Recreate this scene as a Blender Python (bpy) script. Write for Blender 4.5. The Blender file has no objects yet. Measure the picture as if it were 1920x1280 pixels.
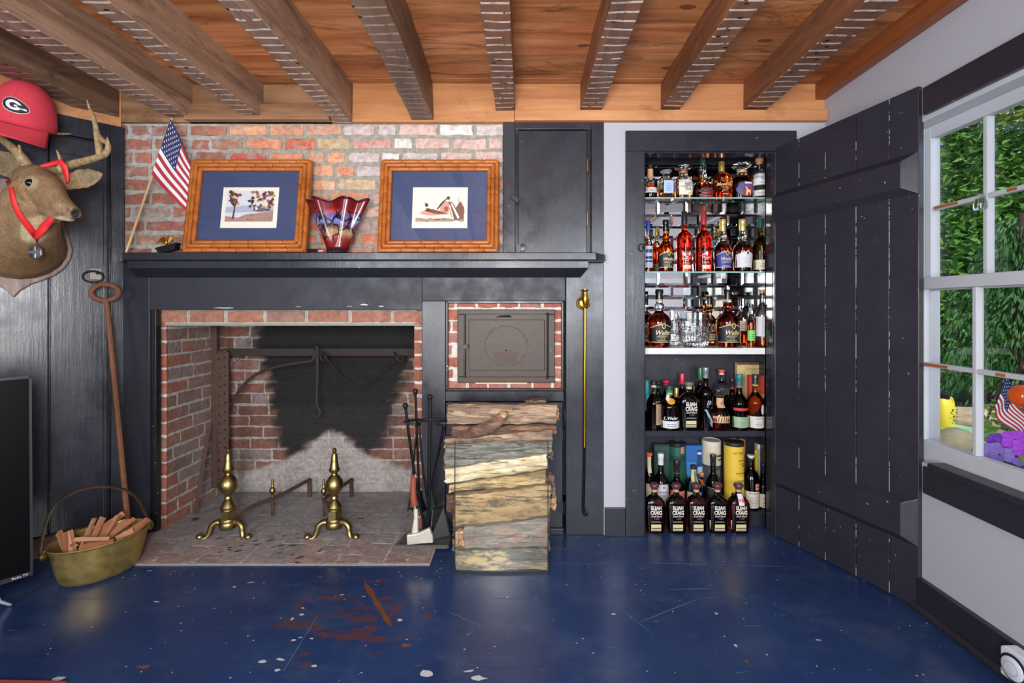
import bpy, bmesh, math, random
from mathutils import Vector, Matrix
from math import sin, cos, pi, radians as R
random.seed(7)
S = bpy.context.scene
COL = S.collection

# ---------------------------------------------------------------- camera, world, lights, exposure
F, CX, CY, CZ, CD = 882.0, 984.0, 577.0, 1.10, 2.28   # focal length and principal point in pixels of the 1920x1280 frame
cd = bpy.data.cameras.new('camera'); cam = bpy.data.objects.new('camera', cd); COL.objects.link(cam)
cam.location = (0, -CD, CZ); cam.rotation_euler = (R(90), 0, 0)
cd.sensor_width = 36; cd.lens = 36 * F / 1920; cd.shift_x = -(CX - 960) / 1920; cd.shift_y = (CY - 640) / 1920
cd.clip_start = .02
S.camera = cam
S.view_settings.view_transform = 'Standard'; S.view_settings.look = 'None'
S.view_settings.gamma = 1; S.view_settings.exposure = 0.0
w = bpy.data.worlds.new('sky'); S.world = w; w.use_nodes = True
nt = w.node_tree; bg = nt.nodes['Background']; sky = nt.nodes.new('ShaderNodeTexSky')
sky.sky_type = 'NISHITA'; sky.sun_disc = False; sky.sun_elevation = R(50); sky.sun_rotation = R(120)
nt.links.new(sky.outputs[0], bg.inputs[0]); bg.inputs[1].default_value = .22

def light(name, kind, loc, target, energy, color=(1, 1, 1), size=1, size_y=None):
    l = bpy.data.lights.new(name, kind); o = bpy.data.objects.new(name, l); COL.objects.link(o)
    o.location = loc; l.energy = energy; l.color = color
    d = Vector(target) - Vector(loc); o.rotation_euler = d.to_track_quat('-Z', 'Y').to_euler()
    if kind == 'AREA':
        l.shape = 'RECTANGLE'; l.size = size; l.size_y = size_y or size
    elif kind == 'SUN': l.angle = R(1.5)
    else: l.shadow_soft_size = size
    return o
light('sun', 'SUN', (2.0, -5, 7.5), (3.2, 1.6, 0.2), 3.1, (1, .95, .85))
light('flash', 'AREA', (-.2, -2.42, 1.24), (-.3, 0, 1.05), 33, (1, .98, .96), .38, .38)
light('rear_window_light', 'AREA', (.95, -4.45, 1.4), (.3, 0, 1.1), 74, (.86, .92, 1), .95, 1.25)
light('rear_window_light', 'AREA', (-1.9, -4.45, 1.35), (-1.4, 0, 1.0), 74, (.86, .92, 1), .95, 1.25)
light('ceiling_fill', 'AREA', (-.3, -2.7, .75), (-.2, -1.2, 2.2), 34, (1, .95, .9), 1.3, .9)  # added upward fill behind the camera, brightens ceiling boards and joists

# ---------------------------------------------------------------- helpers
def W(px, py, d):
    """world point seen at pixel (px, py) of the photograph at camera depth d"""
    return Vector(((px - CX) * d / F, d - CD, CZ - (py - CY) * d / F))
def tag(o, label=None, cat=None, group=None, kind=None):
    if label: o['label'] = label
    if cat: o['category'] = cat
    if group: o['group'] = group
    if kind: o['kind'] = kind
    return o
def empty(name, loc, label=None, cat=None, group=None, rot=None):
    o = bpy.data.objects.new(name, None); COL.objects.link(o); o.location = loc; o.empty_display_size = .05
    if rot: o.rotation_euler = rot
    return tag(o, label, cat, group)
class MB:
    """collects shapes in one bmesh; build() links them as ONE mesh object"""
    def __init__(s): s.b = bmesh.new(); s.cl = None
    def _f(s, vs, mi=0):
        try: f = s.b.faces.new(vs); f.material_index = mi; return f
        except ValueError: return None
    def box(s, x0, x1, y0, y1, z0, z1, mi=0, M=None):
        v = [Vector((x, y, z)) for x in (x0, x1) for y in (y0, y1) for z in (z0, z1)]
        if M is not None: v = [M @ p for p in v]
        v = [s.b.verts.new(p) for p in v]
        for q in ((0, 1, 3, 2), (4, 6, 7, 5), (0, 4, 5, 1), (2, 3, 7, 6), (0, 2, 6, 4), (1, 5, 7, 3)): s._f([v[i] for i in q], mi)
        return s
    def poly(s, pts, mi=0): return s._f([s.b.verts.new(p) for p in pts], mi)
    def prism(s, pts, off, mi=0):
        off = Vector(off); a = [s.b.verts.new(Vector(p)) for p in pts]; c = [s.b.verts.new(Vector(p) + off) for p in pts]; n = len(a)
        s._f(a[::-1], mi); s._f(c, mi)
        for i in range(n): s._f([a[i], a[(i + 1) % n], c[(i + 1) % n], c[i]], mi)
        return s
    def rings(s, rings, mi=0, closed=True, caps=True, mf=None):
        rv = [[s.b.verts.new(p) for p in r] for r in rings]; n = len(rv[0])
        for k in range(len(rv) - 1):
            for i in range(n if closed else n - 1):
                j = (i + 1) % n
                s._f([rv[k][i], rv[k][j], rv[k + 1][j], rv[k + 1][i]], mf(k) if mf else mi)
        if caps and closed:
            s._f(rv[0][::-1], mf(0) if mf else mi); s._f(rv[-1], mf(len(rv) - 2) if mf else mi)
        return rv
    def tube(s, pts, r, n=8, mi=0, flat=1.0, up=None):
        pts = [Vector(p) for p in pts]; m = len(pts); rr = r if isinstance(r, (list, tuple)) else [r] * m
        t0 = (pts[1] - pts[0]).normalized(); u = Vector(up) if up else (Vector((0, 0, 1)) if abs(t0.z) < .9 else Vector((1, 0, 0)))
        rg = []
        for i, p in enumerate(pts):
            t = (pts[min(i + 1, m - 1)] - pts[max(i - 1, 0)]).normalized()
            u = (u - t * u.dot(t)); u = u.normalized() if u.length > 1e-6 else t.orthogonal().normalized(); v = t.cross(u)
            rg.append([p + (u * cos(a) + v * sin(a) * flat) * rr[i] for a in [2 * pi * k / n for k in range(n)]])
        s.rings(rg, mi); return s
    def lathe(s, prof, c=(0, 0, 0), n=20, mi=0, sx=1, sy=1, e=2.0, mf=None, M=None):
        c = Vector(c); rg = []
        for r, z in prof:
            ring = []
            for k in range(n):
                a = 2 * pi * k / n; ca, sa = cos(a), sin(a)
                x = abs(ca) ** (2 / e) * (1 if ca >= 0 else -1); y = abs(sa) ** (2 / e) * (1 if sa >= 0 else -1)
                p = Vector((max(r, 1e-5) * x * sx, max(r, 1e-5) * y * sy, z))
                ring.append((M @ p if M is not None else p) + c)
            rg.append(ring)
        s.rings(rg, mi, mf=mf); return s
    def ball(s, c, r, n=12, mi=0, sc=(1, 1, 1), M=None):
        prof = [(r * sin(pi * k / (n // 2)), -r * cos(pi * k / (n // 2))) for k in range(n // 2 + 1)]
        Q = Matrix.Diagonal((*sc, 1)); Q = (M @ Q) if M is not None else Q
        return s.lathe(prof, c, n, mi, M=Q.to_3x3())
    def grid(s, fn, nu, nv, mi=0, mf=None):
        v = [[s.b.verts.new(fn(i / nu, j / nv)) for j in range(nv + 1)] for i in range(nu + 1)]
        for i in range(nu):
            for j in range(nv): s._f([v[i][j], v[i + 1][j], v[i + 1][j + 1], v[i][j + 1]], mf((i + .5) / nu, (j + .5) / nv) if mf else mi)
        return v
    def text(s, geo, mapf, mi=0):
        vs = [s.b.verts.new(mapf(x, y)) for x, y in geo[0]]
        for f in geo[1]: s._f([vs[i] for i in f], mi)
    def build(s, name, mats, parent=None, smooth=40, bevel=0, seg=2, sub=0, solid=0, loc=None, cols=None, weld=False):
        if weld: bmesh.ops.remove_doubles(s.b, verts=s.b.verts, dist=1e-5)
        bmesh.ops.recalc_face_normals(s.b, faces=s.b.faces)
        me = bpy.data.meshes.new(name)
        if loc is not None: bmesh.ops.translate(s.b, vec=-Vector(loc), verts=s.b.verts)
        s.b.to_mesh(me); s.b.free()
        for m in (mats if isinstance(mats, (list, tuple)) else [mats]): me.materials.append(m)
        if cols:
            at = me.color_attributes.new('col', 'FLOAT_COLOR', 'POINT')
            for i, c in enumerate(cols): at.data[i].color = (*c, 1)
        if smooth:
            me.shade_smooth(); me.set_sharp_from_angle(angle=R(smooth))
        o = bpy.data.objects.new(name, me); COL.objects.link(o)
        if loc is not None: o.location = loc
        if parent is not None:
            o.parent = parent
            if loc is None and not parent.get('local'):
                o.matrix_parent_inverse = wm(parent).inverted()
        if bevel:
            b = o.modifiers.new('edge', 'BEVEL'); b.width = bevel; b.segments = seg; b.limit_method = 'ANGLE'; b.angle_limit = R(35); b.harden_normals = False
        if solid:
            m = o.modifiers.new('thick', 'SOLIDIFY'); m.thickness = solid; m.offset = 0
        if sub:
            m = o.modifiers.new('sub', 'SUBSURF'); m.levels = m.render_levels = sub
        return o
def wm(o):
    m = o.matrix_basis.copy()
    if o.parent: m = wm(o.parent) @ o.matrix_parent_inverse @ m
    return m
def local(e): e['local'] = 1; return e
def spline(pts, k=6):
    pts = [Vector(p) for p in pts]; out = []
    for i in range(len(pts) - 1):
        p0, p1, p2, p3 = pts[max(i - 1, 0)], pts[i], pts[i + 1], pts[min(i + 2, len(pts) - 1)]
        for j in range(k):
            t = j / k
            out.append(.5 * ((2 * p1) + (p2 - p0) * t + (2 * p0 - 5 * p1 + 4 * p2 - p3) * t * t + (3 * p1 - p0 - 3 * p2 + p3) * t ** 3))
    return out + [pts[-1]]
def lerp(a, b, t): return a + (b - a) * t
def interp(x, tab):
    if x <= tab[0][0]: return tab[0][1]
    for (a, b), (c, d) in zip(tab, tab[1:]):
        if x <= c: return b + (d - b) * (x - a) / (c - a)
    return tab[-1][1]
_tc = {}
def text_geo(t, shear=0.0, sx=1.0, bold=0.0):
    key = (t, shear, sx, bold)
    if key not in _tc:
        c = bpy.data.curves.new('lettering', 'FONT'); c.body = t; c.size = 1; c.align_x = 'CENTER'; c.align_y = 'CENTER'; c.shear = shear; c.resolution_u = 2; c.offset = bold
        c.space_line = .85
        o = bpy.data.objects.new('lettering', c); COL.objects.link(o)
        me = bpy.data.meshes.new_from_object(o)
        _tc[key] = ([(v.co.x * sx, v.co.y) for v in me.vertices], [tuple(p.vertices) for p in me.polygons])
        bpy.data.objects.remove(o); bpy.data.curves.remove(c); bpy.data.meshes.remove(me)
    return _tc[key]

# ---------------------------------------------------------------- materials
def srgb(r, g, b):
    f = lambda c: (c / 255 / 12.92) if c / 255 <= .04045 else ((c / 255 + .055) / 1.055) ** 2.4
    return (f(r), f(g), f(b))
class NT:
    def __init__(s, name):
        s.m = bpy.data.materials.new(name); s.m.use_nodes = True; s.t = s.m.node_tree; s.p = s.t.nodes['Principled BSDF']; s._co = None
    def n(s, typ, **kw):
        x = s.t.nodes.new('ShaderNode' + typ)
        for k, v in kw.items(): setattr(x, k, v)
        return x
    def L(s, a, b): s.t.links.new(a, b)
    def co(s, scale=(1, 1, 1), rot=(0, 0, 0), loc=(0, 0, 0)):
        if s._co is None: s._co = s.n('TexCoord').outputs['Object']
        m = s.n('Mapping'); m.inputs['Scale'].default_value = scale; m.inputs['Rotation'].default_value = rot; m.inputs['Location'].default_value = loc
        s.L(s._co, m.inputs[0]); return m.outputs[0]
    def noise(s, scale, vec=None, detail=4, rough=.6, dist=0):
        x = s.n('TexNoise'); x.inputs['Scale'].default_value = scale; x.inputs['Detail'].default_value = detail; x.inputs['Roughness'].default_value = rough; x.inputs['Distortion'].default_value = dist
        s.L(vec if vec is not None else s.co(), x.inputs['Vector']); return x.outputs['Fac']
    def ramp(s, fac, stops, const=False):
        x = s.n('ValToRGB'); e = x.color_ramp.elements
        if const: x.color_ramp.interpolation = 'CONSTANT'
        while len(e) < len(stops): e.new(.5)
        for q, (pos, c) in zip(e, stops):
            q.position = pos; q.color = (*c, 1) if hasattr(c, '__len__') else (c, c, c, 1)
        s.L(fac, x.inputs[0]); return x.outputs[0]
    def mix(s, fac, a, b, mode='MIX'):
        x = s.n('Mix', data_type='RGBA', blend_type=mode)
        for i, v in ((0, fac), (6, a), (7, b)):
            if isinstance(v, (int, float)): x.inputs[i].default_value = v
            elif hasattr(v, '__len__'): x.inputs[i].default_value = (*v, 1)
            else: s.L(v, x.inputs[i])
        return x.outputs[2]
    def math(s, op, a, b=0.0):
        x = s.n('Math', operation=op)
        for i, v in ((0, a), (1, b)):
            if isinstance(v, (int, float)): x.inputs[i].default_value = v
            else: s.L(v, x.inputs[i])
        return x.outputs[0]
    def set(s, color=None, rough=None, metal=None, **kw):
        for nm, v in (('Base Color', color), ('Roughness', rough), ('Metallic', metal)):
            if v is None: continue
            if isinstance(v, (int, float)): s.p.inputs[nm].default_value = v
            elif hasattr(v, '__len__'): s.p.inputs[nm].default_value = (*v, 1)
            else: s.L(v, s.p.inputs[nm])
        for k, v in kw.items(): s.p.inputs[k.replace('_', ' ')].default_value = v
        return s
    def bump(s, h, strength=.3, dist=.004):
        b = s.n('Bump'); b.inputs['Strength'].default_value = strength; b.inputs['Distance'].default_value = dist
        s.L(h, b.inputs['Height']); s.L(b.outputs[0], s.p.inputs['Normal']); return s
def simple(name, c, rough=.5, metal=0, var=.25, vs=30, bump=0, bs=120, **kw):
    n = NT(name)
    if var:
        f = n.noise(vs)
        n.set(n.mix(f, tuple(x * (1 - var) for x in c), tuple(min(1, x * (1 + var)) for x in c)), rough, metal, **kw)
    else: n.set(c, rough, metal, **kw)
    if bump: n.bump(n.noise(bs), bump, .003)
    return n.m
def glassmat(name, c, rough=.02, ior=1.45):
    n = NT(name); n.set(c, rough, 0, Transmission_Weight=1.0, IOR=ior); return n.m
def paint(name, c, chip=(.55, .55, .55), rough=.3, chips=.68, brush=(60, 60, 6), bump=.25):
    n = NT(name); f = n.noise(3, detail=6)
    base = n.mix(f, tuple(x * .8 for x in c), tuple(x * 1.25 for x in c))
    m = n.ramp(n.noise(38, detail=3, rough=.75), [(chips, 0.0), (chips + .02, 1.0)])
    g = n.ramp(n.noise(2.2, detail=2), [(.45, 0.0), (.6, 1.0)])
    m = n.math('MULTIPLY', m, g)
    col = n.mix(m, base, chip)
    n.set(col, n.ramp(n.noise(9, detail=5), [(.3, rough * .75), (.7, rough * 1.35)]), 0)
    st = n.noise(1.0, n.co(brush), detail=5, rough=.65)
    n.bump(n.math('ADD', st, n.math('MULTIPLY', n.noise(140), .35)), bump, .003)
    return n.m
def wood(name, c1, c2, axis='x', scale=1.0, rough=.5, dark=None, bump=.25, contrast=(.3, .7)):
    n = NT(name); k = {'x': (1.2, 14, 14), 'y': (14, 1.2, 14), 'z': (14, 14, 1.2)}[axis]; k = tuple(q * scale for q in k)
    a = n.noise(1.0, n.co(k), detail=7, rough=.62, dist=.8)
    col = n.ramp(a, [(contrast[0], c1), (contrast[1], c2)])
    fine = n.noise(1.0, n.co(tuple(q * 7 for q in k)), detail=3)
    col = n.mix(n.math('MULTIPLY', fine, .35), col, tuple(x * .45 for x in c1))
    if dark:
        st = n.ramp(n.noise(2.2, n.co(tuple(max(q * .11, .5) for q in k)), detail=6, rough=.7, dist=1.2), [(.55, 0.0), (.72, 1.0)])
        col = n.mix(n.math('MULTIPLY', st, .75), col, dark)
    n.set(col, rough, 0); n.bump(n.math('ADD', a, fine), bump, .004)
    return n.m
NAVY = paint('navy_black_paint', srgb(37, 38, 47), chip=srgb(150, 152, 160), rough=.3, chips=.70, bump=.12)
NAVYH = paint('navy_black_paint_door', srgb(40, 39, 49), chip=srgb(160, 160, 165), rough=.36, chips=.70, brush=(80, 80, 4), bump=.15)
NAVYG = paint('navy_gloss_paint', srgb(38, 40, 49), chip=srgb(150, 152, 160), rough=.26, chips=.71, brush=(70, 70, 5), bump=.17)
NAVYS = paint('navy_satin_paint', srgb(37, 38, 47), chip=srgb(150, 152, 160), rough=.52, chips=.71, brush=(5, 60, 60), bump=.1)
PLASTER = simple('lavender_grey_plaster', srgb(174, 174, 184), .75, var=.04, vs=5, bump=.08, bs=90)
WHITEP = paint('window_white_paint', srgb(182, 186, 194), chip=srgb(150, 90, 50), rough=.4, chips=.74, bump=.1)
SOFTW = simple('rear_room_paint', srgb(196, 190, 182), .8, var=.05)
BLACK = simple('black_plastic', (.008, .008, .009), .35, var=0)
IRON = simple('wrought_iron', srgb(40, 38, 38), .5, .6, var=.4, vs=60, bump=.3)
RUST = simple('rusty_iron', srgb(118, 76, 54), .75, .25, var=.5, vs=40, bump=.5)
RUSTD = simple('dark_rusty_iron', srgb(84, 62, 54), .75, .3, var=.4, vs=40, bump=.5)
BRASS = simple('aged_brass', srgb(156, 138, 92), .36, 1, var=.25, vs=25, bump=.1)
BRASSB = simple('bright_brass', srgb(205, 160, 55), .2, 1, var=.1)
STEEL = simple('steel', srgb(170, 170, 172), .3, 1, var=.1)
WHITE = simple('white_paper', srgb(225, 224, 220), .6, var=.04)
CREAM = simple('cream_paper', srgb(218, 208, 178), .6, var=.06)
MIRROR = NT('mirror_glass').set(srgb(225, 228, 230), .03, 1).m
CLEAR = glassmat('clear_glass', (.97, .99, .98))
# ================================================================ the setting
def struct(o): return tag(o, kind='structure')
# floor: wide painted boards running along X
fl = NT('blue_painted_floor')
f1 = fl.noise(1.6, detail=5)
base = fl.ramp(f1, [(.3, srgb(27, 45, 86)), (.7, srgb(42, 66, 110))])
worn = fl.ramp(fl.noise(3.2, fl.co((1, 1.6, 1)), detail=8, rough=.7), [(.50, 0.0), (.64, 1.0)])
base = fl.mix(fl.math('MULTIPLY', worn, .6), base, srgb(62, 76, 106))
scf = fl.ramp(fl.noise(1, fl.co((7, 60, 1), rot=(0, 0, .12)), detail=4, rough=.7), [(.665, 0.0), (.70, 1.0)])
base = fl.mix(fl.math('MULTIPLY', scf, .5), base, srgb(110, 118, 135))
sp = fl.n('TexVoronoi'); sp.inputs['Scale'].default_value = 26; fl.L(fl.co((1, 1.3, 1)), sp.inputs['Vector'])
sp2 = fl.n('TexVoronoi'); sp2.inputs['Scale'].default_value = 75; fl.L(fl.co((1, 1.6, 1)), sp2.inputs['Vector'])
spf = fl.math('MULTIPLY', fl.math('LESS_THAN', fl.math('ADD', sp2.outputs['Distance'], fl.math('MULTIPLY', fl.noise(240), .12)), .135), fl.math('GREATER_THAN', fl.noise(5, detail=3), .53))
base = fl.mix(fl.math('MULTIPLY', spf, .7), base, srgb(150, 156, 168))
spm = fl.math('MULTIPLY', fl.math('LESS_THAN', fl.math('ADD', sp.outputs['Distance'], fl.math('MULTIPLY', fl.noise(160),   .12)), .15), fl.math('GREATER_THAN', fl.noise(7, detail=2), .52))
base = fl.mix(spm, base, srgb(170, 172, 178))
rx = fl.n('SeparateXYZ'); fl.L(fl._co, rx.inputs[0])
rm = fl.math('SUBTRACT', 1.0, fl.math('MULTIPLY', fl.math('ADD', fl.math('POWER', fl.math('ADD', rx.outputs[0], .60), 2.0), fl.math('POWER', fl.math('MULTIPLY', fl.math('ADD', rx.outputs[1], .60), 1.5), 2.0)), 7.0))
rn = fl.ramp(fl.math('ADD', fl.noise(8, fl.co((1, 2.2, 1)), detail=7, rough=.72), fl.math('MULTIPLY', fl.math('MAXIMUM', rm, -.6), .14)), [(.62, 0.0), (.69, 1.0)])
base = fl.mix(fl.math('MULTIPLY', rn, .75), base, srgb(94, 54, 40))
fl.set(base, fl.ramp(fl.noise(5, detail=6), [(.3, .17), (.75, .34)]), 0)
fl.bump(fl.noise(1, fl.co((14, 120, 1)), detail=4), .12, .002)
BARE = wood('bare_floor_wood', srgb(98, 58, 40), srgb(128, 78, 50), 'x', 2, .5)
CHIP = simple('chipped_paint_undercoat', srgb(176, 180, 188), .5, var=.1)
m = MB(); ys = [-4.8, -4.4, -4.0, -3.62, -3.2, -2.8, -2.42, -2.02, -1.6, -1.22, -.84, -.50, -.25, .3]
for a, b in zip(ys, ys[1:]): m.box(-3.4, 1.62, a + .0009, b - .0009, -.04, 0)
m.box(-3.4, 1.62, -4.8, .3, -.06, -.003)
def floorpt(px, py): return W(px, py, F * CZ / (py - CY))
def blob(px, py, rx_, ry_, mi, n=9, rot=0):
    c = floorpt(px, py); pts = []
    for k in range(n):
        a = 2 * pi * k / n; q = random.uniform(.6, 1.1); x, y = rx_ * cos(a) * q, ry_ * sin(a) * q
        pts.append(c + Vector((x * cos(rot) - y * sin(rot), x * sin(rot) + y * cos(rot), .0006)))
    m.poly(pts, mi)
def streak(a, b, w0, mi):
    a, b = floorpt(*a), floorpt(*b); t = (b - a).normalized(); nn = Vector((-t.y, t.x, 0)); up = Vector((0, 0, .0006)); L = []; Q = []
    for k in range(9):
        p = a.lerp(b, k / 8) + up; ww = w0 * random.uniform(.6, 1.1) * (1 if 0 < k < 8 else .4); L.append(p + nn * ww); Q.append(p - nn * ww)
    m.poly(L + Q[::-1], mi)
streak((684, 1092), (733, 1174), .012, 1)
for x, y, a, b in ((800, 1262, .03, .014), (895, 1271, .03, .011), (1150, 1151, .012, .006), (492, 1240, .016, .007), (525, 1236, .017, .006), (520, 1256, .01, .006), (110, 1273, .022, .01), (548, 1160, .008, .009), (565, 1152, .01, .006), (568, 1140, .01, .005), (550, 1200, .009, .005), (563, 1195, .01, .004), (585, 1197, .01, .005), (1535, 1200, .012, .004), (1343, 1150, .007, .008), (1379, 1210, .006, .009), (293, 1128, .012, .004), (440, 1100, .01, .005), (590, 1248, .01, .006), (880, 1258, .02, .004), (280, 1070, .012, .004), (470, 1092, .018, .004), (682, 1118, .007, .003), (750, 1162, .012, .008), (640, 1115, .012, .004), (1800, 1200, .02, .004)):
    blob(x, y, a, b, 2, rot=random.uniform(-.3, .3))
for a, b, w0 in (((838, 1146), (905, 1174), .0012), ((1030, 1057), (1180, 1057), .0012), ((1205, 1055), (1478, 1062), .0022), ((530, 1260), (597, 1152), .001), ((1200, 1166), (1310, 1122), .0016), ((1310, 1122), (1345, 1120), .001), ((1250, 1105), (1337, 1103), .002), ((1390, 1173), (1430, 1173), .001), ((1170, 1145), (1225, 1190), .001), ((1340, 1028), (1372, 1055), .001)):
    streak(a, b, w0 * .8, 3)
for x, y, a, b in ((760, 1210, .02, .012), (1400, 1240, .008, .012), (270, 1250, .025, .008), (1230, 1165, .012, .006)): blob(x, y, a, b, 1)
SCR = simple('floor_scratch', srgb(112, 122, 144), .5, var=.3)
struct(m.build('floor', [fl.m, BARE, CHIP, SCR], smooth=0))

# ceiling boards, running along X
cbn = NT('ceiling_boards_wood'); ca = cbn.noise(1.0, cbn.co((.9, 9, 9)), detail=8, rough=.66, dist=1.2)
cc = cbn.ramp(ca, [(.30, srgb(150, 84, 46)), (.46, srgb(190, 122, 74)), (.66, srgb(226, 164, 114))])
cst = cbn.ramp(cbn.noise(1.0, cbn.co((1.6, 7, 7)), detail=9, rough=.75, dist=2.0), [(.54, 0.0), (.66, 1.0)]); cc = cbn.mix(cbn.math('MULTIPLY', cst, .8), cc, srgb(72, 40, 24))
cv = cbn.n('TexVoronoi'); cv.inputs['Scale'].default_value = 3.4; cbn.L(cbn.co((.75, 1.7, 1)), cv.inputs['Vector']); cc = cbn.mix(cbn.math('MULTIPLY', cbn.math('LESS_THAN', cbn.math('ADD', cv.outputs['Distance'], cbn.math('MULTIPLY', cbn.noise(30), .08)), .12), .7), cc, srgb(60, 34, 22))
cf_ = cbn.noise(1, cbn.co((5, 70, 70)), detail=4); cc = cbn.mix(cbn.math('MULTIPLY', cf_, .3), cc, srgb(96, 54, 30))
cat_ = cbn.n('Attribute'); cat_.attribute_name = 'col'; cc = cbn.mix(1.0, cc, cat_.outputs['Color'], 'MULTIPLY'); cbn.set(cc, .5, 0); cbn.bump(cbn.math('ADD', ca, cf_), .2, .004); CB = cbn.m
ZC = 2.183
m = MB(); y = .02; cols = []; rc = random.Random(17)
for wd in [.075, .212, .228, .2, .235, .22, .21, .24, .2, .22, .23, .21, .24, .22, .2, .23, .22, .23, .22, .2, .25, .21, .2, .2]:
    cut = [-3.4, rc.uniform(-1.6, -1.0) if rc.random() < .6 else -.86, .32 if rc.random() < .5 else .70, 1.62]
    for a_, b_ in zip(cut, cut[1:]):
        q = rc.uniform(.72, 1.12); m.box(a_ + .0005, b_ - .0005, y - wd + .002, y - .002, ZC + rc.uniform(0, .005), ZC + .03); cols += [(q, q * rc.uniform(.94, 1.0), q * rc.uniform(.88, 1.0))] * 8
    y -= wd
m.box(-3.4, 1.62, -4.8, .3, ZC + .03, ZC + .05); cols += [(.1, .08, .06)] * 8
struct(m.build('ceiling', CB, smooth=0, cols=cols))

# joists
def beam_mat(name, c1, c2, lath):
    n = NT(name); a = n.noise(1.0, n.co((13, 1.1, 13)), detail=7, rough=.65, dist=1)
    col = n.ramp(a, [(.3, c1), (.72, c2)])
    col = n.mix(n.math('MULTIPLY', n.noise(1, n.co((80, 8, 80)), detail=3), .4), col, tuple(x * .5 for x in c1))
    col = n.mix(n.math('MULTIPLY', n.ramp(n.noise(1, n.co((9, 2.2, 9)), detail=8, rough=.75, dist=1.5), [(.52, 0.0), (.66, 1.0)]), .65), col, tuple(x * .32 for x in c1)); col = n.mix(n.math('MULTIPLY', n.ramp(n.noise(1, n.co((40, 5, 40)), detail=5, rough=.7), [(.6, 0.0), (.68, 1.0)]), .35), col, tuple(min(1, x * 1.35) for x in c2))
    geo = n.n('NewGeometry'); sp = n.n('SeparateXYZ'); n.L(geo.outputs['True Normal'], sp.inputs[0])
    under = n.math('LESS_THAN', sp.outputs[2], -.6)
    # plaster ghosts left by laths, and nail holes, on the underside only
    sy = n.n('SeparateXYZ'); n.L(n._co, sy.inputs[0])
    ph = n.math('FRACT', n.math('ADD', n.math('MULTIPLY', sy.outputs[1], 21.0), n.math('MULTIPLY', n.noise(7, detail=1), .5)))
    line = n.math('LESS_THAN', ph, .2)
    brk = n.math('GREATER_THAN', n.noise(1, n.co((22, 9, 1)), detail=3), .42)
    msk = n.math('MULTIPLY', n.math('MULTIPLY', line, brk), under)
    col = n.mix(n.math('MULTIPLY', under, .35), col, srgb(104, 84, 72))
    col = n.mix(n.math('MULTIPLY', msk, n.math('MULTIPLY', n.ramp(n.noise(26, detail=3), [(.3, .35), (.6, 1.0)]), lath)), col, srgb(226, 218, 214))
    vo = n.n('TexVoronoi'); vo.inputs['Scale'].default_value = 24; n.L(n.co((.6, 1, .1)), vo.inputs['Vector'])
    hole = n.math('MULTIPLY', n.math('LESS_THAN', vo.outputs['Distance'], .14), under)
    col = n.mix(hole, col, (.015, .01, .008))
    n.set(col, n.math('SUBTRACT', .55, n.math('MULTIPLY', under, .12)), 0)
    n.bump(n.math('ADD', a, n.math('MULTIPLY', msk, 1.2)), .35, .004)
    return n.m
GB = beam_mat('grey_brown_joist', srgb(120, 92, 74), srgb(196, 160, 134), .85)
RB = beam_mat('red_brown_joist', srgb(104, 64, 44), srgb(164, 108, 76), .9)
DB = beam_mat('dark_joist', srgb(84, 60, 48), srgb(150, 118, 96), .25)
def beam(x0, x1, zb, mt, bow=0, rag=.002, y0=.01, zt=ZC + .01, tw=0):
    random.seed(int(x0 * 977)); m = MB(); rg = []; N = 60
    for k in range(N + 1):
        y = y0 - k * 4.7 / N; s = bow * sin(k / N * 9.0 + x0); j = lambda: random.uniform(-rag, rag)
        rg.append([Vector((x0 + s + tw + j(), y, zb + j())), Vector((x1 + s + tw + j(), y, zb + j())), Vector((x1 + s + j(), y, zt)), Vector((x0 + s + j(), y, zt))])
    m.rings(rg); return struct(m.build('ceiling_beam', mt, smooth=30, bevel=.004, seg=2))
beam(-2.075, -1.957, 2.02, DB); beam(-1.722, -1.61, 2.02, GB); beam(-1.337, -1.252, 2.02, GB, .012, .004)
beam(-.907, -.825, 1.995, GB, .012, .003, .0); beam(-.535, -.432, 2.005, DB, .02, .004, .0)
beam(-.14, -.047, 2.049, RB); beam(.269, .37, 2.05, RB); beam(.657, .748, 2.055, RB); beam(1.057, 1.165, 2.055, RB)
ORW = wood('orange_pine_board', srgb(172, 106, 60), srgb(228, 166, 112), 'x', .7, .5, dark=srgb(104, 62, 34), bump=.1)
ORD = wood('red_pine_joist', srgb(104, 52, 26), srgb(168, 96, 52), 'y', .7, .45, dark=srgb(66, 32, 18))
m = MB(); m.box(1.404, 1.452, -4.7, .0, 2.105, ZC + .01); struct(m.build('ceiling_beam', ORD, smooth=0, bevel=.003))
for x in (-2.45, -2.85): beam(x - .1, x, 2.02, GB)
m = MB(); m.box(-.83, -.05, -.012, .05, 1.998, ZC)
m.box(-.05, 1.452, -.006, .05, 2.04, ZC); m.box(-.048, 1.452, -.03, .05, 1.997, 2.048); struct(m.build('trim_1', ORW, smooth=0, bevel=.002))
OLDP = wood('old_plate_wood', srgb(120, 80, 52), srgb(182, 140, 102), 'x', 1, .6, dark=srgb(60, 34, 20))
m = MB(); m.box(-1.97, -.82, .0, .05, 2.0, ZC); m.box(-1.63, -.935, -.035, .05, 2.0, 2.075); struct(m.build('trim_2', OLDP, smooth=0, bevel=.002))

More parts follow.
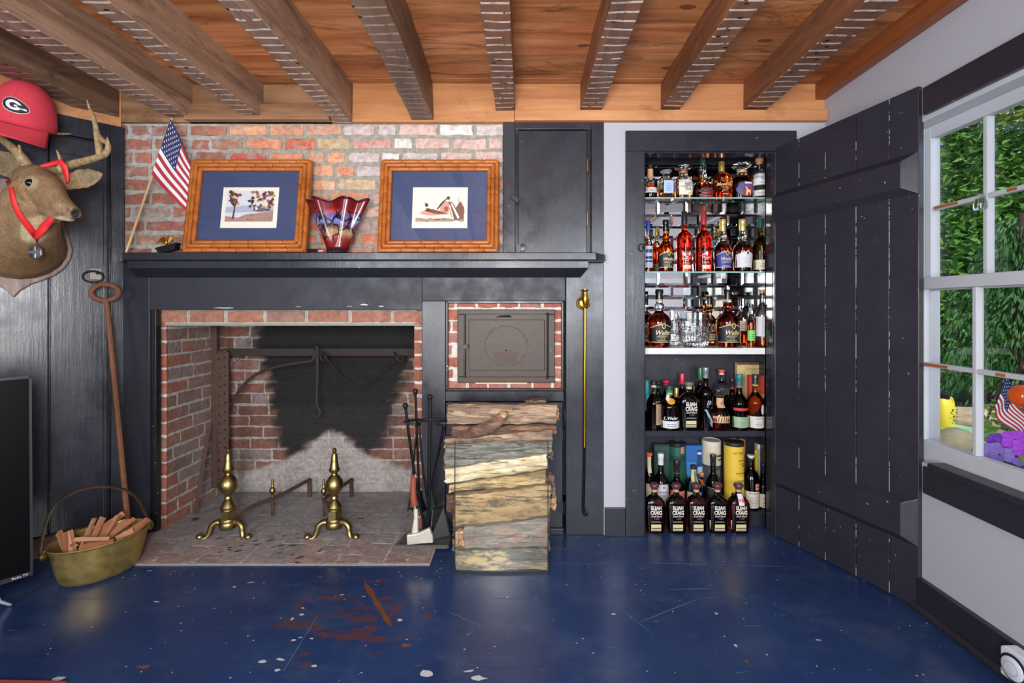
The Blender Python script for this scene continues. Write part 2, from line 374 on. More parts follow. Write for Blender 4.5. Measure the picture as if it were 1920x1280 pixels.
# ---- bricks
def bricks(mb, cols, O, U, V, N, Wd, H, bl, bh, mo, cf, jit=.0025, depth=.006, skip=None, stag=.5, seed=1, inset=.003, gx=5, gy=2, course=0):
    """a running bond of individually worn bricks on a plane, over a mortar bed; colours go per vertex"""
    rnd = random.Random(seed); O, U, V, N = Vector(O), Vector(U).normalized(), Vector(V).normalized(), Vector(N).normalized()
    rows = int(H / (bh + mo)) + 1
    for r in range(rows):
        v0 = r * (bh + mo); u = -((r % 2) * stag * (bl + mo)) - rnd.uniform(0, .03)
        while u < Wd:
            L = bl * rnd.uniform(.86, 1.1) if rnd.random() > .12 else bl * .5
            a, b, c, d = max(u, 0), min(u + L, Wd), v0 + rnd.uniform(-.002, .002), min(v0 + bh * rnd.uniform(.93, 1.04), H)
            u += L + mo * rnd.uniform(.8, 1.2)
            if b - a < .012 or d - c < .01: continue
            if skip and skip((a + b) / 2, (c + d) / 2): continue
            col = cf((a + b) / 2, (c + d) / 2, rnd); dz = depth * rnd.uniform(.6, 1.3); vv = []
            for i in range(gx + 1):
                for j in range(gy + 1):
                    e = i in (0, gx) or j in (0, gy); uu = lerp(a, b, i / gx); wv = lerp(c, d, j / gy)
                    uu += rnd.uniform(-jit, jit); wv += rnd.uniform(-jit, jit)
                    h = dz * (.35 if e else 1) + rnd.uniform(-.0008, .0008)
                    vv.append(mb.b.verts.new(O + U * uu + V * wv + N * h)); q = rnd.uniform(.88, 1.1); cols.append(tuple(min(1, x * q) for x in cf((uu, wv), col, rnd)))
            for i in range(gx):
                for j in range(gy): k = i * (gy + 1) + j; mb._f([vv[k], vv[k + gy + 1], vv[k + gy + 2], vv[k + 1]])
            ed = [i * (gy + 1) for i in range(gx + 1)] + [gx * (gy + 1) + j for j in range(1, gy + 1)] + [i * (gy + 1) + gy for i in range(gx - 1, -1, -1)] + [j for j in range(gy - 1, 0, -1)]
            bot = []
            for k in ed: bot.append(mb.b.verts.new(vv[k].co - N * (dz + .004))); cols.append(tuple(x * .8 for x in col))
            n = len(ed)
            for i in range(n): mb._f([vv[ed[i]], bot[i], bot[(i + 1) % n], vv[ed[(i + 1) % n]]])
def bed(mb, cols, O, U, V, N, Wd, H, cf, nu=60, nv=40, seed=3):
    rnd = random.Random(seed); O, U, V, N = Vector(O), Vector(U).normalized(), Vector(V).normalized(), Vector(N).normalized(); g = []
    for i in range(nu + 1):
        for j in range(nv + 1):
            a, b = Wd * i / nu, H * j / nv; g.append(mb.b.verts.new(O + U * a + V * b + N * rnd.uniform(-.0015, .002))); cols.append(cf(a, b, rnd))
    for i in range(nu):
        for j in range(nv): k = i * (nv + 1) + j; mb._f([g[k], g[k + nv + 1], g[k + nv + 2], g[k + 1]])
def brick_mat(name, rough=.85):
    n = NT(name); at = n.n('Attribute'); at.attribute_name = 'col'
    a = n.noise(45, detail=6, rough=.7); col = n.mix(1.0, at.outputs['Color'], n.ramp(a, [(.3, .62), (.7, 1.25)]), 'MULTIPLY')
    n.set(col, rough, 0); n.bump(n.math('ADD', n.noise(90, detail=5), a), .5, .004); return n.m
BRK = brick_mat('old_brick')
def pick(rnd, L): return L[min(int(rnd.random() * len(L)), len(L) - 1)]
# chimney breast above the mantel: dull and grey-limed at one end, orange in the middle, white-washed at the other
XB0, XB1 = -1.99, -.108
def cf_up(u, v, r):
    if isinstance(u, tuple): return v if r.random() > .22 else tuple(lerp(x, y, .4) for x, y in zip(v, srgb(186, 180, 172)))
    X = u + XB0
    if X < -1.45: L = [srgb(168, 110, 92), srgb(160, 104, 88), srgb(172, 122, 104), srgb(166, 148, 138), srgb(176, 116, 94), srgb(162, 112, 98)]
    elif X < -.85: L = [srgb(214, 140, 106), srgb(206, 150, 122), srgb(192, 104, 76), srgb(220, 162, 126), srgb(196, 116, 92), srgb(190, 96, 80)]
    else: L = [srgb(206, 160, 146), srgb(222, 204, 196), srgb(206, 130, 106), srgb(228, 222, 218), srgb(200, 150, 140), srgb(196, 178, 176), srgb(212, 172, 158)]
    if -.98 < X < -.62 and r.random() < .2: L = [srgb(196, 168, 128)]
    if X > -.7 and v > .38: L = [srgb(226, 218, 214), srgb(214, 178, 168), srgb(206, 190, 188)]
    return pick(r, L)
m = MB(); cols = []
bricks(m, cols, (XB0, .02, 1.345), (1, 0, 0), (0, 0, 1), (0, -1, 0), XB1 - XB0, .665, .165, .047, .0195, cf_up, jit=.004, depth=.008, seed=11)
def cf_mu(u, v, r):
    q = r.uniform(.85, 1.1); c = srgb(176, 174, 168) if u < .5 else srgb(158, 154, 142); return tuple(x * q for x in c)
bed(m, cols, (XB0, .022, 1.33), (1, 0, 0), (0, 0, 1), (0, -1, 0), XB1 - XB0, .7, cf_mu, 90, 40)
struct(m.build('wall_chimney', BRK, smooth=50, cols=cols))
m = MB(); m.box(XB0, -.03, .03, .62, 1.35, 2.2); struct(m.build('wall_chimney_core', simple('rubble_core', srgb(110, 104, 98), .9), smooth=0))

# plaster walls
m = MB()
m.box(.383, .4865, .0, .04, 0, 2.2); m.box(.4865, 1.62, .0, .04, 1.953, 2.2); m.box(1.308, 1.62, .0, .04, 0, 1.953); m.box(-2.2, 1.62, .62, .66, -.05, 2.2)
struct(m.build('wall_back', PLASTER, smooth=0))
XR = 1.455; WY0, WY1, WZ0, WZ1 = -1.173, -.48, .495, 1.80
m = MB()
m.box(XR, XR + .13, -4.8, WY0, 0, 2.2); m.box(XR, XR + .13, WY1, .3, 0, 2.2); m.box(XR, XR + .13, WY0, WY1, 0, WZ0); m.box(XR, XR + .13, WY0, WY1, WZ1, 2.2)
struct(m.build('wall_right', PLASTER, smooth=0))
m = MB(); m.box(-3.4, 1.6, -4.85, -4.8, 0, 2.2); struct(m.build('wall_rear', SOFTW, smooth=0))
m = MB(); m.box(-3.45, -3.4, -4.8, -1.4, 0, 2.2); struct(m.build('wall_side', SOFTW, smooth=0))
m = MB()
m.box(XR - .022, XR, -4.8, -.02, 0, .115); m.prism([(XR - .022, -4.8, 0), (XR - .038, -4.8, 0), (XR - .038, -4.8, .012), (XR - .031, -4.8, .021), (XR - .022, -4.8, .025)], (0, 4.78, 0))
struct(m.build('baseboard_right', NAVYH, smooth=30, bevel=.002))
m = MB(); m.box(.386, .484, -.016, .0, 0, .135); struct(m.build('baseboard_back', NAVY, smooth=0, bevel=.002))
m = MB(); m.box(XR - .02, XR, -1.35, -.581, WZ1 - .004, 1.893); m.box(XR - .02, XR, -1.35, WY0, .513, WZ1 - .005)
m.box(XR - .02, XR, -1.35, -.581, .433, .529); m.box(XR - .034, XR + .03, -1.30, -.618, .529, .553)
struct(m.build('trim_3', NAVYH, smooth=0, bevel=.003))

# diagonal corner with the old plank door
DC = Vector((-1.956, 0, 0)); DU = Vector((-.6917, -.7223, 0)); DN = Vector((.7223, -.6917, 0))
def dm(t, n, z): return DC + DU * t + DN * n + Vector((0, 0, z))
DM = Matrix.Translation(DC) @ Matrix(((DU.x, DN.x, 0, 0), (DU.y, DN.y, 0, 0), (0, 0, 1, 0), (0, 0, 0, 1)))
m = MB(); m.box(-.04, 2.1, -.08, -.03, 0, 2.2, M=DM); struct(m.build('wall_left', NAVY, smooth=0))
m = MB(); m.box(.0, 2.1, -.03, .004, 1.975, 2.18, M=DM); struct(m.build('trim_4', ORW, smooth=0, bevel=.002))
m = MB(); m.box(-.012, .038, -.03, .006, .0, 1.975, M=DM); m.box(.038, 2.1, -.03, .004, 1.89, 1.975, M=DM); struct(m.build('trim_5', NAVYG, smooth=0, bevel=.002))
m = MB(); m.box(.0, 1.4, -.03, .012, -.01, .082, M=DM); struct(m.build('trim_6', wood('worn_threshold', srgb(84, 62, 50), srgb(150, 122, 100), 'x', 1.5, .7), smooth=0, bevel=.004))
m = MB(); random.seed(4)
for a, b in ((.043, .244), (.2475, .56), (.5635, .86)): m.box(a, b, -.03, -.006 + random.uniform(-.001, .001), .084, 1.885, M=DM)
door = m.build('door_1', NAVYG, smooth=0, bevel=.004, seg=3); struct(door)
m = MB(); m.box(.05, .245, -.006, .0, 1.80, 1.875, M=DM); m.box(.05, .066, -.006, .001, .09, 1.875, M=DM); m.build('door_ledge', NAVYG, door, smooth=0, bevel=.003)
# ring pull
pr = W(180, 514, 2.205); m = MB(); t0 = (pr - DC).dot(DU); z0 = pr.z
m.box(t0 - .021, t0 + .02, -.006, .0, z0 - .024, z0 + .028, M=DM); pl = m.build('ring_pull_plate', simple('worn_plate', srgb(140, 132, 124), .6, .4, var=.4), door, smooth=0, bevel=.001)
m = MB(); m.tube([dm(t0 + .01 + .036 * cos(a), .008 + .006 * sin(a), z0 - .012 + .026 * sin(a)) for a in [2 * pi * k / 24 for k in range(25)]], .0045, 8); m.tube([dm(t0 - .004, -.004, z0 + .008), dm(t0 - .004, .014, z0 + .01), dm(t0 - .004, .014, z0)], .005, 8)
m.build('ring_pull', IRON, door)

# hearth floor
def cf_h(u, v, r):
    if isinstance(u, tuple):
        u_, vv = u; ash = .42 + .58 * min(1, max(0, (u_ - .10) / .2)); return tuple(lerp(x, y, ash * .88) for x, y in zip(v, srgb(146, 144, 146)))
    return pick(r, [srgb(166, 136, 128), srgb(156, 142, 140), srgb(158, 126, 118), srgb(162, 150, 146), srgb(146, 136, 134), srgb(172, 140, 130)])
def cf_hm(u, v, r):
    c = [lerp(x, y, min(1, max(0, (u - .10) / .2))) for x, y in zip(srgb(186, 178, 172), srgb(150, 149, 150))]; q = r.uniform(.92, 1.06); return tuple(x * q for x in c)
m = MB(); cols = []
bricks(m, cols, (-.408, -.27, .0076), (0, 1, 0), (-1, 0, 0), (0, 0, 1), .84, 1.5, .195, .098, .004, lambda a, b, r: cf_h(((a[0]), a[1]), b, r) if isinstance(a, tuple) else cf_h(a, b, r), jit=.001, depth=.0015, seed=5, stag=0, gx=6, gy=2)
bed(m, cols, (-.405, -.272, .0066), (0, 1, 0), (-1, 0, 0), (0, 0, 1), .84, 1.5, cf_hm, 30, 30)
hn = brick_mat('hearth_brick', .8)
o = m.build('hearth', hn, smooth=0, cols=cols); struct(o)
m = MB(); m.prism([(-.405, -.272, -.02), (-.405, .57, -.02), (-1.905, .57, -.02), (-1.905, -.10, -.02), (-1.72, -.272, -.02)], (0, 0, .0256))
SOOT = simple('soot_black', (.006, .006, .006), .95, var=.3)
m.build('hearth_bed', simple('hearth_mortar', srgb(140, 134, 130), .9), o, smooth=0)
random.seed(21); m = MB()
for k in range(46):
    px, py = (random.gauss(500, 60), random.gauss(1022, 14)) if k < 30 else (random.uniform(380, 760), random.uniform(930, 1040)); c = W(px, py, F * (CZ - .0085) / (py - CY)); a = random.uniform(-.4, .9); s = random.uniform(.003, .012)
    pts = []
    for q in range(8): t = 2 * pi * q / 8; x, y = s * 1.8 * cos(t) * random.uniform(.6, 1.1), s * .7 * sin(t) * random.uniform(.6, 1.1); pts.append(c + Vector((x * cos(a) - y * sin(a), x * sin(a) + y * cos(a), .0012)))
    m.poly(pts)
m.build('soot_spots', simple('soot_stain', srgb(62, 60, 62), .9, var=.2), o, smooth=0)
# ================================================================ fireplace surround (one built-in piece)
X = lambda px: (px - CX) * CD / F
Z = lambda py: CZ - (py - CY) * CD / F
fp = empty('fireplace_mantel', (-.8, 0, 0), 'black painted wooden fireplace surround with deep mantel shelf', 'mantel')
m = MB(); m.prism([(-1.838, -.13, 1.3195), (.327, -.13, 1.3195), (.381, -.05, 1.3195), (.381, .02, 1.3195), (-1.95, .02, 1.3195), (-1.925, -.045, 1.3195)], (0, 0, .034))
m.build('mantel_shelf', NAVYG, fp, smooth=0, bevel=.003)
m = MB(); a = [Vector(p) for p in ((-1.852, -.09, 1.3195), (-1.852, -.09, 1.285), (-1.877, -.001, 1.246), (-1.877, -.001, 1.3195))]; b = [Vector(p) for p in ((.297, -.09, 1.3195), (.297, -.09, 1.285), (.270, -.001, 1.246), (.270, -.001, 1.3195))]
m.rings([a, b]); m.build('bed_moulding', NAVYG, fp, smooth=0, bevel=.002)
ZF, ZO, ZO1 = Z(581), Z(564), Z(733); FX0, FX1, OX0, OX1 = X(289), X(791), X(835), X(1057)
m = MB(); m.box(X(281), FX1, .0, .045, ZF, 1.3195); m.box(FX1, X(1060), .0, .045, ZO, 1.3195); m.build('frieze', NAVYS, fp, smooth=0, bevel=.0025)
m = MB(); m.box(-1.99, X(280), .0, .045, 0, 1.3195); m.build('pilaster', NAVY, fp, smooth=0, bevel=.0025)
m = MB(); m.box(FX1, OX0, .0, .045, 0, ZO); m.build('pilaster', NAVYG, fp, smooth=0, bevel=.0025)
m = MB(); m.box(X(1061), .3825, .0, .045, 0, 1.3195); m.build('pilaster', NAVYG, fp, smooth=0, bevel=.0025)
for za, zb in ((Z(752), ZO1), (0, .03)):
    m = MB(); m.box(OX0, OX1, .0, .045, za, zb); m.build('panel_rail', NAVYG, fp, smooth=0, bevel=.0025)
dr = None
m = MB(); m.box(OX0 + .002, OX1 - .004, -.002, .02, .034, Z(754)); dr = m.build('ash_door', NAVYG, fp, smooth=0, bevel=.004)
for z in (Z(815), Z(950)):
    m = MB(); m.tube([(OX1 + .002, -.006, z - .03), (OX1 + .002, -.006, z + .03)], .006, 8); m.box(OX1 - .03, OX1 + .003, -.005, 0, z - .026, z + .026); m.build('hinge', BLACK, dr)
m = MB(); m.tube([(OX1 - .012, -.012, Z(768)), (OX1 + .004, -.012, Z(768)), (OX1 + .006, -.012, Z(790))], .004, 6); m.build('hook_catch', BLACK, dr)
BEAD = paint('bead_black', srgb(24, 24, 30), rough=.3)
m = MB(); m.box(X(280), FX0, .012, .045, 0, ZF + .004); m.box(FX0, FX1, .01, .045, ZF, ZF + .012); m.box(OX0 - .001, OX0 + .012, .008, .045, ZO1, ZO); m.box(OX1 - .011, OX1 + .001, .008, .045, ZO1, ZO); m.box(OX0, OX1, .008, .045, ZO - .012, ZO + .001); m.box(OX0, OX1, .008, .045, ZO1 - .001, ZO1 + .011)
m.build('opening_bead', BEAD, fp, smooth=0, bevel=.003)
random.seed(9); CHW = simple('bare_white_chip', srgb(196, 198, 194), .6)
for px, py, L, h in ((420, 577, .12, .006), (560, 575, .03, .004), (683, 571, .045, .010), (715, 574, .03, .008), (655, 574, .04, .003)):
    m = MB(); c = W(px, py, CD); pts = []
    for k in range(12): q = 2 * pi * k / 12; pts.append((c.x + L * .5 * cos(q) * random.uniform(.7, 1), -.0008, c.z + h * .5 * sin(q) * random.uniform(.4, 1)))
    m.poly(pts); m.build('chipped_paint', CHW, fp, smooth=0)
# upper cupboard
uc = empty('wall_cupboard', (.13, 0, 1.36), 'small black painted cupboard with one door above mantel beside brick', 'cupboard')
m = MB(); m.box(X(943), X(966), -.006, .04, 1.353, 1.995); m.box(X(1109), .3825, -.006, .04, 1.353, 1.995); m.box(X(966), X(1109), -.006, .04, Z(243), 1.995); m.build('face_frame', NAVYG, uc, smooth=0, bevel=.002)
m = MB(); m.box(X(966), X(1109), .028, .04, 1.353, 1.97); m.build('back_board', BEAD, uc, smooth=0)
m = MB(); m.box(X(971.5), X(1100), -.004, .02, 1.356, Z(245)); d2 = m.build('door', NAVYG, uc, smooth=0, bevel=.003)
for z in (Z(311), Z(412)):
    m = MB(); m.tube([(X(1101.5), -.006, z - .03), (X(1101.5), -.006, z + .03)], .005, 8); m.build('hinge', BRASS, d2)
m = MB(); c = W(965, 372, 2.255); M_ = Matrix.Translation(c) @ Matrix.Rotation(R(35), 4, 'Y'); m.box(-.024, .024, -.012, .012, -.011, .011, M=M_); m.build('turn_latch', BLACK, d2, smooth=0, bevel=.002)
m = MB(); c = W(977, 463, 2.25); m.box(c.x - .022, c.x - .004, -.03, -.006, 1.355, c.z + .014); m.lathe([(.001, -.02), (.018, -.018), (.019, -.008), (.008, 0), (.001, 0)], (c.x + .008, -.006, c.z), 14, M=Matrix.Rotation(R(90), 3, 'X').inverted() if 0 else Matrix(((1, 0, 0), (0, 0, 1), (0, 1, 0)))); m.build('door_knob', BLACK, d2)

# ---- firebox
fb = empty('brick_firebox', (-1.15, .3, 0), 'open brick firebox with soot blackened back wall', 'fireplace')
RED = [srgb(152, 92, 74), srgb(146, 84, 66), srgb(138, 82, 68), srgb(156, 100, 82), srgb(144, 98, 84)]
LX, BXL, BXR, DBK = -1.785, -1.80, -.50, 2.80
def soot(px, py):
    """0 clean, 1 soot black, and 2 for the ash-white lower part, as the stain lies on the back wall"""
    j = 6 * (sin(px * .21 + py * .13) + sin(px * .057 - py * .19) + .8 * sin(py * .43 + px * .09)) * .6
    l = interp(py, [(600, 492), (635, 470), (700, 502), (760, 508), (830, 520), (868, 545)]) + j; r = interp(py, [(600, 800), (650, 785), (700, 766), (760, 742), (820, 730), (850, 700), (868, 690)]) + j
    s = min(1, max(0, (px - l) / 22 + .5)) * min(1, max(0, (r - px) / 26 + .5))
    pk = interp(py, [(798, -30), (815, 22), (850, 62), (880, 140), (905, 240)]) + j * .8
    a = min(1, max(0, (pk - abs(px - 622)) / 16 + .5)) if py > 795 else 0
    s *= min(1, max(0, (880 + j - py) / 18)); return s * (1 - a), a * min(1, max(0, (py - 790) / 30)) * (1 if py < 905 else .8)
def bkpx(x, z): return CX + x * F / DBK, CY + (CZ - z) * F / DBK
def cf_bk(u, v, r):
    if isinstance(u, tuple):
        x, z = BXL + u[0], u[1]; px, py = bkpx(x, z); s, a = soot(px, py); c = v
        g = min(1, max(0, (py - 862) / 40)); c = tuple(lerp(p, q, g * .62) for p, q in zip(c, srgb(150, 144, 138)))
        c = tuple(lerp(p, q, a * .8) for p, q in zip(c, srgb(172, 168, 164))); k = (.005, .005, .0055) if py < 760 else (.012, .012, .0125)
        return tuple(lerp(p, q, s * .985) for p, q in zip(c, k))
    return pick(r, [srgb(124, 82, 70), srgb(132, 90, 78), srgb(112, 78, 68), srgb(138, 104, 92), srgb(128, 116, 110)])
def cf_bkm(u, v, r): return cf_bk((u, v), tuple(q * r.uniform(.9, 1.05) for q in srgb(168, 160, 152)), r)
m = MB(); cols = []
bricks(m, cols, (BXL, DBK - CD, 0), (1, 0, 0), (0, 0, 1), (0, -1, 0), BXR - BXL, 1.3, .178, .055, .0115, cf_bk, jit=.0028, depth=.006, seed=8, gx=8, gy=3)
bed(m, cols, (BXL, DBK - CD + .001, 0), (1, 0, 0), (0, 0, 1), (0, -1, 0), BXR - BXL, 1.3, cf_bkm, 110, 110)
m.build('back_wall', BRK, fb, smooth=50, cols=cols)
def cf_l(u, v, r):
    if isinstance(u, tuple):
        g = min(1, max(0, (u[0] - .07) / .2)); c = tuple(lerp(p, q, .15 + g * .45) for p, q in zip(v, srgb(140, 128, 122))); return c
    return pick(r, [srgb(150, 88, 68), srgb(132, 88, 74), srgb(120, 92, 82), srgb(142, 96, 80), srgb(128, 112, 106)])
m = MB(); cols = []
bricks(m, cols, (LX, .065, 0), (0, 1, 0), (0, 0, 1), (1, 0, 0), DBK - CD - .06, 1.2, .18, .055, .012, cf_l, jit=.002, depth=.004, seed=3)
bed(m, cols, (LX - .001, .065, 0), (0, 1, 0), (0, 0, 1), (1, 0, 0), DBK - CD - .06, 1.2, lambda a, b, r: tuple(q * r.uniform(.92, 1.05) for q in srgb(176, 170, 164)), 30, 40)
m.build('side_wall', BRK, fb, smooth=50, cols=cols)
def cf_f(u, v, r):
    if isinstance(u, tuple): return v
    return pick(r, RED)
def mort(a, b, r): return tuple(q * r.uniform(.92, 1.06) for q in srgb(196, 190, 184))
m = MB(); cols = []
bricks(m, cols, (X(281), .06, 0), (1, 0, 0), (0, 0, 1), (0, -1, 0), LX - X(281) + .004, 1.12, .14, .055, .012, cf_f, jit=.002, seed=6, stag=0)
bed(m, cols, (X(281), .061, 0), (1, 0, 0), (0, 0, 1), (0, -1, 0), LX - X(281) + .003, 1.12, mort, 6, 40); m.build('brick_jamb', BRK, fb, smooth=50, cols=cols)
m = MB(); cols = []; XR0 = -.549
bricks(m, cols, (XR0, .06, 0), (1, 0, 0), (0, 0, 1), (0, -1, 0), .09, 1.12, .14, .055, .012, cf_f, jit=.002, seed=7, stag=0)
bed(m, cols, (XR0, .061, 0), (1, 0, 0), (0, 0, 1), (0, -1, 0), .09, 1.12, mort, 6, 40); m.build('brick_jamb', BRK, fb, smooth=50, cols=cols)
m = MB(); m.box(XR0, XR0 + .004, .068, DBK - CD, 0, 1.2); m.build('side_wall', SOOT, fb, smooth=0)
zl = CZ - (606 - CY) * 2.33 / F
m = MB(); cols = []
def cf_lt(u, v, r):
    if isinstance(u, tuple): return v
    return pick(r, [srgb(158, 108, 90), srgb(150, 112, 100), srgb(164, 112, 92), srgb(142, 106, 96)])
bricks(m, cols, (X(281), .055, zl + .006), (1, 0, 0), (0, 0, 1), (0, -1, 0), 1.36, .09, .19, .056, .018, cf_lt, jit=.002, seed=2, stag=0)
bed(m, cols, (X(281), .057, zl - .001), (1, 0, 0), (0, 0, 1), (0, -1, 0), 1.36, .1, lambda a, b, r: tuple(q * r.uniform(.9, 1.05) for q in srgb(172, 166, 152)), 60, 6)
m.build('brick_lintel', BRK, fb, smooth=50, cols=cols)
m = MB(); m.box(LX - .0, XR0 + .03, .055, .12, zl - .012, zl - .001); m.build('iron_lintel_bar', simple('grey_cement_bar', srgb(140, 136, 126), .8, var=.15), fb, smooth=0)
m = MB(); m.box(LX - .05, XR0 + .1, .13, .6, 1.16, 1.2); m.build('smoke_chamber', SOOT, fb, smooth=0)

# ---- crane
cr = empty('fireplace_crane', (-1.74, .4, .2), 'rusty wrought iron crane bar swung across the firebox', 'crane')
m = MB(); dq = 2.66
m.box(W(398, 0, dq).x, W(408, 0, dq).x, dq - CD - .01, dq - CD + .012, W(0, 914, dq).z, 1.03); m.build('post', RUSTD, cr, smooth=0, bevel=.002)
m = MB(); dq = 2.62
for k in range(2):
    z0, z1 = W(0, 667 - k * 1, dq).z, W(0, 654, dq).z
m.box(W(418, 0, dq).x, W(782, 0, dq).x, dq - CD - .004, dq - CD + .005, W(0, 667, dq).z, W(0, 653, dq).z); ARMD = simple('sooty_iron', srgb(52, 43, 40), .75, .3, var=.35); m.build('arm', ARMD, cr, smooth=0, bevel=.001)
m = MB(); m.tube(spline([W(434, 760, 2.62), W(450, 730, 2.62), W(480, 702, 2.62), W(520, 687, 2.61), W(560, 680, 2.6), W(585, 675, 2.59), W(590, 660, 2.59)]), .0085, 8, flat=.6); m.build('brace', ARMD, cr)
for nm, xa, xb, ya, tl in (('strap', 405, 417, 655, 905), ('strap', 417, 431, 652, 895)):
    m = MB(); d_ = 2.60; x0, x1 = W(xa, 0, d_).x, W(xb, 0, d_).x; zt, zb = W(0, ya + 8, d_).z, W(0, tl, d_).z; yy = d_ - CD - (.012 if xa > 410 else 0)
    m.box(x0, x1, yy, yy + .006, zb, zt); m.tube([((x0 + x1) / 2, yy + .003, zt), ((x0 + x1) / 2, yy + .0, zt + .012), ((x0 + x1) / 2 + .012, yy + .02, zt + .02), ((x0 + x1) / 2 + .03, yy + .03, zt + .008)], .013, 8, flat=.35)
    st_ = m.build(nm, RUSTD, cr, smooth=0, bevel=.001)
    m = MB(); n_ = 14
    for k in range(n_):
        z = lerp(zt - .03, zb + .02, k / (n_ - 1)); m.lathe([(.0001, 0), (.0048, 0), (.0048, .002), (.0001, .002)], ((x0 + x1) / 2 + random.uniform(-.002, .002), yy - .0012, z), 8, M=Matrix(((1, 0, 0), (0, 0, 1), (0, 1, 0))))
    m.build('peg_holes', BLACK, st_, smooth=0)
hk = empty('pot_hook', W(593, 655, 2.57), 'long iron pot hook hanging from middle of the crane arm', 'hook')
m = MB(); m.tube(spline([W(590, 652, 2.6), W(594, 650, 2.57), W(595, 662, 2.57), W(595, 700, 2.57), W(594, 755, 2.57), W(599, 768, 2.565), W(600, 776, 2.56), W(594, 781, 2.56), W(588, 777, 2.56)]), [.010] * 20 + [.009] * 20 + [.0075] * 8 + [.003], 8); m.build('hook', simple('brown_iron', srgb(48, 41, 39), .7, .3, var=.3), hk)
m = MB(); m.tube(spline([W(600, 668, 2.56), W(606, 676, 2.56), W(611, 668, 2.56), W(604, 660, 2.57), W(612, 672, 2.57), W(640, 705, 2.57), W(665, 722, 2.57), W(685, 722, 2.58), W(710, 702, 2.58), W(738, 678, 2.58), W(750, 668, 2.58), W(757, 672, 2.58), W(752, 678, 2.58), W(742, 668, 2.58), W(740, 660, 2.59)]), .0055, 8); tag(m.build('hanging_rod', simple('dark_iron_rod', srgb(38, 34, 34), .6, .5, var=.3)), 'thin bent iron rod looped in a V below the crane arm', 'hook')
m = MB(); m.tube([W(392, 800, 2.55), W(366, 962, 2.42)], .0095, 6, flat=.6); m.box(*[q for c in [W(366, 962, 2.42)] for q in (c.x - .014, c.x + .014, c.y - .012, c.y + .012, .006, .016)])
tag(m.build('iron_bar', RUSTD, smooth=0), 'flat rusty iron bar leaning on the firebox side wall', 'bar')
m = MB(); m.tube([W(445, 666, 2.6) + Vector((.012 * cos(a), 0, .016 * sin(a) - .012)) for a in [2 * pi * k / 16 for k in range(17)]], .003, 6); tag(m.build('iron_ring', RUSTD), 'small iron ring under the crane arm near its post', 'ring')

# ---- andirons
def andiron(cx, label, mirror):
    dp = 2.262; x0 = (cx - CX) * dp / F; y0 = dp - CD; s = dp / F
    r = local(empty('andiron', (x0, y0, .007), label, 'andiron', 'pair of brass andirons'))
    zz = lambda py: (1003 - py) * s
    prof = [(839, 1.2), (842, 4), (845, 4.2), (848, 2.8), (851, 5), (862, 6.2), (876, 8), (879, 10), (883, 9), (886, 5), (889, 5.5), (892, 9), (900, 14.5), (906, 16), (908, 16.2), (913, 15.5), (920, 12), (925, 7), (929, 5.5), (933, 7), (936, 6), (940, 9), (945, 12), (948, 13.5), (951, 12.5), (954, 13)]
    m = MB(); m.lathe([(w_ * s, zz(y)) for y, w_ in prof][::-1], n=24); m.build('finial', BRASS, r, smooth=35)
    m = MB(); m.lathe([(13.4 * s, zz(982)), (13.4 * s, zz(955))], n=6); m.lathe([(15 * s, zz(976)), (15.5 * s, zz(973)), (14.5 * s, zz(970))], n=24); m.lathe([(0, zz(988)), (14 * s, zz(988)), (15.5 * s, zz(984)), (15.5 * s, zz(979)), (14 * s, zz(976)), (0, zz(975))], n=24); m.build('column', BRASS, r, smooth=30)
    for sg in (-1, 1):
        m = MB(); f = lambda px, py, dy: Vector(((px) * s * sg, dy, zz(py)))
        P = spline([f(10, 979, 0), f(20, 978, -.005), f(28, 984, -.012), f(30, 993, -.016), f(33, 1001, -.022), f(38, 1004, -.028), f(44, 1002, -.03)], 5); n_ = len(P)
        m.tube(P, [lerp(6.2, 4.0, i / n_) * s for i in range(n_)], 10); m.ball(f(45, 1000.5, -.031), 6.6 * s, 12)
        m.ball(f(32, 990, -.014), 1.9 * s, 8); m.build('leg', BRASS, r)
    # wrought billet bar running back, with its own small finial and rear foot
    bx, by = (.19, .26); q = -1 if mirror else 1
    if not mirror: P = [(.02, .01, .055), (.035, .06, .085), (.06, .13, .093), (.10, .21, .092), (.135, .30, .094), (.18, .45, .10), (.181, .455, .085), (.182, .46, 0)]; kx, ky = .10, .21
    else: P = [(.0, .012, .06), (-.03, .06, .088), (-.09, .14, .093), (-.136, .2, .092), (-.12, .3, .094), (-.086, .45, .1), (-.086, .455, .085), (-.086, .46, 0)]; kx, ky = -.136, .2
    m = MB(); m.tube(spline(P, 5), .0115, 6, flat=.8); m.build('log_bar', RUSTD, r, smooth=25)
    m = MB(); h = .097; m.lathe([(.006, h), (.01, h + .006), (.005, h + .014), (.012, h + .026), (.016, h + .036), (.012, h + .048), (.006, h + .055), (.009, h + .06), (.006, h + .07), (.007, h + .082), (.0045, h + .098), (.001, h + .10)], (kx, ky, 0), 14); m.build('small_finial', BRASS, r)
    m = MB(); m.lathe([(.006, 0), (.009, .01), (.006, .03), (.008, .05), (.005, .09)], (kx, ky, 0), 8); m.build('rear_foot', RUSTD, r)
andiron(428, 'brass andiron with turned finial nearer the leaning iron bar', False)
andiron(627, 'brass andiron with turned finial nearer the fireplace tool stand', True)

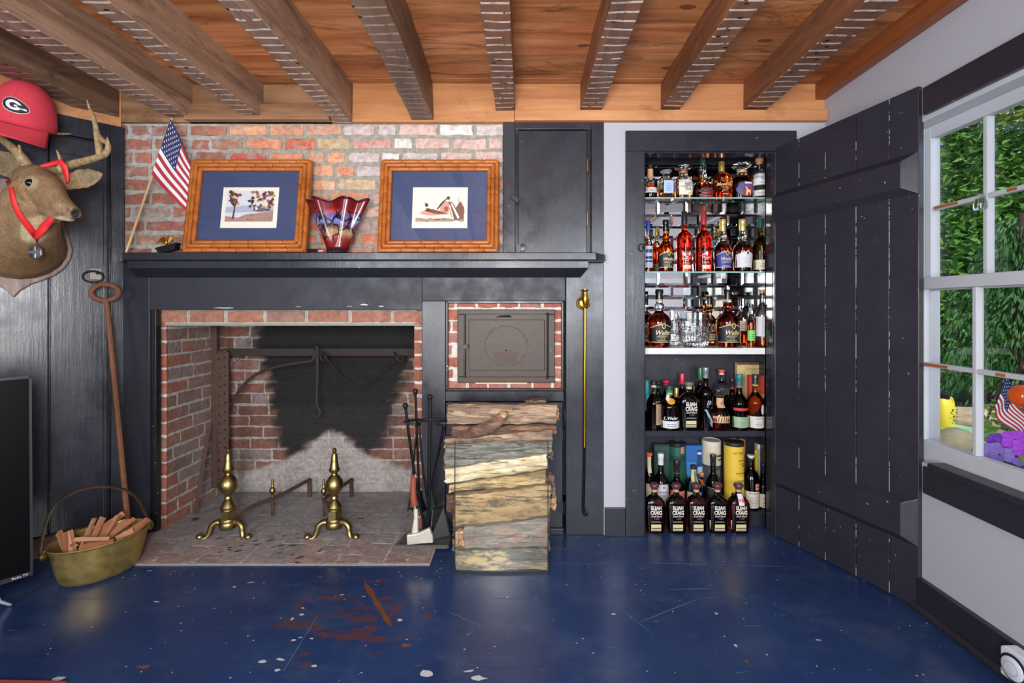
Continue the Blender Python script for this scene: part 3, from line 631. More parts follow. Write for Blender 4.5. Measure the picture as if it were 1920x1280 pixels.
# ---- bake oven door in its brick surround
bo = empty('bake_oven_door', (-.1, .01, .7), 'brown cast iron bake oven door set in brick', 'oven')
m = MB(); cols = []
bricks(m, cols, (OX0, .03, ZO1), (1, 0, 0), (0, 0, 1), (0, -1, 0), OX1 - OX0, ZO - ZO1, .10, .046, .012, lambda u, v, r: v if isinstance(u, tuple) else pick(r, [srgb(164, 98, 80), srgb(154, 94, 80), srgb(172, 116, 98), srgb(160, 112, 102)]), jit=.003, depth=.006, seed=14, skip=lambda u, v: .07 < u < .51 and .06 < v < .385)
bed(m, cols, (OX0, .031, ZO1), (1, 0, 0), (0, 0, 1), (0, -1, 0), OX1 - OX0, ZO - ZO1, lambda a, b, r: tuple(q * r.uniform(.9, 1.08) for q in srgb(208, 200, 192)), 30, 20); m.build('brick_surround', BRK, bo, smooth=50, cols=cols)
OVB = simple('brown_cast_iron', srgb(60, 51, 46), .5, .3, var=.3, vs=30, bump=.15)
dq = 2.285; P_ = lambda px, py, y=0: Vector(((px - CX) * dq / F, y, CZ - (py - CY) * dq / F))
def rect(mb, x0, y0, x1, y1, ya, yb): a, b = P_(x0, y0), P_(x1, y1); mb.box(a.x, b.x, ya, yb, b.z, a.z)
m = MB(); rect(m, 858, 580, 1040, 589, -.002, .03); rect(m, 858, 706, 1040, 717, -.002, .03); rect(m, 858, 589.2, 873, 705.8, -.0015, .03); rect(m, 1028, 589.2, 1040, 705.8, -.0015, .03); fr = m.build('frame', OVB, bo, smooth=0, bevel=.003)
m = MB()
for k in range(58): p = P_(859.5, 582 + k * 2.3, -.003); m.box(p.x - .0012, p.x + .004, -.0045, 0, p.z - .0012, p.z + .0012)
for k in range(78): p = P_(861 + k * 2.3, 581.5, 0); m.box(p.x - .0012, p.x + .0012, -.0045, 0, p.z - .002, p.z + .001); p = P_(861 + k * 2.3, 714.5, 0); m.box(p.x - .0012, p.x + .0012, -.0045, 0, p.z - .002, p.z + .001)
m.build('beaded_edge', OVB, fr, smooth=0)
m = MB(); rect(m, 873, 588, 1028, 707, .004, .02); pan = m.build('door_leaf', OVB, bo, smooth=0, bevel=.002)
m = MB(); rect(m, 879, 599, 1021, 694, -.003, .006); m.build('raised_panel', OVB, pan, smooth=0, bevel=.003)
OVH = simple('worn_cast_edges', srgb(92, 82, 75), .45, .4, var=.3)
m = MB()
for k in range(60):
    x = 880 + k * 2.35; m.ball(P_(x, 693.5, -.004), .0018, 6)
    if k < 38: m.ball(P_(880, 601 + k * 2.4, -.004), .0016, 6)
m.build('bead_row', OVH, pan)
m = MB(); c = P_(949, 647.5, -.003); n_ = 34
for k in range(n_):
    a = 2 * pi * k / n_; r0 = .1; p = c + Vector((r0 * 1.02 * cos(a), -.001, r0 * .96 * sin(a))); m.ball(p, .0062, 8, sc=(1.3, .5, .6), M=Matrix.Rotation(-a + .6 * (1 if k % 2 else -1) + pi / 2, 4, 'Y'))
m.build('wreath', OVH, pan)
m = MB(); pts = [P_(926, 657, -.004)] + [P_(949 + 23 * cos(a), 661 + 21 * sin(a), -.004) for a in [pi - pi * k / 14 for k in range(15)]] + [P_(971, 657, -.004), P_(960, 659, -.004), P_(949, 655, -.004), P_(938, 660, -.004)]
m.prism(pts, (0, .004, 0)); m.ball(P_(949, 656, -.006), .004, 8); m.build('draft_slide', simple('worn_rust_brown', srgb(58, 43, 34), .5, .4, var=.3), pan, smooth=0)
m = MB(); rect(m, 867, 645, 879, 652, -.02, .0); m.tube([P_(871, 589, -.006), P_(871, 645, -.006)], .003, 6); m.tube([P_(873, 652, -.014), P_(872, 664, -.012), P_(871, 708, -.006)], .004, 6); m.build('latch', OVB, pan)
m = MB(); m.tube([P_(1026.5, 588, -.004), P_(1026.5, 708, -.004)], .0045, 8); m.ball(P_(1026, 588, -.006), .006); m.ball(P_(1026, 707, -.006), .007); rect(m, 1031, 651, 1034, 661, -.006, 0); m.build('hinge_rod', BLACK, pan)
m = MB(); m.poly([P_(929, 594.5, -.0030), P_(940, 591, -.0030), P_(956, 590.5, -.0030), P_(959, 594.5, -.0030)]); m.build('broken_gap', SOOT, fr, smooth=0)
m = MB(); m.prism([P_(888, 717, .012), P_(990, 717, .012), P_(988, 719.5, .012), P_(893, 719.5, .012)], (0, .01, 0)); m.build('brass_strip', BRASS, bo, smooth=0)
# ================================================================ liquor cupboard
cb = empty('liquor_cupboard', (.885, .15, 0), 'black painted built-in liquor cupboard with mirror tiles and plank door', 'cupboard')
HX0, HX1, JX0, JX1, YJ, YB, ZT = X(1207), X(1448), .515, 1.262, .07, .295, 1.85
m = MB(); m.box(.4865, HX0, -.018, .0, 0, Z(285)); m.box(HX1 + .002, X(1490), -.018, 0, 0, Z(285)); m.box(.4865, X(1490), -.019, 0, Z(285), Z(247)); m.build('casing', NAVYG, cb, smooth=0, bevel=.003)
NAVYM = paint('navy_polished_jamb', srgb(44, 44, 54), rough=.1, chips=.75, bump=.05)
m = MB(); m.box(HX0 - .02, HX0, -.001, YJ, 0, ZT + .02); m.box(HX1, HX1 + .02, -.001, YJ, 0, ZT + .02); m.box(HX0, HX1, -.001, YJ, ZT, ZT + .02); m.build('jamb', NAVYM, cb, smooth=0, bevel=.0015)
m = MB(); m.box(HX0 + .003, HX0 + .012, .02, .034, 0, ZT); m.build('jamb_stop', NAVYG, cb, smooth=0, bevel=.002)
m = MB(); m.box(JX0 - .015, JX0, YJ, YB, 0, 1.935); m.box(JX1, JX1 + .015, YJ, YB, 0, 1.935); m.box(JX0 - .015, HX0, YJ - .012, YJ, 0, 1.935); m.box(HX1, JX1 + .015, YJ - .012, YJ, 0, 1.935); m.box(HX0, HX1, YJ - .012, YJ - .001, ZT + .02, 1.95); m.box(JX0 - .015, JX1 + .015, YJ, YB, 1.935, 1.95); m.build('side_panel', NAVY, cb, smooth=0)
m = MB(); m.box(JX0, JX1, YB, YB + .015, 0, 1.935); m.box(JX0, JX1, YB - .02, YB, .855, .868); m.build('back_panel', NAVYH, cb, smooth=0)
# bevelled mirror tiles in a running bond
m = MB(); tw, th, g = .150, .0615, .003; r = 0; z = .902; random.seed(31)
while z < 1.875:
    x = JX0 - (.075 if r % 2 else 0.0) - .02
    while x < JX1:
        a, b, c, d = max(x, JX0), min(x + tw, JX1), z, min(z + th, 1.88)
        if b - a > .02:
            ty, tx = random.uniform(-.006, .006), random.uniform(-.006, .006); e = .011
            Y0 = YB - .0015; f = lambda u, v, y: Vector((u, y + (u - a) * tx + (v - c) * ty, v))
            o4 = [f(a, c, Y0), f(b, c, Y0), f(b, d, Y0), f(a, d, Y0)]; i4 = [f(a + e, c + e, Y0 - .003), f(b - e, c + e, Y0 - .003), f(b - e, d - e, Y0 - .003), f(a + e, d - e, Y0 - .003)]
            m.rings([o4, i4], caps=False); m.poly(i4)
        x += tw + g
    z += th + g; r += 1
m.build('mirror_tile', MIRROR, cb, smooth=0)
EDG = simple('teal_glass_edge', srgb(140, 178, 176), .15, var=.15, vs=40)
SHG = glassmat('shelf_glass', (.86, .97, .94), .01, 1.5)
for z in (1.645, 1.2745):
    m = MB(); m.box(JX0, JX1, YJ + .002, YB - .006, z, z + .008); gs_ = m.build('glass_shelf', SHG, cb, smooth=0, bevel=.0008); m = MB(); m.box(JX0, JX1, YJ + .0008, YJ + .0018, z + .0005, z + .0075); m.build('polished_edge', EDG, gs_, smooth=0)
mb_ = NT('white_marble'); vn = mb_.ramp(mb_.noise(7, mb_.co((1, 2, 6), rot=(0, .5, 0)), detail=6, dist=1.5), [(.485, 0.0), (.5, 1.0), (.515, 0.0)]); mb_.set(mb_.mix(mb_.math('MULTIPLY', vn, .5), srgb(226, 226, 224), srgb(150, 150, 152)), .2)
m = MB(); m.box(JX0, JX1, YJ - .002, YB - .002, .868, .900); m.build('marble_shelf', mb_.m, cb, smooth=0, bevel=.002)
m = MB(); m.box(JX0, JX1, YJ - .002, YB, .4575, .4845); m.build('wooden_shelf', NAVYG, cb, smooth=0, bevel=.002)
m = MB(); m.box(JX0, JX1, .105, YB, -.01, .063); m.build('plinth_step', NAVY, cb, smooth=0, bevel=.002)
# the plank door, swung open against the window wall
hx, hy = 1.2045, -.012; fx, fy = 1.437, -.566
u = Vector((fx - hx, fy - hy, 0)); WD = u.length; u.normalize(); nv = Vector((u.y, -u.x, 0)); nv = -nv if nv.x > 0 else nv
OM = Matrix.Translation((hx, hy, 0)) @ Matrix(((u.x, -nv.x, 0, 0), (u.y, -nv.y, 0, 0), (0, 0, 1, 0), (0, 0, 0, 1)))   # local: x along the door, y into its thickness, away from the room
dr = empty('door', (hx, hy, 0)); dr.parent = cb; dr.matrix_parent_inverse = wm(cb).inverted()
def doorx(px):
    """distance from the hinge of a vertical line seen at px"""
    k = (px - CX) / F; return (k * (hy + CD) - hx) / (u.x - k * u.y)
cuts = [0.0] + [doorx(p) for p in (1498, 1547.5, 1605, 1667.5)] + [WD]
GAPN = NT('chipped_seam'); gz = GAPN.ramp(GAPN.noise(1, GAPN.co((1, 1, 13)), detail=4, rough=.75), [(.5, 0.0), (.53, 1.0)]); GAPN.set(GAPN.mix(gz, srgb(12, 12, 15), srgb(150, 148, 146)), .7); GAP = GAPN.m
m = MB(); zt = lambda x: lerp(1.866, 1.909, x / WD); random.seed(2)
for a, b in zip(cuts, cuts[1:]):
    a += .0008; b -= .0008; q = [Vector(p) for p in ((a, 0, .006), (b, 0, .006), (b, 0, zt(b)), (a, 0, zt(a)))]
    m.prism([OM @ p for p in q], (OM.to_3x3() @ Vector((0, .031, 0))))
m.build('plank', NAVYH, dr, smooth=0, bevel=.002)
for c in cuts[1:-1]:
    m = MB(); m.box(c - .0011, c + .0011, -.0002, .004, .008, zt(c) - .002, M=OM); m.build('worn_seam', GAP, dr, smooth=0)
def batten(ya, yb, yc, yd):
    # ya/yb: top and bottom seen at the hinge end, yc/yd at the free end
    x0, x1 = .004, doorx(1722)
    def z_(x, py): p = OM @ Vector((x, 0, 0)); return CZ - (py - CY) * (p.y + CD) / F
    za, zb, zc, zd = z_(x0, ya), z_(x0, yb), z_(x1, yc), z_(x1, yd)
    o4 = [(x0, 0, zb), (x1, 0, zd), (x1, 0, zc), (x0, 0, za)]; e, h = .028, .026; n4 = [(x0, -h, zb + e), (x1 - e * 1.6, -h, zd + e), (x1 - e * 1.6, -h, zc - e), (x0, -h, za - e)]
    m = MB(); m.rings([[OM @ Vector(p) for p in o4], [OM @ Vector(p) for p in n4]]); m.build('batten', NAVYH, dr, smooth=0, bevel=.002)
batten(362, 420, 283, 362); batten(866, 910, 935, 1026)
for z in (1.62, .3): m = MB(); m.tube([(hx - .004, hy - .012, z - .035), (hx - .004, hy - .012, z + .035)], .006, 8); m.build('hinge', BLACK, dr)
m = MB(); c = W(1203, 464, CD - .02); m.tube([c + Vector((.014 * cos(a), -.004, .018 * sin(a))) for a in [2 * pi * k / 16 for k in range(17)]], .003, 6); m.ball(c + Vector((.008, -.002, 0)), .006); m.build('latch_ring', IRON, cb)

# ================================================================ window
m = MB(); YC0, YC1 = WY0, WY1
wx0, wx1 = XR + .03, XR + .07   # sashes
fr0 = MB(); fr0.box(XR + .002, XR + .125, YC1 - .012, YC1, WZ0, WZ1); fr0.box(XR + .002, XR + .125, YC0, YC0 + .012, WZ0, WZ1); fr0.box(XR + .002, XR + .125, YC0, YC1, WZ1 - .02, WZ1); fr0.box(XR - .0, XR + .15, YC0 - .02, YC1 + .0, WZ0, WZ0 + .04)
win = fr0.build('window_1', WHITEP, smooth=0, bevel=.002); struct(win)
BSW = simple('bare_sash_wood', srgb(160, 92, 48), .6, var=.2)
def sash(x0, x1, z0, z1, rails, name):
    """one sash of six panes: stiles, rails, muntins, then each pane"""
    ya, yb = YC1 - .012, YC0 + .012; sw, mw = .026, .016
    m = MB(); m.box(x0, x1, ya - sw, ya, z0, z1); m.box(x0, x1, yb, yb + sw, z0, z1); m.box(x0, x1, yb + sw, ya - sw, z0, z0 + rails[0]); m.box(x0, x1, yb + sw, ya - sw, z1 - rails[1], z1)
    s = m.build(name, WHITEP, win, smooth=0, bevel=.003)
    n = 3; pw = (ya - yb - 2 * sw - (n - 1) * mw) / n; zm = (z0 + rails[0] + z1 - rails[1]) / 2
    m = MB()
    for k in range(1, n): y = ya - sw - k * pw - (k - 1) * mw; m.box(x0 + .004, x1 - .004, y - mw, y, z0 + rails[0], z1 - rails[1])
    m.build('muntin', WHITEP, s, smooth=0, bevel=.003); m = MB(); m.box(x0 + .0052, x1 - .0052, yb + sw, ya - sw, zm - mw / 2, zm + mw / 2); m.build('muntin', WHITEP, s, smooth=0, bevel=.003)
    for k in range(n):
        for a, b in ((z0 + rails[0], zm - mw / 2), (zm + mw / 2, z1 - rails[1])):
            y = ya - sw - k * (pw + mw); m = MB(); m.box((x0 + x1) / 2 + .004, (x0 + x1) / 2 + .007, y - pw - .003, y + .003, a - .003, b + .003); m.build('pane', PANE, s, smooth=0)
    for a, b in ((ya - sw - .01, ya - .13), (ya - .3, ya - .33)): m = MB(); m.box(x0 + .0035, x0 + .0065, b, a, zm - mw / 2 + .003, zm + mw / 2 - .003); m.build('worn_wood', BSW, s, smooth=0)
PANE = glassmat('window_glass', (.97, .99, .98), 0, 1.45)
def thin_glass(t):
    """thin clear pane: mostly see-through with a view-angle reflection that is the same from both sides"""
    tr = t.nodes.new('ShaderNodeBsdfTransparent'); gl = t.nodes.new('ShaderNodeBsdfGlossy'); gl.inputs['Roughness'].default_value = .01; lw = t.nodes.new('ShaderNodeLayerWeight'); pw = t.nodes.new('ShaderNodeMath'); pw.operation = 'POWER'; pw.inputs[1].default_value = 4.5; ad = t.nodes.new('ShaderNodeMath'); ad.operation = 'MULTIPLY_ADD'; ad.inputs[1].default_value = .75; ad.inputs[2].default_value = .035; mx = t.nodes.new('ShaderNodeMixShader')
    t.links.new(lw.outputs['Facing'], pw.inputs[0]); t.links.new(pw.outputs[0], ad.inputs[0]); t.links.new(ad.outputs[0], mx.inputs[0]); t.links.new(tr.outputs[0], mx.inputs[1]); t.links.new(gl.outputs[0], mx.inputs[2]); t.links.new(mx.outputs[0], t.nodes['Material Output'].inputs[0])
thin_glass(PANE.node_tree)
ZM = 1.19
sash(XR + .066, XR + .10, ZM - .025, WZ1 - .02, (.042, .045), 'upper_sash'); sash(XR + .03, XR + .064, WZ0 + .04, ZM + .022, (.075, .042), 'lower_sash')
m = MB(); m.box(XR + .012, XR + .026, YC1 - .02, YC1 - .012, 1.40, 1.43); m.ball((XR + .012, YC1 - .016, 1.415), .008); m.build('sash_latch', STEEL, win)
h_ = W(1839, 377, 1.57); m = MB(); m.lathe([(.001, .026), (.008, .024), (.012, .012), (.018, -.002), (.021, -.02), (.017, -.03), (.001, -.032)], h_, 14); tag(m.build('suction_hook', CLEAR), 'clear plastic suction hook stuck on a window pane', 'hook')

# ================================================================ outside the window
gr = MB(); gr.box(1.75, 9, -4, 8, -.32, -.3); struct(gr.build('ground_outside', simple('garden_ground', srgb(70, 74, 50), .9, var=.4), smooth=0))  # mottled olive-brown ground colour, the same all over
LEAF = [simple('spruce_green', srgb(58, 108, 44), .6, var=.6, vs=22), simple('leaf_green', srgb(100, 150, 56), .55, var=.6, vs=22), simple('dark_leaf_green', srgb(40, 82, 36), .6, var=.6, vs=22)]
BARK = simple('tree_bark', srgb(74, 58, 46), .9, var=.4)
def leafcloud(n, c, rad, size, rnd, mb, droop=0, long=1.6):
    for _ in range(n):
        while True:
            p = Vector((rnd.uniform(-1, 1), rnd.uniform(-1, 1), rnd.uniform(-1, 1)))
            if p.length < 1: break
        p = Vector((p.x * rad[0], p.y * rad[1], p.z * rad[2])) + Vector(c); s = size * rnd.uniform(.6, 1.4)
        d = Vector((rnd.gauss(0, 1), rnd.gauss(0, 1), rnd.gauss(0, .6) - droop)).normalized(); q = d.orthogonal().normalized(); q = (Matrix.Rotation(rnd.uniform(0, 6.28), 3, d) @ q)
        nn = d.cross(q) * s * .16
        a0, a1, b0, b1, b2, b3 = p - d * s * long * .5 - nn, p + d * s * long * .5 - nn, p + q * s * .34 - d * s * .3 + nn, p + q * s * .26 + d * s * .25 + nn * .6, p - q * s * .34 - d * s * .3 + nn, p - q * s * .26 + d * s * .25 + nn * .6
        v = [mb.b.verts.new(t_) for t_ in (a0, a1, b0, b1, b2, b3)]; mb._f([v[0], v[1], v[3], v[2]]); mb._f([v[0], v[4], v[5], v[1]])
def tree(name, x, y, h, clouds, li, label, seed, n, size, droop=.4):
    rnd = random.Random(seed); r = empty(name, (x, y, -.3), label, 'tree', 'trees outside the window')
    m = MB(); m.tube([(x, y, -.3), (x + .05, y, h * .4), (x, y + .05, h)], [.11, .08, .03], 8); m.build('trunk', BARK, r)
    m = MB()
    for c, rad, f in clouds: leafcloud(int(n * f), (x + c[0], y + c[1], c[2]), rad, size, rnd, m, droop)
    m.build('foliage', LEAF[li], r, smooth=0)
def spruce(name, x, y, h, label, seed, li=0, spread=1.1, z0=.15):
    rnd = random.Random(seed); r = empty(name, (x, y, -.3), label, 'tree', 'trees outside the window')
    m = MB(); m.tube([(x, y, -.3), (x, y, h)], [.1, .02], 8); m.build('trunk', BARK, r); m = MB()
    for _ in range(190):
        t = rnd.random() ** .8; z = lerp(z0, h, t); L = spread * (1 - t * .8) * rnd.uniform(.7, 1.1); a = rnd.uniform(0, 6.28); ax = Vector((cos(a), sin(a), 0)); sd = Vector((-sin(a), cos(a), 0))
        for k in range(46):
            s = rnd.uniform(.15, 1); p = Vector((x, y, z)) + ax * L * s + Vector((0, 0, -.32 * L * s * s)); w_ = .16 * (1.1 - s); off = sd * rnd.uniform(-1, 1) * w_ * 1.6 + Vector((0, 0, -rnd.uniform(0, .13)))
            d = (ax * .5 + off.normalized() * .6 + Vector((0, 0, -.75))).normalized(); q = d.cross(sd).normalized() if rnd.random() < .5 else sd; p += off; ll = rnd.uniform(.05, .10)
            m.poly([p, p + d * ll * .5 + q * .009, p + d * ll, p + d * ll * .5 - q * .009])
    m.build('foliage', LEAF[li], r, smooth=0)
spruce('spruce_tree', 4.2, 1.7, 1.9, 'drooping green spruce seen through the lower panes beyond the flag', 1, 0, 1.0)
tree('leafy_tree', 7.0, 4.9, 5.4, [((0, 0, 3.4), (1.9, 1.9, 1.9), 1), ((-.5, -.5, 1.5), (1.5, 1.5, 1.6), .6)], 1, 'tall bright broad-leaved tree filling the upper window panes', 3, 15000, .075)
tree('leafy_tree', 11.5, 9.5, 5.6, [((0, 0, 2.4), (2.4, 2.4, 3.0), 1)], 2, 'dark tree closing the view behind the bright one', 5, 9000, .14)
tree('leafy_tree', 10.5, 2.0, 5.2, [((0, 0, 2.2), (1.4, 3.2, 2.8), 1)], 2, 'dark tree further along the garden beyond the spruce', 6, 9000, .13)
tree('leafy_tree', 6.0, 9.8, 5.2, [((0, 0, 2.2), (2.6, 2.2, 2.8), 1)], 2, 'dark tree far off at the window stile side', 7, 9000, .13)
# stone wall, log, jug on its plate
def rock(c, r, sc, mt, label, seed, name='garden_rock'):
    rnd = random.Random(seed); m = MB(); m.ball((0, 0, 0), r, 16, sc=sc)
    for v in m.b.verts: v.co *= 1 + .12 * sin(v.co.x * 23 + seed) * cos(v.co.z * 31) + rnd.uniform(-.03, .03)
    for v in m.b.verts: v.co += Vector(c)
    tag(m.build(name, mt), label, 'rock')
STONE = simple('lichen_stone', srgb(136, 130, 104), .9, var=.5, vs=14, bump=.6)
pc = W(1788, 812, 2.93)
m = MB(); m.box(pc.x - .35, pc.x + .62, pc.y - .25, pc.y + .5, -.3, pc.z - .055); struct(m.build('stone_wall_top', STONE, smooth=0, bevel=.02))
rock(W(1795, 826, 2.8) + Vector((0, 0, -.02)), .11, (1.2, .9, .8), STONE, 'lichen covered rock under the plate outside the window', 5)
jc = W(1768, 801, 2.93)
m = MB(); m.lathe([(.001, 0), (.09, .0), (.135, .012), (.137, .016), (.09, .006), (.001, .005)], (jc.x + .05, jc.y, jc.z - .018), 28); tag(m.build('garden_plate', simple('green_white_glaze', srgb(150, 214, 176), .3, var=.35, vs=6)), 'pale green and white plate on the rock outside', 'plate')
jg = local(empty('yellow_jug', (jc.x, jc.y, jc.z - .01), 'yellow plastic jug with black cap outside the window', 'jug', rot=(0, 0, R(20))))
YEL = simple('yellow_plastic', srgb(232, 214, 62), .4, var=.06)
m = MB(); m.lathe([(.050, 0), (.058, .01), (.058, .10), (.056, .15), (.040, .185), (.024, .2)], n=24, e=3.5, sy=.8); m.build('body', YEL, jg)
m = MB(); m.lathe([(.032, .19), (.034, .2), (.034, .222), (.026, .228), (.0, .229)], n=16); m.build('cap', BLACK, jg)
m = MB(); m.tube(spline([(.03, 0, .195), (.07, 0, .18), (.085, 0, .13), (.08, 0, .07), (.055, 0, .04)]), .014, 8, flat=1.4); m.build('handle', YEL, jg)
m = MB()
for k in range(26): a, b = random.uniform(-.02, .05), random.uniform(.03, .13); m.box(a, a + random.uniform(.003, .012), -.0485, -.046, b, b + .004)
m.build('printed_label', simple('jug_print', srgb(70, 64, 30), .5), jg, smooth=0)
m = MB(); a = W(1776, 782, 3.25); m.tube([a, W(1858, 787, 3.2)], [.075, .085], 14); tag(m.build('garden_log', wood('weathered_log', srgb(150, 132, 100), srgb(206, 190, 156), 'x', 2, .8)), 'weathered pale log lying behind the yellow jug', 'log')
# window box with petunias, flags and an orange glass globe
bx = MB(); bx.box(XR + .14, XR + .30, -1.2, -.62, .37, .50); tag(bx.build('window_box', simple('green_box', srgb(60, 70, 56), .7), smooth=0), 'planter box of purple petunias below the window', 'planter')
PET = [simple('purple_petal', srgb(120, 54, 190), .6, var=.25), simple('pale_violet_petal', srgb(132, 112, 196), .6, var=.25), simple('magenta_petal', srgb(160, 60, 206), .6, var=.25)]
def flower(c, r, mt, nrm, label):
    f = empty('petunia', c, label, 'flower', 'petunias in the window box'); nrm = Vector(nrm).normalized(); Q = nrm.to_track_quat('Z', 'Y').to_matrix(); c = Vector(c); m = MB()
    def fn(i, j):
        a = i * 2 * pi; rr = r * j * (1 + .12 * cos(5 * a)); return c + Q @ Vector((rr * cos(a), rr * sin(a), .25 * r * (j ** .5) - .1 * r * j + .05 * r * cos(10 * a) * j))
    m.grid(fn, 30, 4); m.build('petals', mt, f, weld=True)
    m = MB(); m.ball(c + nrm * r * .12, r * .14, 8); m.build('throat', simple('flower_throat', srgb(60, 30, 90), .6) if 'flower_throat' not in bpy.data.materials else bpy.data.materials['flower_throat'], f)
for px, py, d_, r, k, lb in ((1855, 847, 1.62, .032, 1, 'pale violet petunia nearest the window muntin'), (1868, 826, 1.68, .026, 0, 'small purple petunia behind the pale violet one'), (1884, 832, 1.64, .026, 0, 'purple petunia in the middle of the window box'), (1904, 826, 1.58, .034, 2, 'large magenta petunia under the flags'), (1906, 856, 1.56, .03, 1, 'bluish violet petunia low in the window box'), (1893, 845, 1.62, .02, 2, 'little magenta petunia between the purple ones'), (1872, 852, 1.6, .024, 1, 'violet petunia low beside the pale violet one'), (1925, 842, 1.55, .034, 2, 'magenta petunia at the edge of view')):
    p = W(px, py, d_); p.x = max(p.x, XR + .16); flower(p, r, PET[k], (-.7, -.6, .5), lb)
rnd = random.Random(12); m = MB(); leafcloud(240, (XR + .23, -.82, .56), (.07, .30, .085), .035, rnd, m, -.2, 1.4); leafcloud(40, tuple(W(1850, 790, 1.72)), (.03, .03, .1), .025, rnd, m)
tag(m.build('petunia_leaves', LEAF[1], smooth=0), 'green petunia leaves in the window box', 'leaves', kind='stuff')
FW, FR_, FBL = simple('flag_white', srgb(226, 224, 226), .8, var=.04), simple('flag_red', srgb(170, 44, 58), .8, var=.08), simple('flag_blue', srgb(44, 50, 96), .8, var=.08)
def star(c, r, U, V, N):
    return [c + N + U * (r * (1 if k % 2 == 0 else .42) * sin(k * pi / 5)) + V * (r * (1 if k % 2 == 0 else .42) * cos(k * pi / 5)) for k in range(10)]
def flag_cloth(mb, fn, nrm, cu=.4, stars=True, nu=40):
    """fn(u along the stripes, v down the hoist); canton over the first cu of u and 7 of 13 stripes"""
    nv = 26; mb.grid(fn, nu, nv, mf=lambda i, j: 2 if (i < cu and j < 7 / 13) else (1 if int(j * 13) % 2 == 0 else 0))
    if not stars: return
    nrm = Vector(nrm)
    for r in range(9):
        for c in range(6 if r % 2 == 0 else 5):
            uu = cu * ((c + .5) / 6 if r % 2 == 0 else (c + 1) / 6); vv = 7 / 13 * (r + .8) / 9.6
            p = fn(uu, vv); U = (fn(uu + .01, vv) - p); V = (fn(uu, vv - .01) - p); s = 7 / 13 / 9.6 / .01 * .42
            sr = min(U.length * cu / 6 / .01 * .36, V.length * s * .9); mb.poly(star(p, sr, U.normalized(), V.normalized(), nrm * .0012), 0)
gf = empty('garden_flag', W(1898, 800, 1.62), 'small stars and stripes flag stuck in the window box', 'flag')
A, B_, C_, D_ = W(1884, 706, 1.70), W(1858, 766, 1.70), W(1932, 800, 1.62), W(1925, 840, 1.62)
def gfn(u_, v_): p = A.lerp(C_, u_).lerp(B_.lerp(D_, u_), v_); return p + Vector((.012 * sin(u_ * 9 + v_ * 2), 0, 0))
m = MB(); flag_cloth(m, gfn, (-.7, -.7, 0), .42); m.build('cloth', [FW, FR_, FBL], gf)
m = MB(); m.tube([A + Vector((.004, .004, .02)), W(1846, 800, 1.72)], .004, 6); m.build('stick', simple('dark_stick', srgb(60, 40, 30), .7), gf)
m = MB(); ce = W(1925, 900, 1.78)
def bfn(i, j):
    a = lerp(2.62, 1.1, i); rr = lerp(.06, .30, j); return ce + Vector((rr * .66 * cos(a) + .012 * sin(i * 40), rr * -.5 * cos(a) * -1 * .9, rr * sin(a)))
m.grid(bfn, 60, 6, mf=lambda i, j: int(i * 11) % 2); tag(m.build('bunting', [simple('old_white_cloth', srgb(214, 204, 184), .8), simple('old_red_cloth', srgb(160, 60, 50), .8)]), 'faded red and white striped bunting behind the flag', 'bunting')
gl_ = W(1917, 742, 1.60); m = MB(); m.ball(gl_, .038, 24); o = m.build('glass_globe', simple('orange_glass', srgb(214, 84, 22), .08, var=.35, vs=14)); tag(o, 'orange glass globe hanging outside beside the flag', 'globe')
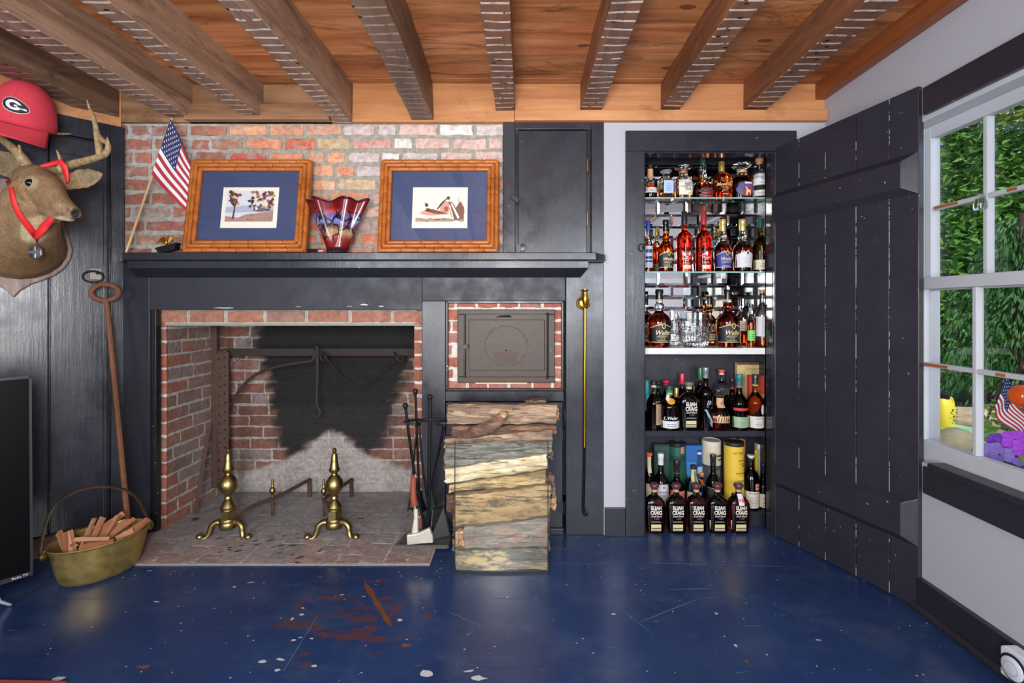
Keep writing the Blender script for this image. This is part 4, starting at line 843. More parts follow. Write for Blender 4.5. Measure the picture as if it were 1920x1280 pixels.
# ================================================================ on the mantel
ZM_ = 1.3535
BAM = wood('bamboo_frame_wood', srgb(150, 78, 30), srgb(196, 116, 52), 'x', 1.5, .35, bump=.1)
MATB = simple('navy_picture_mat', srgb(52, 66, 104), .75, var=.06, vs=50)
PGL = NT('picture_glass').m; thin_glass(PGL.node_tree)
def flat(name, *c): return simple(name, srgb(*c), .8, var=.12, vs=60)
INK = {k: flat('print_' + k, *c) for k, c in dict(paper=(226, 222, 204), sky=(206, 206, 214), rust=(150, 92, 74), gold=(186, 150, 84), dark=(70, 56, 54), water=(168, 172, 190), bank=(160, 128, 122), grey=(104, 98, 102), white=(228, 226, 222), brown=(120, 76, 60), pink=(206, 150, 130), green=(64, 70, 62), straw=(150, 138, 124)).items()}
INKS = list(INK); INKM = [INK[k] for k in INKS]
def frame(x0, x1, y0, y1, h, tilt, label, scene, seed):
    """a bamboo-look picture frame standing on the mantel and leaning back on the bricks"""
    rnd = random.Random(seed); wd = x1 - x0; r = local(empty('picture_frame', ((x0 + x1) / 2, y0, ZM_ + .0015), label, 'picture', 'framed waterfowl prints on the mantel', rot=(-tilt, 0, 0)))
    rail, a = .058, wd / 2; m = MB()
    # three stepped reeds with node rings, on each of the four sides
    for side in range(4):
        for k, (o_, rad, yy) in enumerate(((.010, .011, -.006), (.029, .0105, -.012), (.047, .010, -.007))):
            if side % 2 == 0:
                z = o_ if side == 0 else h - o_; p0, p1 = Vector((-a + o_, yy, z)), Vector((a - o_, yy, z))
            else:
                x = -a + o_ if side == 1 else a - o_; p0, p1 = Vector((x, yy, o_)), Vector((x, yy, h - o_))
            L = (p1 - p0).length; n = max(2, int(L / .075)); pts, rr = [], []; ph = rnd.uniform(0, .6)
            cuts_ = [0] + [min(.985, max(.015, (q + ph * .5) / n)) for q in range(1, n)] + [1]
            for q in cuts_[:-1]:
                for dt, kf in ((-.005, .96), (-.002, .72), (.002, .72), (.005, 1.06), (.012, 1.0)) if 0 < q < 1 else ((0, 1.0),):
                    t = q + dt / L
                    if 0 <= t <= 1: pts.append(p0.lerp(p1, t)); rr.append(rad * kf)
            pts.append(p1); rr.append(rad); m.tube(pts, rr, 8)
    for z0, z1, xa, xb in ((0.002, rail - .004, -a + .002, a - .002), (h - rail + .004, h - .002, -a + .002, a - .002)): m.box(xa, xb, -.003, .014, z0, z1)
    for xa, xb in ((-a + .002, -a + rail - .004), (a - rail + .004, a - .002)): m.box(xa, xb, -.003, .0135, rail - .003, h - rail + .003)
    m.build('frame', BAM, r, smooth=50)
    m = MB(); m.box(-a + .03, a - .03, .004, .010, .03, h - .03); m.build('mat_board', MATB, r, smooth=0)
    px0, px1, pz0, pz1 = scene['win']; m = MB(); f = lambda u, v, k=0: Vector((lerp(px0, px1, u), .0035 - .0004 * k, lerp(pz0, pz1, v)))
    e = .004; m.poly([f(0, 0) + Vector((-e, .0002, -e)), f(1, 0) + Vector((e, .0002, -e)), f(1, 1) + Vector((e, .0002, e)), f(0, 1) + Vector((-e, .0002, e))], INKS.index('white'))
    m.poly([f(0, 0), f(1, 0), f(1, 1), f(0, 1)], INKS.index('paper')); scene['draw'](lambda pts, ink, k=1: m.poly([f(u, v, k) for u, v in pts], INKS.index(ink)), rnd); m.build('print', INKM, r, smooth=0)
    m = MB(); m.box(-a + .04, a - .04, -.0005, .0008, .04, h - .04); m.build('glass', PGL, r, smooth=0)
def bl(cx, cy, rx_, ry_, rnd, n=12, j=.25): return [(cx + rx_ * cos(2 * pi * k / n) * rnd.uniform(1 - j, 1 + j * .4), cy + ry_ * sin(2 * pi * k / n) * rnd.uniform(1 - j, 1 + j * .4)) for k in range(n)]
def lake(d, rnd):
    d([(.06, .14), (.94, .14), (.94, .93), (.06, .93)], 'sky', 1)
    d([(.06, .36), (.94, .40), (.94, .52), (.5, .56), (.06, .5)], 'water', 2); d([(.06, .14), (.94, .14), (.94, .42), (.7, .36), (.45, .33), (.3, .24), (.06, .28)], 'bank', 3)
    for k in range(60): x = rnd.choice((rnd.gauss(.2, .06), rnd.gauss(.55, .06), rnd.gauss(.72, .05), rnd.gauss(.88, .04))); d(bl(min(.92, max(.09, x)), rnd.uniform(.5, .9), .04, .045, rnd, 7, .5), rnd.choice(('rust', 'brown', 'gold', 'dark', 'rust')), 4)
    d([(.19, .2), (.225, .2), (.24, .55), (.27, .75), (.22, .6)], 'dark', 5); d([(.15, .6), (.22, .5), (.2, .66), (.1, .85)], 'dark', 5)
    d(bl(.70, .44, .14, .055, rnd, 16, .08), 'grey', 6); d([(.58, .46), (.62, .42), (.62, .56), (.57, .60), (.545, .57)], 'grey', 6); d(bl(.575, .59, .022, .025, rnd, 8, .1), 'white', 7); d([(.62, .42), (.66, .47), (.6, .52)], 'white', 7); d([(.8, .46), (.92, .44), (.82, .40)], 'dark', 7)
    for x in (.66, .7): d([(x, .40), (x + .008, .40), (x + .01, .32), (x + .002, .32)], 'gold', 6)
    for k in range(14): d(bl(rnd.uniform(.1, .9), rnd.uniform(.15, .3), .03, .012, rnd, 7), rnd.choice(('brown', 'gold', 'pink')), 6)
def ducks(d, rnd):
    for k in range(22): x = rnd.uniform(.5, .95); d([(x, .35), (x + .02, .35), (x + rnd.uniform(-.12, .12), rnd.uniform(.5, .86))], rnd.choice(('straw', 'sky', 'straw', 'grey')), 1)
    d([(.74, .2), (.95, .18), (.95, .5), (.88, .66), (.8, .5)], 'brown', 2); d([(.05, .14), (.95, .14), (.95, .2), (.6, .23), (.3, .2), (.05, .24)], 'straw', 2)
    for k in range(26): d(bl(rnd.uniform(.08, .92), rnd.uniform(.14, .22), .05, .01, rnd, 7), rnd.choice(('brown', 'pink', 'dark', 'gold')), 3)
    d(bl(.36, .36, .24, .07, rnd, 18, .08), 'pink', 4); d([(.2, .42), (.36, .46), (.6, .36), (.66, .32), (.4, .34)], 'brown', 5); d(bl(.28, .44, .05, .05, rnd, 10, .1), 'brown', 5); d(bl(.25, .56, .032, .05, rnd, 10, .1), 'green', 6); d([(.22, .58), (.2, .62), (.25, .62)], 'gold', 6)
    d(bl(.60, .5, .10, .18, rnd, 14, .1), 'pink', 4); d([(.66, .78), (.52, .62), (.44, .46), (.46, .44), (.56, .6)], 'green', 5); d(bl(.655, .74, .035, .05, rnd, 10, .1), 'green', 6)
    d([(.66, .66), (.74, .62), (.9, .26), (.84, .12), (.76, .14), (.70, .34)], 'brown', 6); d([(.70, .6), (.73, .6), (.87, .25), (.84, .2)], 'white', 7); d([(.67, .56), (.69, .56), (.77, .2), (.75, .18)], 'white', 7); d(bl(.81, .13, .07, .04, rnd, 10, .1), 'white', 8); d(bl(.62, .46, .05, .08, rnd, 9), 'rust', 7)
frame(-1.574, -1.005, -.113, -.04, .448, .14, 'bamboo framed print of a bird by a lake in autumn', {'win': (-.124, .130, .122, .312), 'draw': lake}, 1)
frame(-.680, -.121, -.108, -.04, .448, .13, 'bamboo framed print of two ducks on cream paper', {'win': (-.122, .128, .122, .312), 'draw': ducks}, 2)

# fan vase
vs = NT('painted_art_glass'); sx = vs.n('SeparateXYZ'); vs.L(vs.co((1, 1, 1), loc=(0, 0, 0)), sx.inputs[0])
wob = vs.math('ADD', sx.outputs[2], vs.math('MULTIPLY', vs.noise(13, detail=3), .07))
bandc = vs.ramp(vs.math('MULTIPLY', wob, 3.6), [(.0, srgb(70, 6, 16)), (.26, srgb(110, 12, 22)), (.33, srgb(150, 60, 34)), (.44, srgb(160, 130, 96)), (.52, srgb(76, 40, 48)), (.62, srgb(120, 130, 190)), (.72, srgb(74, 84, 160)), (.78, srgb(160, 60, 40)), (.82, srgb(112, 10, 24)), (1, srgb(84, 4, 16))])
mot = vs.mix(vs.ramp(vs.noise(16, detail=4), [(.45, 0.0), (.6, .75)]), bandc, srgb(96, 10, 22))
tr_ = vs.n('TexVoronoi', feature='DISTANCE_TO_EDGE'); tr_.inputs['Scale'].default_value = 15; vv = vs.n('VectorMath', operation='ADD'); nz_ = vs.n('TexNoise'); nz_.inputs['Scale'].default_value = 12; vs.L(vs._co, nz_.inputs['Vector']); sc_ = vs.n('VectorMath', operation='SCALE'); sc_.inputs['Scale'].default_value = .09; vs.L(nz_.outputs['Color'], sc_.inputs[0]); vs.L(vs._co, vv.inputs[0]); vs.L(sc_.outputs[0], vv.inputs[1]); vs.L(vv.outputs[0], tr_.inputs['Vector'])
ln = vs.math('MULTIPLY', vs.math('LESS_THAN', tr_.outputs['Distance'], .05), vs.math('MULTIPLY', vs.math('GREATER_THAN', sx.outputs[2], .05), vs.math('LESS_THAN', sx.outputs[2], .185)))
vs.set(vs.mix(ln, mot, (.01, .008, .012)), .22, 0)
v_ = local(empty('fan_vase', W(633, 472, 2.16) * 1.0, 'dark red glass fan vase with painted vines between the frames', 'vase')); v_.location.z = ZM_
H = .238
def vfn(i, j):
    a = 2 * pi * i; t = j; f = t ** 1.15
    rx_ = lerp(.046, .135, f) + .012 * f * cos(6 * a + .5); ry_ = lerp(.036, .05, f) + .016 * f * cos(6 * a + .5)
    return Vector((rx_ * cos(a), ry_ * sin(a), .012 + t * (H - .012) + .007 * (t ** 4) * cos(6 * a + .9)))
m = MB(); m.grid(vfn, 96, 18); m.build('bowl', vs.m, v_, weld=True, solid=.004)
m = MB(); m.tube([vfn(k / 96, 1.0) for k in range(97)], .0032, 6); m.build('dark_rim', BLACK, v_)
m = MB(); m.lathe([(0, 0), (.048, 0), (.05, .006), (.044, .014), (0, .015)], n=24); m.build('foot', simple('vase_foot_glass', (.02, .01, .012), .05, var=0), v_)
# pocket knife
kn = empty('pocket_knife', W(596, 470, 2.145), 'closed black pocket knife lying beside the fan vase', 'knife'); c = W(586, 472, 2.152); c.z = ZM_
m = MB(); m.lathe([(.001, -.028), (.011, -.024), (.012, .018), (.006, .03), (.001, .031)], c + Vector((0, 0, .009)), 12, sx=.6, M=Matrix(((0, 0, 1), (0, 1, 0), (1, 0, 0)))); m.build('handle', BLACK, kn)
m = MB(); m.box(c.x + .026, c.x + .048, c.y - .006, c.y + .004, ZM_ + .003, ZM_ + .009); m.build('bolster', STEEL, kn, smooth=0, bevel=.001)
# eagle ornament
eg = empty('eagle_ornament', W(317, 466, 2.17), 'little gold eagle with raised wings on a black ribbed base', 'ornament'); c = W(318, 468, 2.17); c.z = ZM_
m = MB(); Mq = Matrix.Translation(c) @ Matrix.Rotation(R(14), 4, 'Y').inverted(); pts = []
def mq(x, y, z): return Mq @ Vector((x, y, z))
m.rings([[mq(s * sx_, y, z) for s, y in ((-1, -.016), (1, -.016), (1, .016), (-1, .016))] for sx_, z in ((.038, .006), (.044, .022), (.052, .034))])
for k in range(9): x = lerp(-.04, .04, k / 8); m.tube([mq(x * .9, -.017, .008), mq(x * 1.1, -.018, .032)], .003, 6)
m.build('ribbed_base', BLACK, eg, smooth=0)
GOLD = simple('gold_metal', srgb(190, 140, 70), .35, .9, var=.2)
m = MB(); m.ball(mq(.0, -.004, .05), .009, 10, sc=(.8, .8, 1.5)); m.ball(mq(0, -.008, .068), .0055, 8); m.lathe([(.003, 0), (.001, .007)], mq(0, -.013, .067), 6, M=Matrix(((1, 0, 0), (0, 0, -1), (0, 1, 0)))); m.build('eagle_body', GOLD, eg)
for s in (-1, 1):
    m = MB()
    for k in range(7): a = lerp(.25, 1.35, k / 6); L = lerp(.048, .03, k / 6); m.tube([mq(s * .006, 0, .048), mq(s * (.006 + L * .6 * cos(a)), .002, .048 + L * .75 * sin(a) + .006), mq(s * (.008 + L * cos(a)), .004, .044 + L * sin(a) * .8)], [.004, .0035, .0015], 5)
    m.build('wing', GOLD, eg)
# flag on its stick
fg = empty('small_flag', W(236, 472, 2.2), 'small stars and stripes flag on a wooden stick behind the framed lake print', 'flag')
sA, sB = W(236, 472, 2.19), W(322, 222, 2.262); sA.z = ZM_ + .001
m = MB(); m.tube([sA, sB], .0052, 8); m.build('stick', simple('pale_dowel', srgb(206, 170, 124), .6, var=.1), fg)
q00, q01, q10, q11 = W(323, 224, 2.258), W(288, 328, 2.228), W(378, 344, 2.258), W(372, 408, 2.248)
def ff(u_, v_):
    p = q00.lerp(q01, v_).lerp(q10.lerp(q11, v_), u_); s = u_ * (1 - u_) * 4
    return p + Vector((0, -.012 + .010 * sin(u_ * 8 + v_ * 5) * u_, -.02 * s * v_))
m = MB(); flag_cloth(m, ff, (0, -1, 0), .40); m.build('cloth', [FW, FR_, FBL], fg)

# ================================================================ left corner: deer mount, cap, medal, iron rod, television, brass pan
FUR = NT('deer_fur'); fs = FUR.n('SeparateXYZ'); FUR.L(FUR.co(), fs.inputs[0]); at = FUR.n('Attribute'); at.attribute_name = 'col'
hair = FUR.noise(1, FUR.co((160, 160, 60)), detail=4); c_ = FUR.mix(1.0, at.outputs['Color'], FUR.ramp(hair, [(.25, .6), (.75, 1.3)]), 'MULTIPLY'); c_ = FUR.mix(1.0, c_, FUR.ramp(FUR.noise(22, detail=4), [(.3, .8), (.7, 1.15)]), 'MULTIPLY')
FUR.set(c_, .85, 0); FUR.bump(hair, .5, .004)
dm0 = empty('deer_mount', tuple(dm(.76, 0, 1.35)), 'taxidermy buck head on a wooden shield plaque with antlers', 'trophy')
# plaque: shield outline on the diagonal wall
def wallpt(px, py, n=0.0):
    """where the view ray of a pixel meets the plane lying n in front of the diagonal wall"""
    k = Vector(((px - CX) / F, 1, -(py - CY) / F)); o = Vector((0, -CD, CZ)); q = DC + DN * n
    return o + k * ((q - o).dot(DN) / k.dot(DN))
half = [(25, 558), (38, 545), (58, 533), (82, 525), (104, 516), (122, 502), (133, 484), (136, 468), (131, 448), (122, 428), (118, 405), (124, 380), (118, 356), (100, 345), (60, 340), (25, 338)]
ctr = (wallpt(25, 450) - DC).dot(DU)
R_ = [((wallpt(x, y, .02) - DC).dot(DU), wallpt(x, y, .02).z) for x, y in half]; ctr = R_[0][0]
outl = R_ + [(2 * ctr - t, z) for t, z in R_[-2:0:-1]]
PLQ = NT('plaque_wood'); pa = PLQ.noise(1, PLQ.co((40, 40, 7)), detail=6); PLQ.set(PLQ.ramp(pa, [(.3, srgb(96, 74, 66)), (.7, srgb(164, 144, 134))]), .6); PLQ.bump(pa, .5, .004)
m = MB(); m.prism([dm(t, -.005, z) for t, z in outl], DN * .028); m.build('plaque', PLQ.m, dm0, smooth=0, bevel=.006)
# body: neck and head as lofts, fused into one skin
def loft(mb, spine, n=20):
    """spine: (px, py, depth, ry in px, rx in m, roll) -> rings across the path"""
    P = [W(a, b, d_) for a, b, d_, *_ in spine]; rg = []
    for i, (a, b, d_, ry, rxm, *ex) in enumerate(spine):
        t = (P[min(i + 1, len(P) - 1)] - P[max(i - 1, 0)]).normalized(); up = Vector((0, 0, 1)); v = (up - t * up.dot(t)).normalized() if abs(t.z) < .93 else (DN - t * DN.dot(t)).normalized(); s = t.cross(v); r1 = ry * d_ / F
        rg.append([P[i] + s * rxm * cos(q) + v * r1 * sin(q) for q in [2 * pi * k / n for k in range(n)]])
    mb.rings(rg)
m = MB()
pn = wallpt(40, 455, .02); dn = pn.y + CD
loft(m, [(36, 462, dn + .02, 66, .158), (37, 458, dn - .03, 60, .145), (42, 438, dn - .09, 54, .12), (50, 412, dn - .14, 50, .10), (58, 382, dn - .18, 45, .085), (70, 362, dn - .21, 38, .07)])
hd = [(54, 338, 1.92, 24, .05), (62, 342, 1.89, 34, .060), (74, 348, 1.85, 38, .060), (88, 359, 1.81, 35, .052), (101, 371, 1.775, 28, .040), (113, 381, 1.745, 21, .031), (124, 390, 1.72, 17, .026), (133, 396, 1.705, 14, .024), (140, 400, 1.695, 11, .020), (146, 403, 1.688, 6, .012)]
loft(m, hd)
loft(m, [(80, 388, 1.83, 12, .03), (98, 398, 1.785, 10, .026), (118, 407, 1.735, 7, .018), (134, 411, 1.715, 5, .014)])   # lower jaw
def ear(mb, base, tip, mid, wpx, dirn):
    A_, T_ = W(*base), W(*tip); ax = (T_ - A_); L = ax.length; ax.normalize(); s = Vector((0, 0, 1)); s = (s - ax * s.dot(ax)).normalized(); nn = ax.cross(s); rg = []
    for t, k in ((0, .45), (.12, .62), (.3, .92), (.5, 1.0), (.7, .85), (.88, .5), (1, .08)):
        rg.append([A_ + ax * L * t + s * wpx * k * cos(q) + nn * (.007 * k + .002) * sin(q) + nn * dirn * (-.5 * wpx * k * (sin(q / 1) * 0 + (1 - abs(cos(q))) * .7)) for q in [2 * pi * j / 16 for j in range(16)]])
    mb.rings(rg)
ear(m, (116, 343, 1.86), (194, 326, 1.88), 0, .042, 1); ear(m, (40, 330, 1.90), (-22, 282, 1.84), 0, .052, -1)
loft(m, [(104, 338, 1.85, 16, .03), (118, 342, 1.86, 15, .025), (134, 341, 1.865, 15, .02)]); loft(m, [(56, 334, 1.89, 20, .035), (40, 326, 1.90, 20, .03), (28, 318, 1.885, 18, .025)])
for p_ in ((103, 322, 1.86), (62, 318, 1.88)): m.ball(W(*p_), .026, 12)
bd = m.build('deer_body', FUR.m, dm0, smooth=0); rm = bd.modifiers.new('fuse', 'REMESH'); rm.mode = 'VOXEL'; rm.voxel_size = .0055; sm = bd.modifiers.new('smooth', 'SMOOTH'); sm.iterations = 4; sm.factor = .5
dg = bpy.context.evaluated_depsgraph_get(); me2 = bpy.data.meshes.new_from_object(bd.evaluated_get(dg)); bd.modifiers.clear(); bd.data = me2; me2.materials.clear(); me2.materials.append(FUR.m); me2.shade_smooth()
at = me2.color_attributes.new('col', 'FLOAT_COLOR', 'POINT'); rnd = random.Random(3)
def furcol(p):
    d_ = p.y + CD; x, y = CX + p.x * F / d_, CY + (CZ - p.z) * F / d_; tan, pale, dark, grey = srgb(146, 116, 82), srgb(206, 188, 150), srgb(96, 74, 54), srgb(112, 98, 74); c = tan
    def bl_(cx, cy, rx_, ry_, col, k=1.0):
        nonlocal c
        q = ((x - cx) / rx_) ** 2 + ((y - cy) / ry_) ** 2; w_ = max(0, min(1, (1.25 - q) / .7)) * k; c = tuple(lerp(a, b, w_) for a, b in zip(c, col))
    bl_(60, 432, 30, 24, pale, .8); bl_(85, 412, 22, 10, pale, .7); bl_(45, 495, 80, 40, srgb(126, 96, 58), .6); bl_(25, 420, 16, 60, srgb(132, 106, 76), .7)
    bl_(58, 343, 15, 13, pale, .45); bl_(118, 411, 22, 7, pale, .85); bl_(110, 390, 14, 9, srgb(172, 146, 110), .6); bl_(92, 322, 30, 10, dark, .55); bl_(120, 396, 8, 7, srgb(150, 104, 84), .5); bl_(162, 332, 28, 13, srgb(128, 118, 92), .8); bl_(172, 318, 22, 5, dark, .5); bl_(8, 300, 34, 32, grey, .8); bl_(141, 400, 10, 10, (.012, .011, .011), 1.0); bl_(127, 394, 4, 5, dark, .8); bl_(100, 405, 12, 2, dark, .5)
    return c
for i, v in enumerate(me2.vertices):
    q = rnd.uniform(.93, 1.07); at.data[i].color = (*[a * q for a in furcol(v.co)], 1)
from mathutils.bvhtree import BVHTree
bvh = BVHTree.FromPolygons([v.co.copy() for v in me2.vertices], [tuple(p.vertices) for p in me2.polygons])
def hit(px, py, off=0.0, dflt=1.8):
    """depth just in front of the deer's skin along a view ray"""
    k = Vector(((px - CX) / F, 1, -(py - CY) / F)).normalized(); h = bvh.ray_cast(Vector((0, -CD, CZ)), k)
    return (h[0].y + CD if h[0] else dflt) - off
EYE = simple('dark_glass_eye', (.008, .006, .005), .03, var=0)
m = MB(); m.ball(W(57, 343, hit(57, 343, -.006)), .0155, 14); m.build('glass_eye', EYE, dm0)
m = MB(); m.ball(W(138, 399, hit(138, 399, -.003)), .007, 8, sc=(1.2, 1, .8)); m.build('nostril', BLACK, dm0)
ANT = NT('antler_bone'); aa = ANT.noise(1, ANT.co((70, 70, 70)), detail=5); ANT.set(ANT.ramp(aa, [(.3, srgb(112, 90, 58)), (.7, srgb(176, 152, 108))]), .55); ANT.bump(aa, .4, .004)
def tine(mb, P, r0, r1): Q = spline([W(*p) for p in P], 5); n_ = len(Q); mb.tube(Q, [lerp(r0, r1, (i / n_) ** 1.3) for i in range(n_)], 9)
m = MB(); tine(m, [(108, 330, 1.86), (112, 318, 1.865), (124, 312, 1.87), (142, 306, 1.87), (166, 300, 1.86), (188, 293, 1.85), (198, 288, 1.845), (203, 276, 1.84), (201, 266, 1.84)], .0175, .008); tine(m, [(201, 268, 1.84), (192, 262, 1.842), (184, 254, 1.845), (180, 246, 1.845)], .010, .010); tine(m, [(188, 293, 1.85), (185, 275, 1.845), (181, 248, 1.845), (176, 222, 1.84), (168, 203, 1.835), (163, 187, 1.83)], .0135, .0015); tine(m, [(203, 278, 1.84), (203, 268, 1.835), (201, 257, 1.83)], .007, .001); tine(m, [(111, 318, 1.86), (113, 300, 1.85), (110, 290, 1.845), (106, 281, 1.84)], .009, .0012); m.build('antler', ANT.m, dm0)
m = MB(); tine(m, [(58, 322, 1.87), (50, 308, 1.86), (36, 290, 1.84), (20, 274, 1.85), (8, 262, 1.88), (14, 240, 1.91), (30, 225, 1.93), (52, 210, 1.95)], .0185, .009); tine(m, [(38, 292, 1.84), (37, 282, 1.83), (36, 272, 1.83)], .008, .003); tine(m, [(30, 240, 1.94), (60, 246, 2.03), (95, 249, 2.04), (114, 251, 2.02), (133, 251, 2.0)], .012, .0015); m.build('antler', ANT.m, dm0)
# ribbon and medal
md = empty('medal', W(72, 470, 1.86), 'round silver medal on a red ribbon hung round the deer neck', 'medal')
RIB = simple('red_ribbon', srgb(226, 44, 44), .6, var=.06)
def strip(mb, A, th=.0012):
    A = [(a, b, min(hit(a, b, .004, d_), hit(a + hw * cos(R(an)), b - hw * sin(R(an)), .004, d_), hit(a - hw * cos(R(an)), b + hw * sin(R(an)), .004, d_)), hw, an) for a, b, d_, hw, an in A]
    """A: (px, py, depth, half width px, angle) along the ribbon"""
    L, Q = [], []
    for px, py, d_, hw, an in A: c = W(px, py, d_); o = Vector((cos(R(an)), 0, sin(R(an)))) * hw * d_ / F; L.append(c + o); Q.append(c - o)
    v1 = [mb.b.verts.new(p) for p in L]; v2 = [mb.b.verts.new(p) for p in Q]
    for i in range(len(A) - 1): mb._f([v1[i], v1[i + 1], v2[i + 1], v2[i]])
m = MB(); strip(m, [(15, 338, 1.86, 4.5, 15), (20, 352, 1.84, 4.5, 20), (23, 368, 1.815, 4.8, 20), (28, 386, 1.80, 5.2, 25), (37, 404, 1.79, 5.6, 32), (48, 418, 1.785, 6, 36), (58, 431, 1.78, 6.4, 40), (68, 444, 1.778, 5.5, 45)]); strip(m, [(97, 408, 1.80, 5, -35), (90, 417, 1.792, 7, -35), (81, 427, 1.785, 8, -35), (73, 437, 1.780, 7, -30), (68, 446, 1.776, 5, 0), (69, 452, 1.774, 1.6, 0)]); m.build('ribbon', RIB, md, solid=.0016)
m = MB(); strip(m, [(76, 311, 1.90, 2, 80), (90, 309, 1.885, 4.5, 80), (106, 304, 1.845, 4.5, 80), (113, 303, 1.83, 5, 70), (120, 312, 1.835, 6, 10), (124, 325, 1.845, 5, 5), (126, 338, 1.86, 2.5, 0), (125, 345, 1.865, 1, 0)]); m.build('ribbon', RIB, md, solid=.0016)
mc = W(68, 473, min(hit(68, 473, .012), hit(68, 461, .012), hit(68, 483, .012))); PEW = simple('pewter', srgb(120, 122, 126), .3, .9, var=.15); Ry = Matrix.Rotation(R(90), 3, 'X')
m = MB(); m.lathe([(.001, 0), (.026, 0), (.028, .002), (.028, .004), (.025, .006), (.001, .005)], mc, 28, M=Ry); m.tube([mc + Vector((.006 * cos(a), 0, .033 + .006 * sin(a))) for a in [2 * pi * k / 12 for k in range(13)]], .0013, 6); m.tube([W(69, 452, hit(69, 452, .006)), mc + Vector((0, 0, .038))], .0018, 6); disc = m.build('medal_disc', PEW, md)
m = MB(); m.box(mc.x - .025, mc.x + .027, mc.y - .0085, mc.y - .004, mc.z - .006, mc.z + .006); m.box(mc.x - .004, mc.x + .004, mc.y - .0078, mc.y - .004, mc.z - .025, mc.z + .025); m.build('cross_bars', STEEL, disc, smooth=0, bevel=.001)
# cap
cpM = Matrix.Translation(W(45, 232, 1.95)) @ Matrix.Rotation(R(28), 4, 'Z') @ Matrix.Rotation(R(9), 4, 'Y') @ Matrix.Rotation(R(14), 4, 'X')
cp = empty('baseball_cap', tuple(W(45, 232, 1.95)), 'red baseball cap with oval letter G badge hung on an antler', 'cap')
CAP = simple('red_cotton', srgb(206, 58, 74), .85, var=.08, vs=40, bump=.25, bs=900)
def crown(th, ph): return cpM @ Vector((.097 * cos(th) * cos(ph) ** .8, .104 * sin(th) * cos(ph) ** .8, .178 * sin(ph) ** .9 - .01))
m = MB(); m.grid(lambda i, j: crown(2 * pi * i, j * pi / 2 * .999), 48, 14); cr_ = m.build('crown', CAP, cp, weld=True, solid=.003)
m = MB()
for k in range(6):
    a = pi / 6 + k * pi / 3; m.tube([crown(a, pi / 2 * t / 12) * 1.0 + (cpM.to_3x3() @ Vector((cos(a), sin(a), .4))) * .0006 for t in range(13)], .0014, 5)
m.build('seam', simple('red_stitch', srgb(186, 44, 60), .9, var=0), cr_)
m = MB(); m.ball(cpM @ Vector((0, 0, .169)), .007, 10); m.build('top_button', CAP, cr_)
def brim(i, j):
    a = lerp(-2.76, -.38, i); e = j; x, y = .097 * cos(a), .104 * sin(a); L = .062 * max(0, sin(pi * i)) ** .5
    x2, y2 = x * (1 + .0 * e), y - L * e; return cpM @ Vector((x2, y2, -.01 - .050 * e - .22 * x2 * x2 / .104 * e))
m = MB(); m.grid(brim, 32, 8); m.build('brim', CAP, cp, solid=.004)
WHT, BLK2 = simple('badge_white', srgb(226, 220, 224), .7, var=.05), simple('badge_black', srgb(28, 30, 36), .7, var=.1)
def cs(x, z, k):
    th = -pi / 2 + x / .101; zz_ = (z + .01) / .178; ph = math.asin(max(.001, min(.999, max(zz_, .001) ** (1 / .9)))); p = crown(th, ph); q = (p - (cpM @ Vector((0, 0, .02)))).normalized(); return p + q * (.0018 + .0009 * k)
def oval(mb, a, b, k, mi, n=36, cx=0, cz=.062, rot=-.2, egg=.18):
    pts = []
    for i in range(n):
        q = 2 * pi * i / n; x, z = a * cos(q), b * sin(q) * (1 - egg * cos(q)); pts.append((cx + x * cos(rot) - z * sin(rot), cz + x * sin(rot) + z * cos(rot)))
    c = mb.b.verts.new(cs(cx, cz, k)); v = [mb.b.verts.new(cs(x, z, k)) for x, z in pts]; h = [mb.b.verts.new(cs((x + cx) / 2, (z + cz) / 2, k)) for x, z in pts]
    for i in range(n): j = (i + 1) % n; mb._f([v[i], v[j], h[j], h[i]], mi); mb._f([h[i], h[j], c], mi)
m = MB(); bx_ = .008; oval(m, .0445, .0275, 0, 0, cx=bx_); oval(m, .0425, .0255, 1, 1, cx=bx_)
ro = -.2
def gl2(x, z): return cs(bx_ + x * cos(ro) - z * sin(ro), .062 + x * sin(ro) + z * cos(ro), 2.2)
ga = [2 * pi * k / 40 for k in range(41)]
outer = [(-.008 + .023 * cos(a) * (1.25 if cos(a) > 0 else 1), .0175 * sin(a)) for a in [R(28) + (R(332) - R(28)) * k / 30 for k in range(31)]]; inner = [(-.006 + .012 * cos(a) * (1.3 if cos(a) > 0 else 1), .009 * sin(a)) for a in [R(40) + (R(320) - R(40)) * k / 30 for k in range(31)]]
vo = [m.b.verts.new(gl2(*p)) for p in outer]; vi = [m.b.verts.new(gl2(*p)) for p in inner]
for i in range(30): m._f([vo[i], vo[i + 1], vi[i + 1], vi[i]], 0)
m.poly([gl2(-.004, .003), gl2(.036, .001), gl2(.036, -.005), (gl2(.018, -.0055)), gl2(.010, -.0095), gl2(.004, -.004), gl2(-.004, -.003)], 0)
m.build('letter_badge', [WHT, BLK2], cr_, smooth=0)
# iron rod with an oval loop
m = MB(); lp = [W(197 + 26 * cos(a), 548 + 15 * sin(a), 2.17 + .03 * cos(a)) for a in [pi / 2 + 2 * pi * k / 28 for k in range(29)]]; m.tube(lp, .0105, 8)
b0 = W(245, 1032, 2.12); b0.z = .0; m.tube([W(197, 563, 2.17), W(201, 570, 2.17), b0], [.013, .0105, .0115], 8)
tag(m.build('iron_loop_rod', RUST), 'long rusty iron rod with oval loop handle leaning in the corner', 'rod')
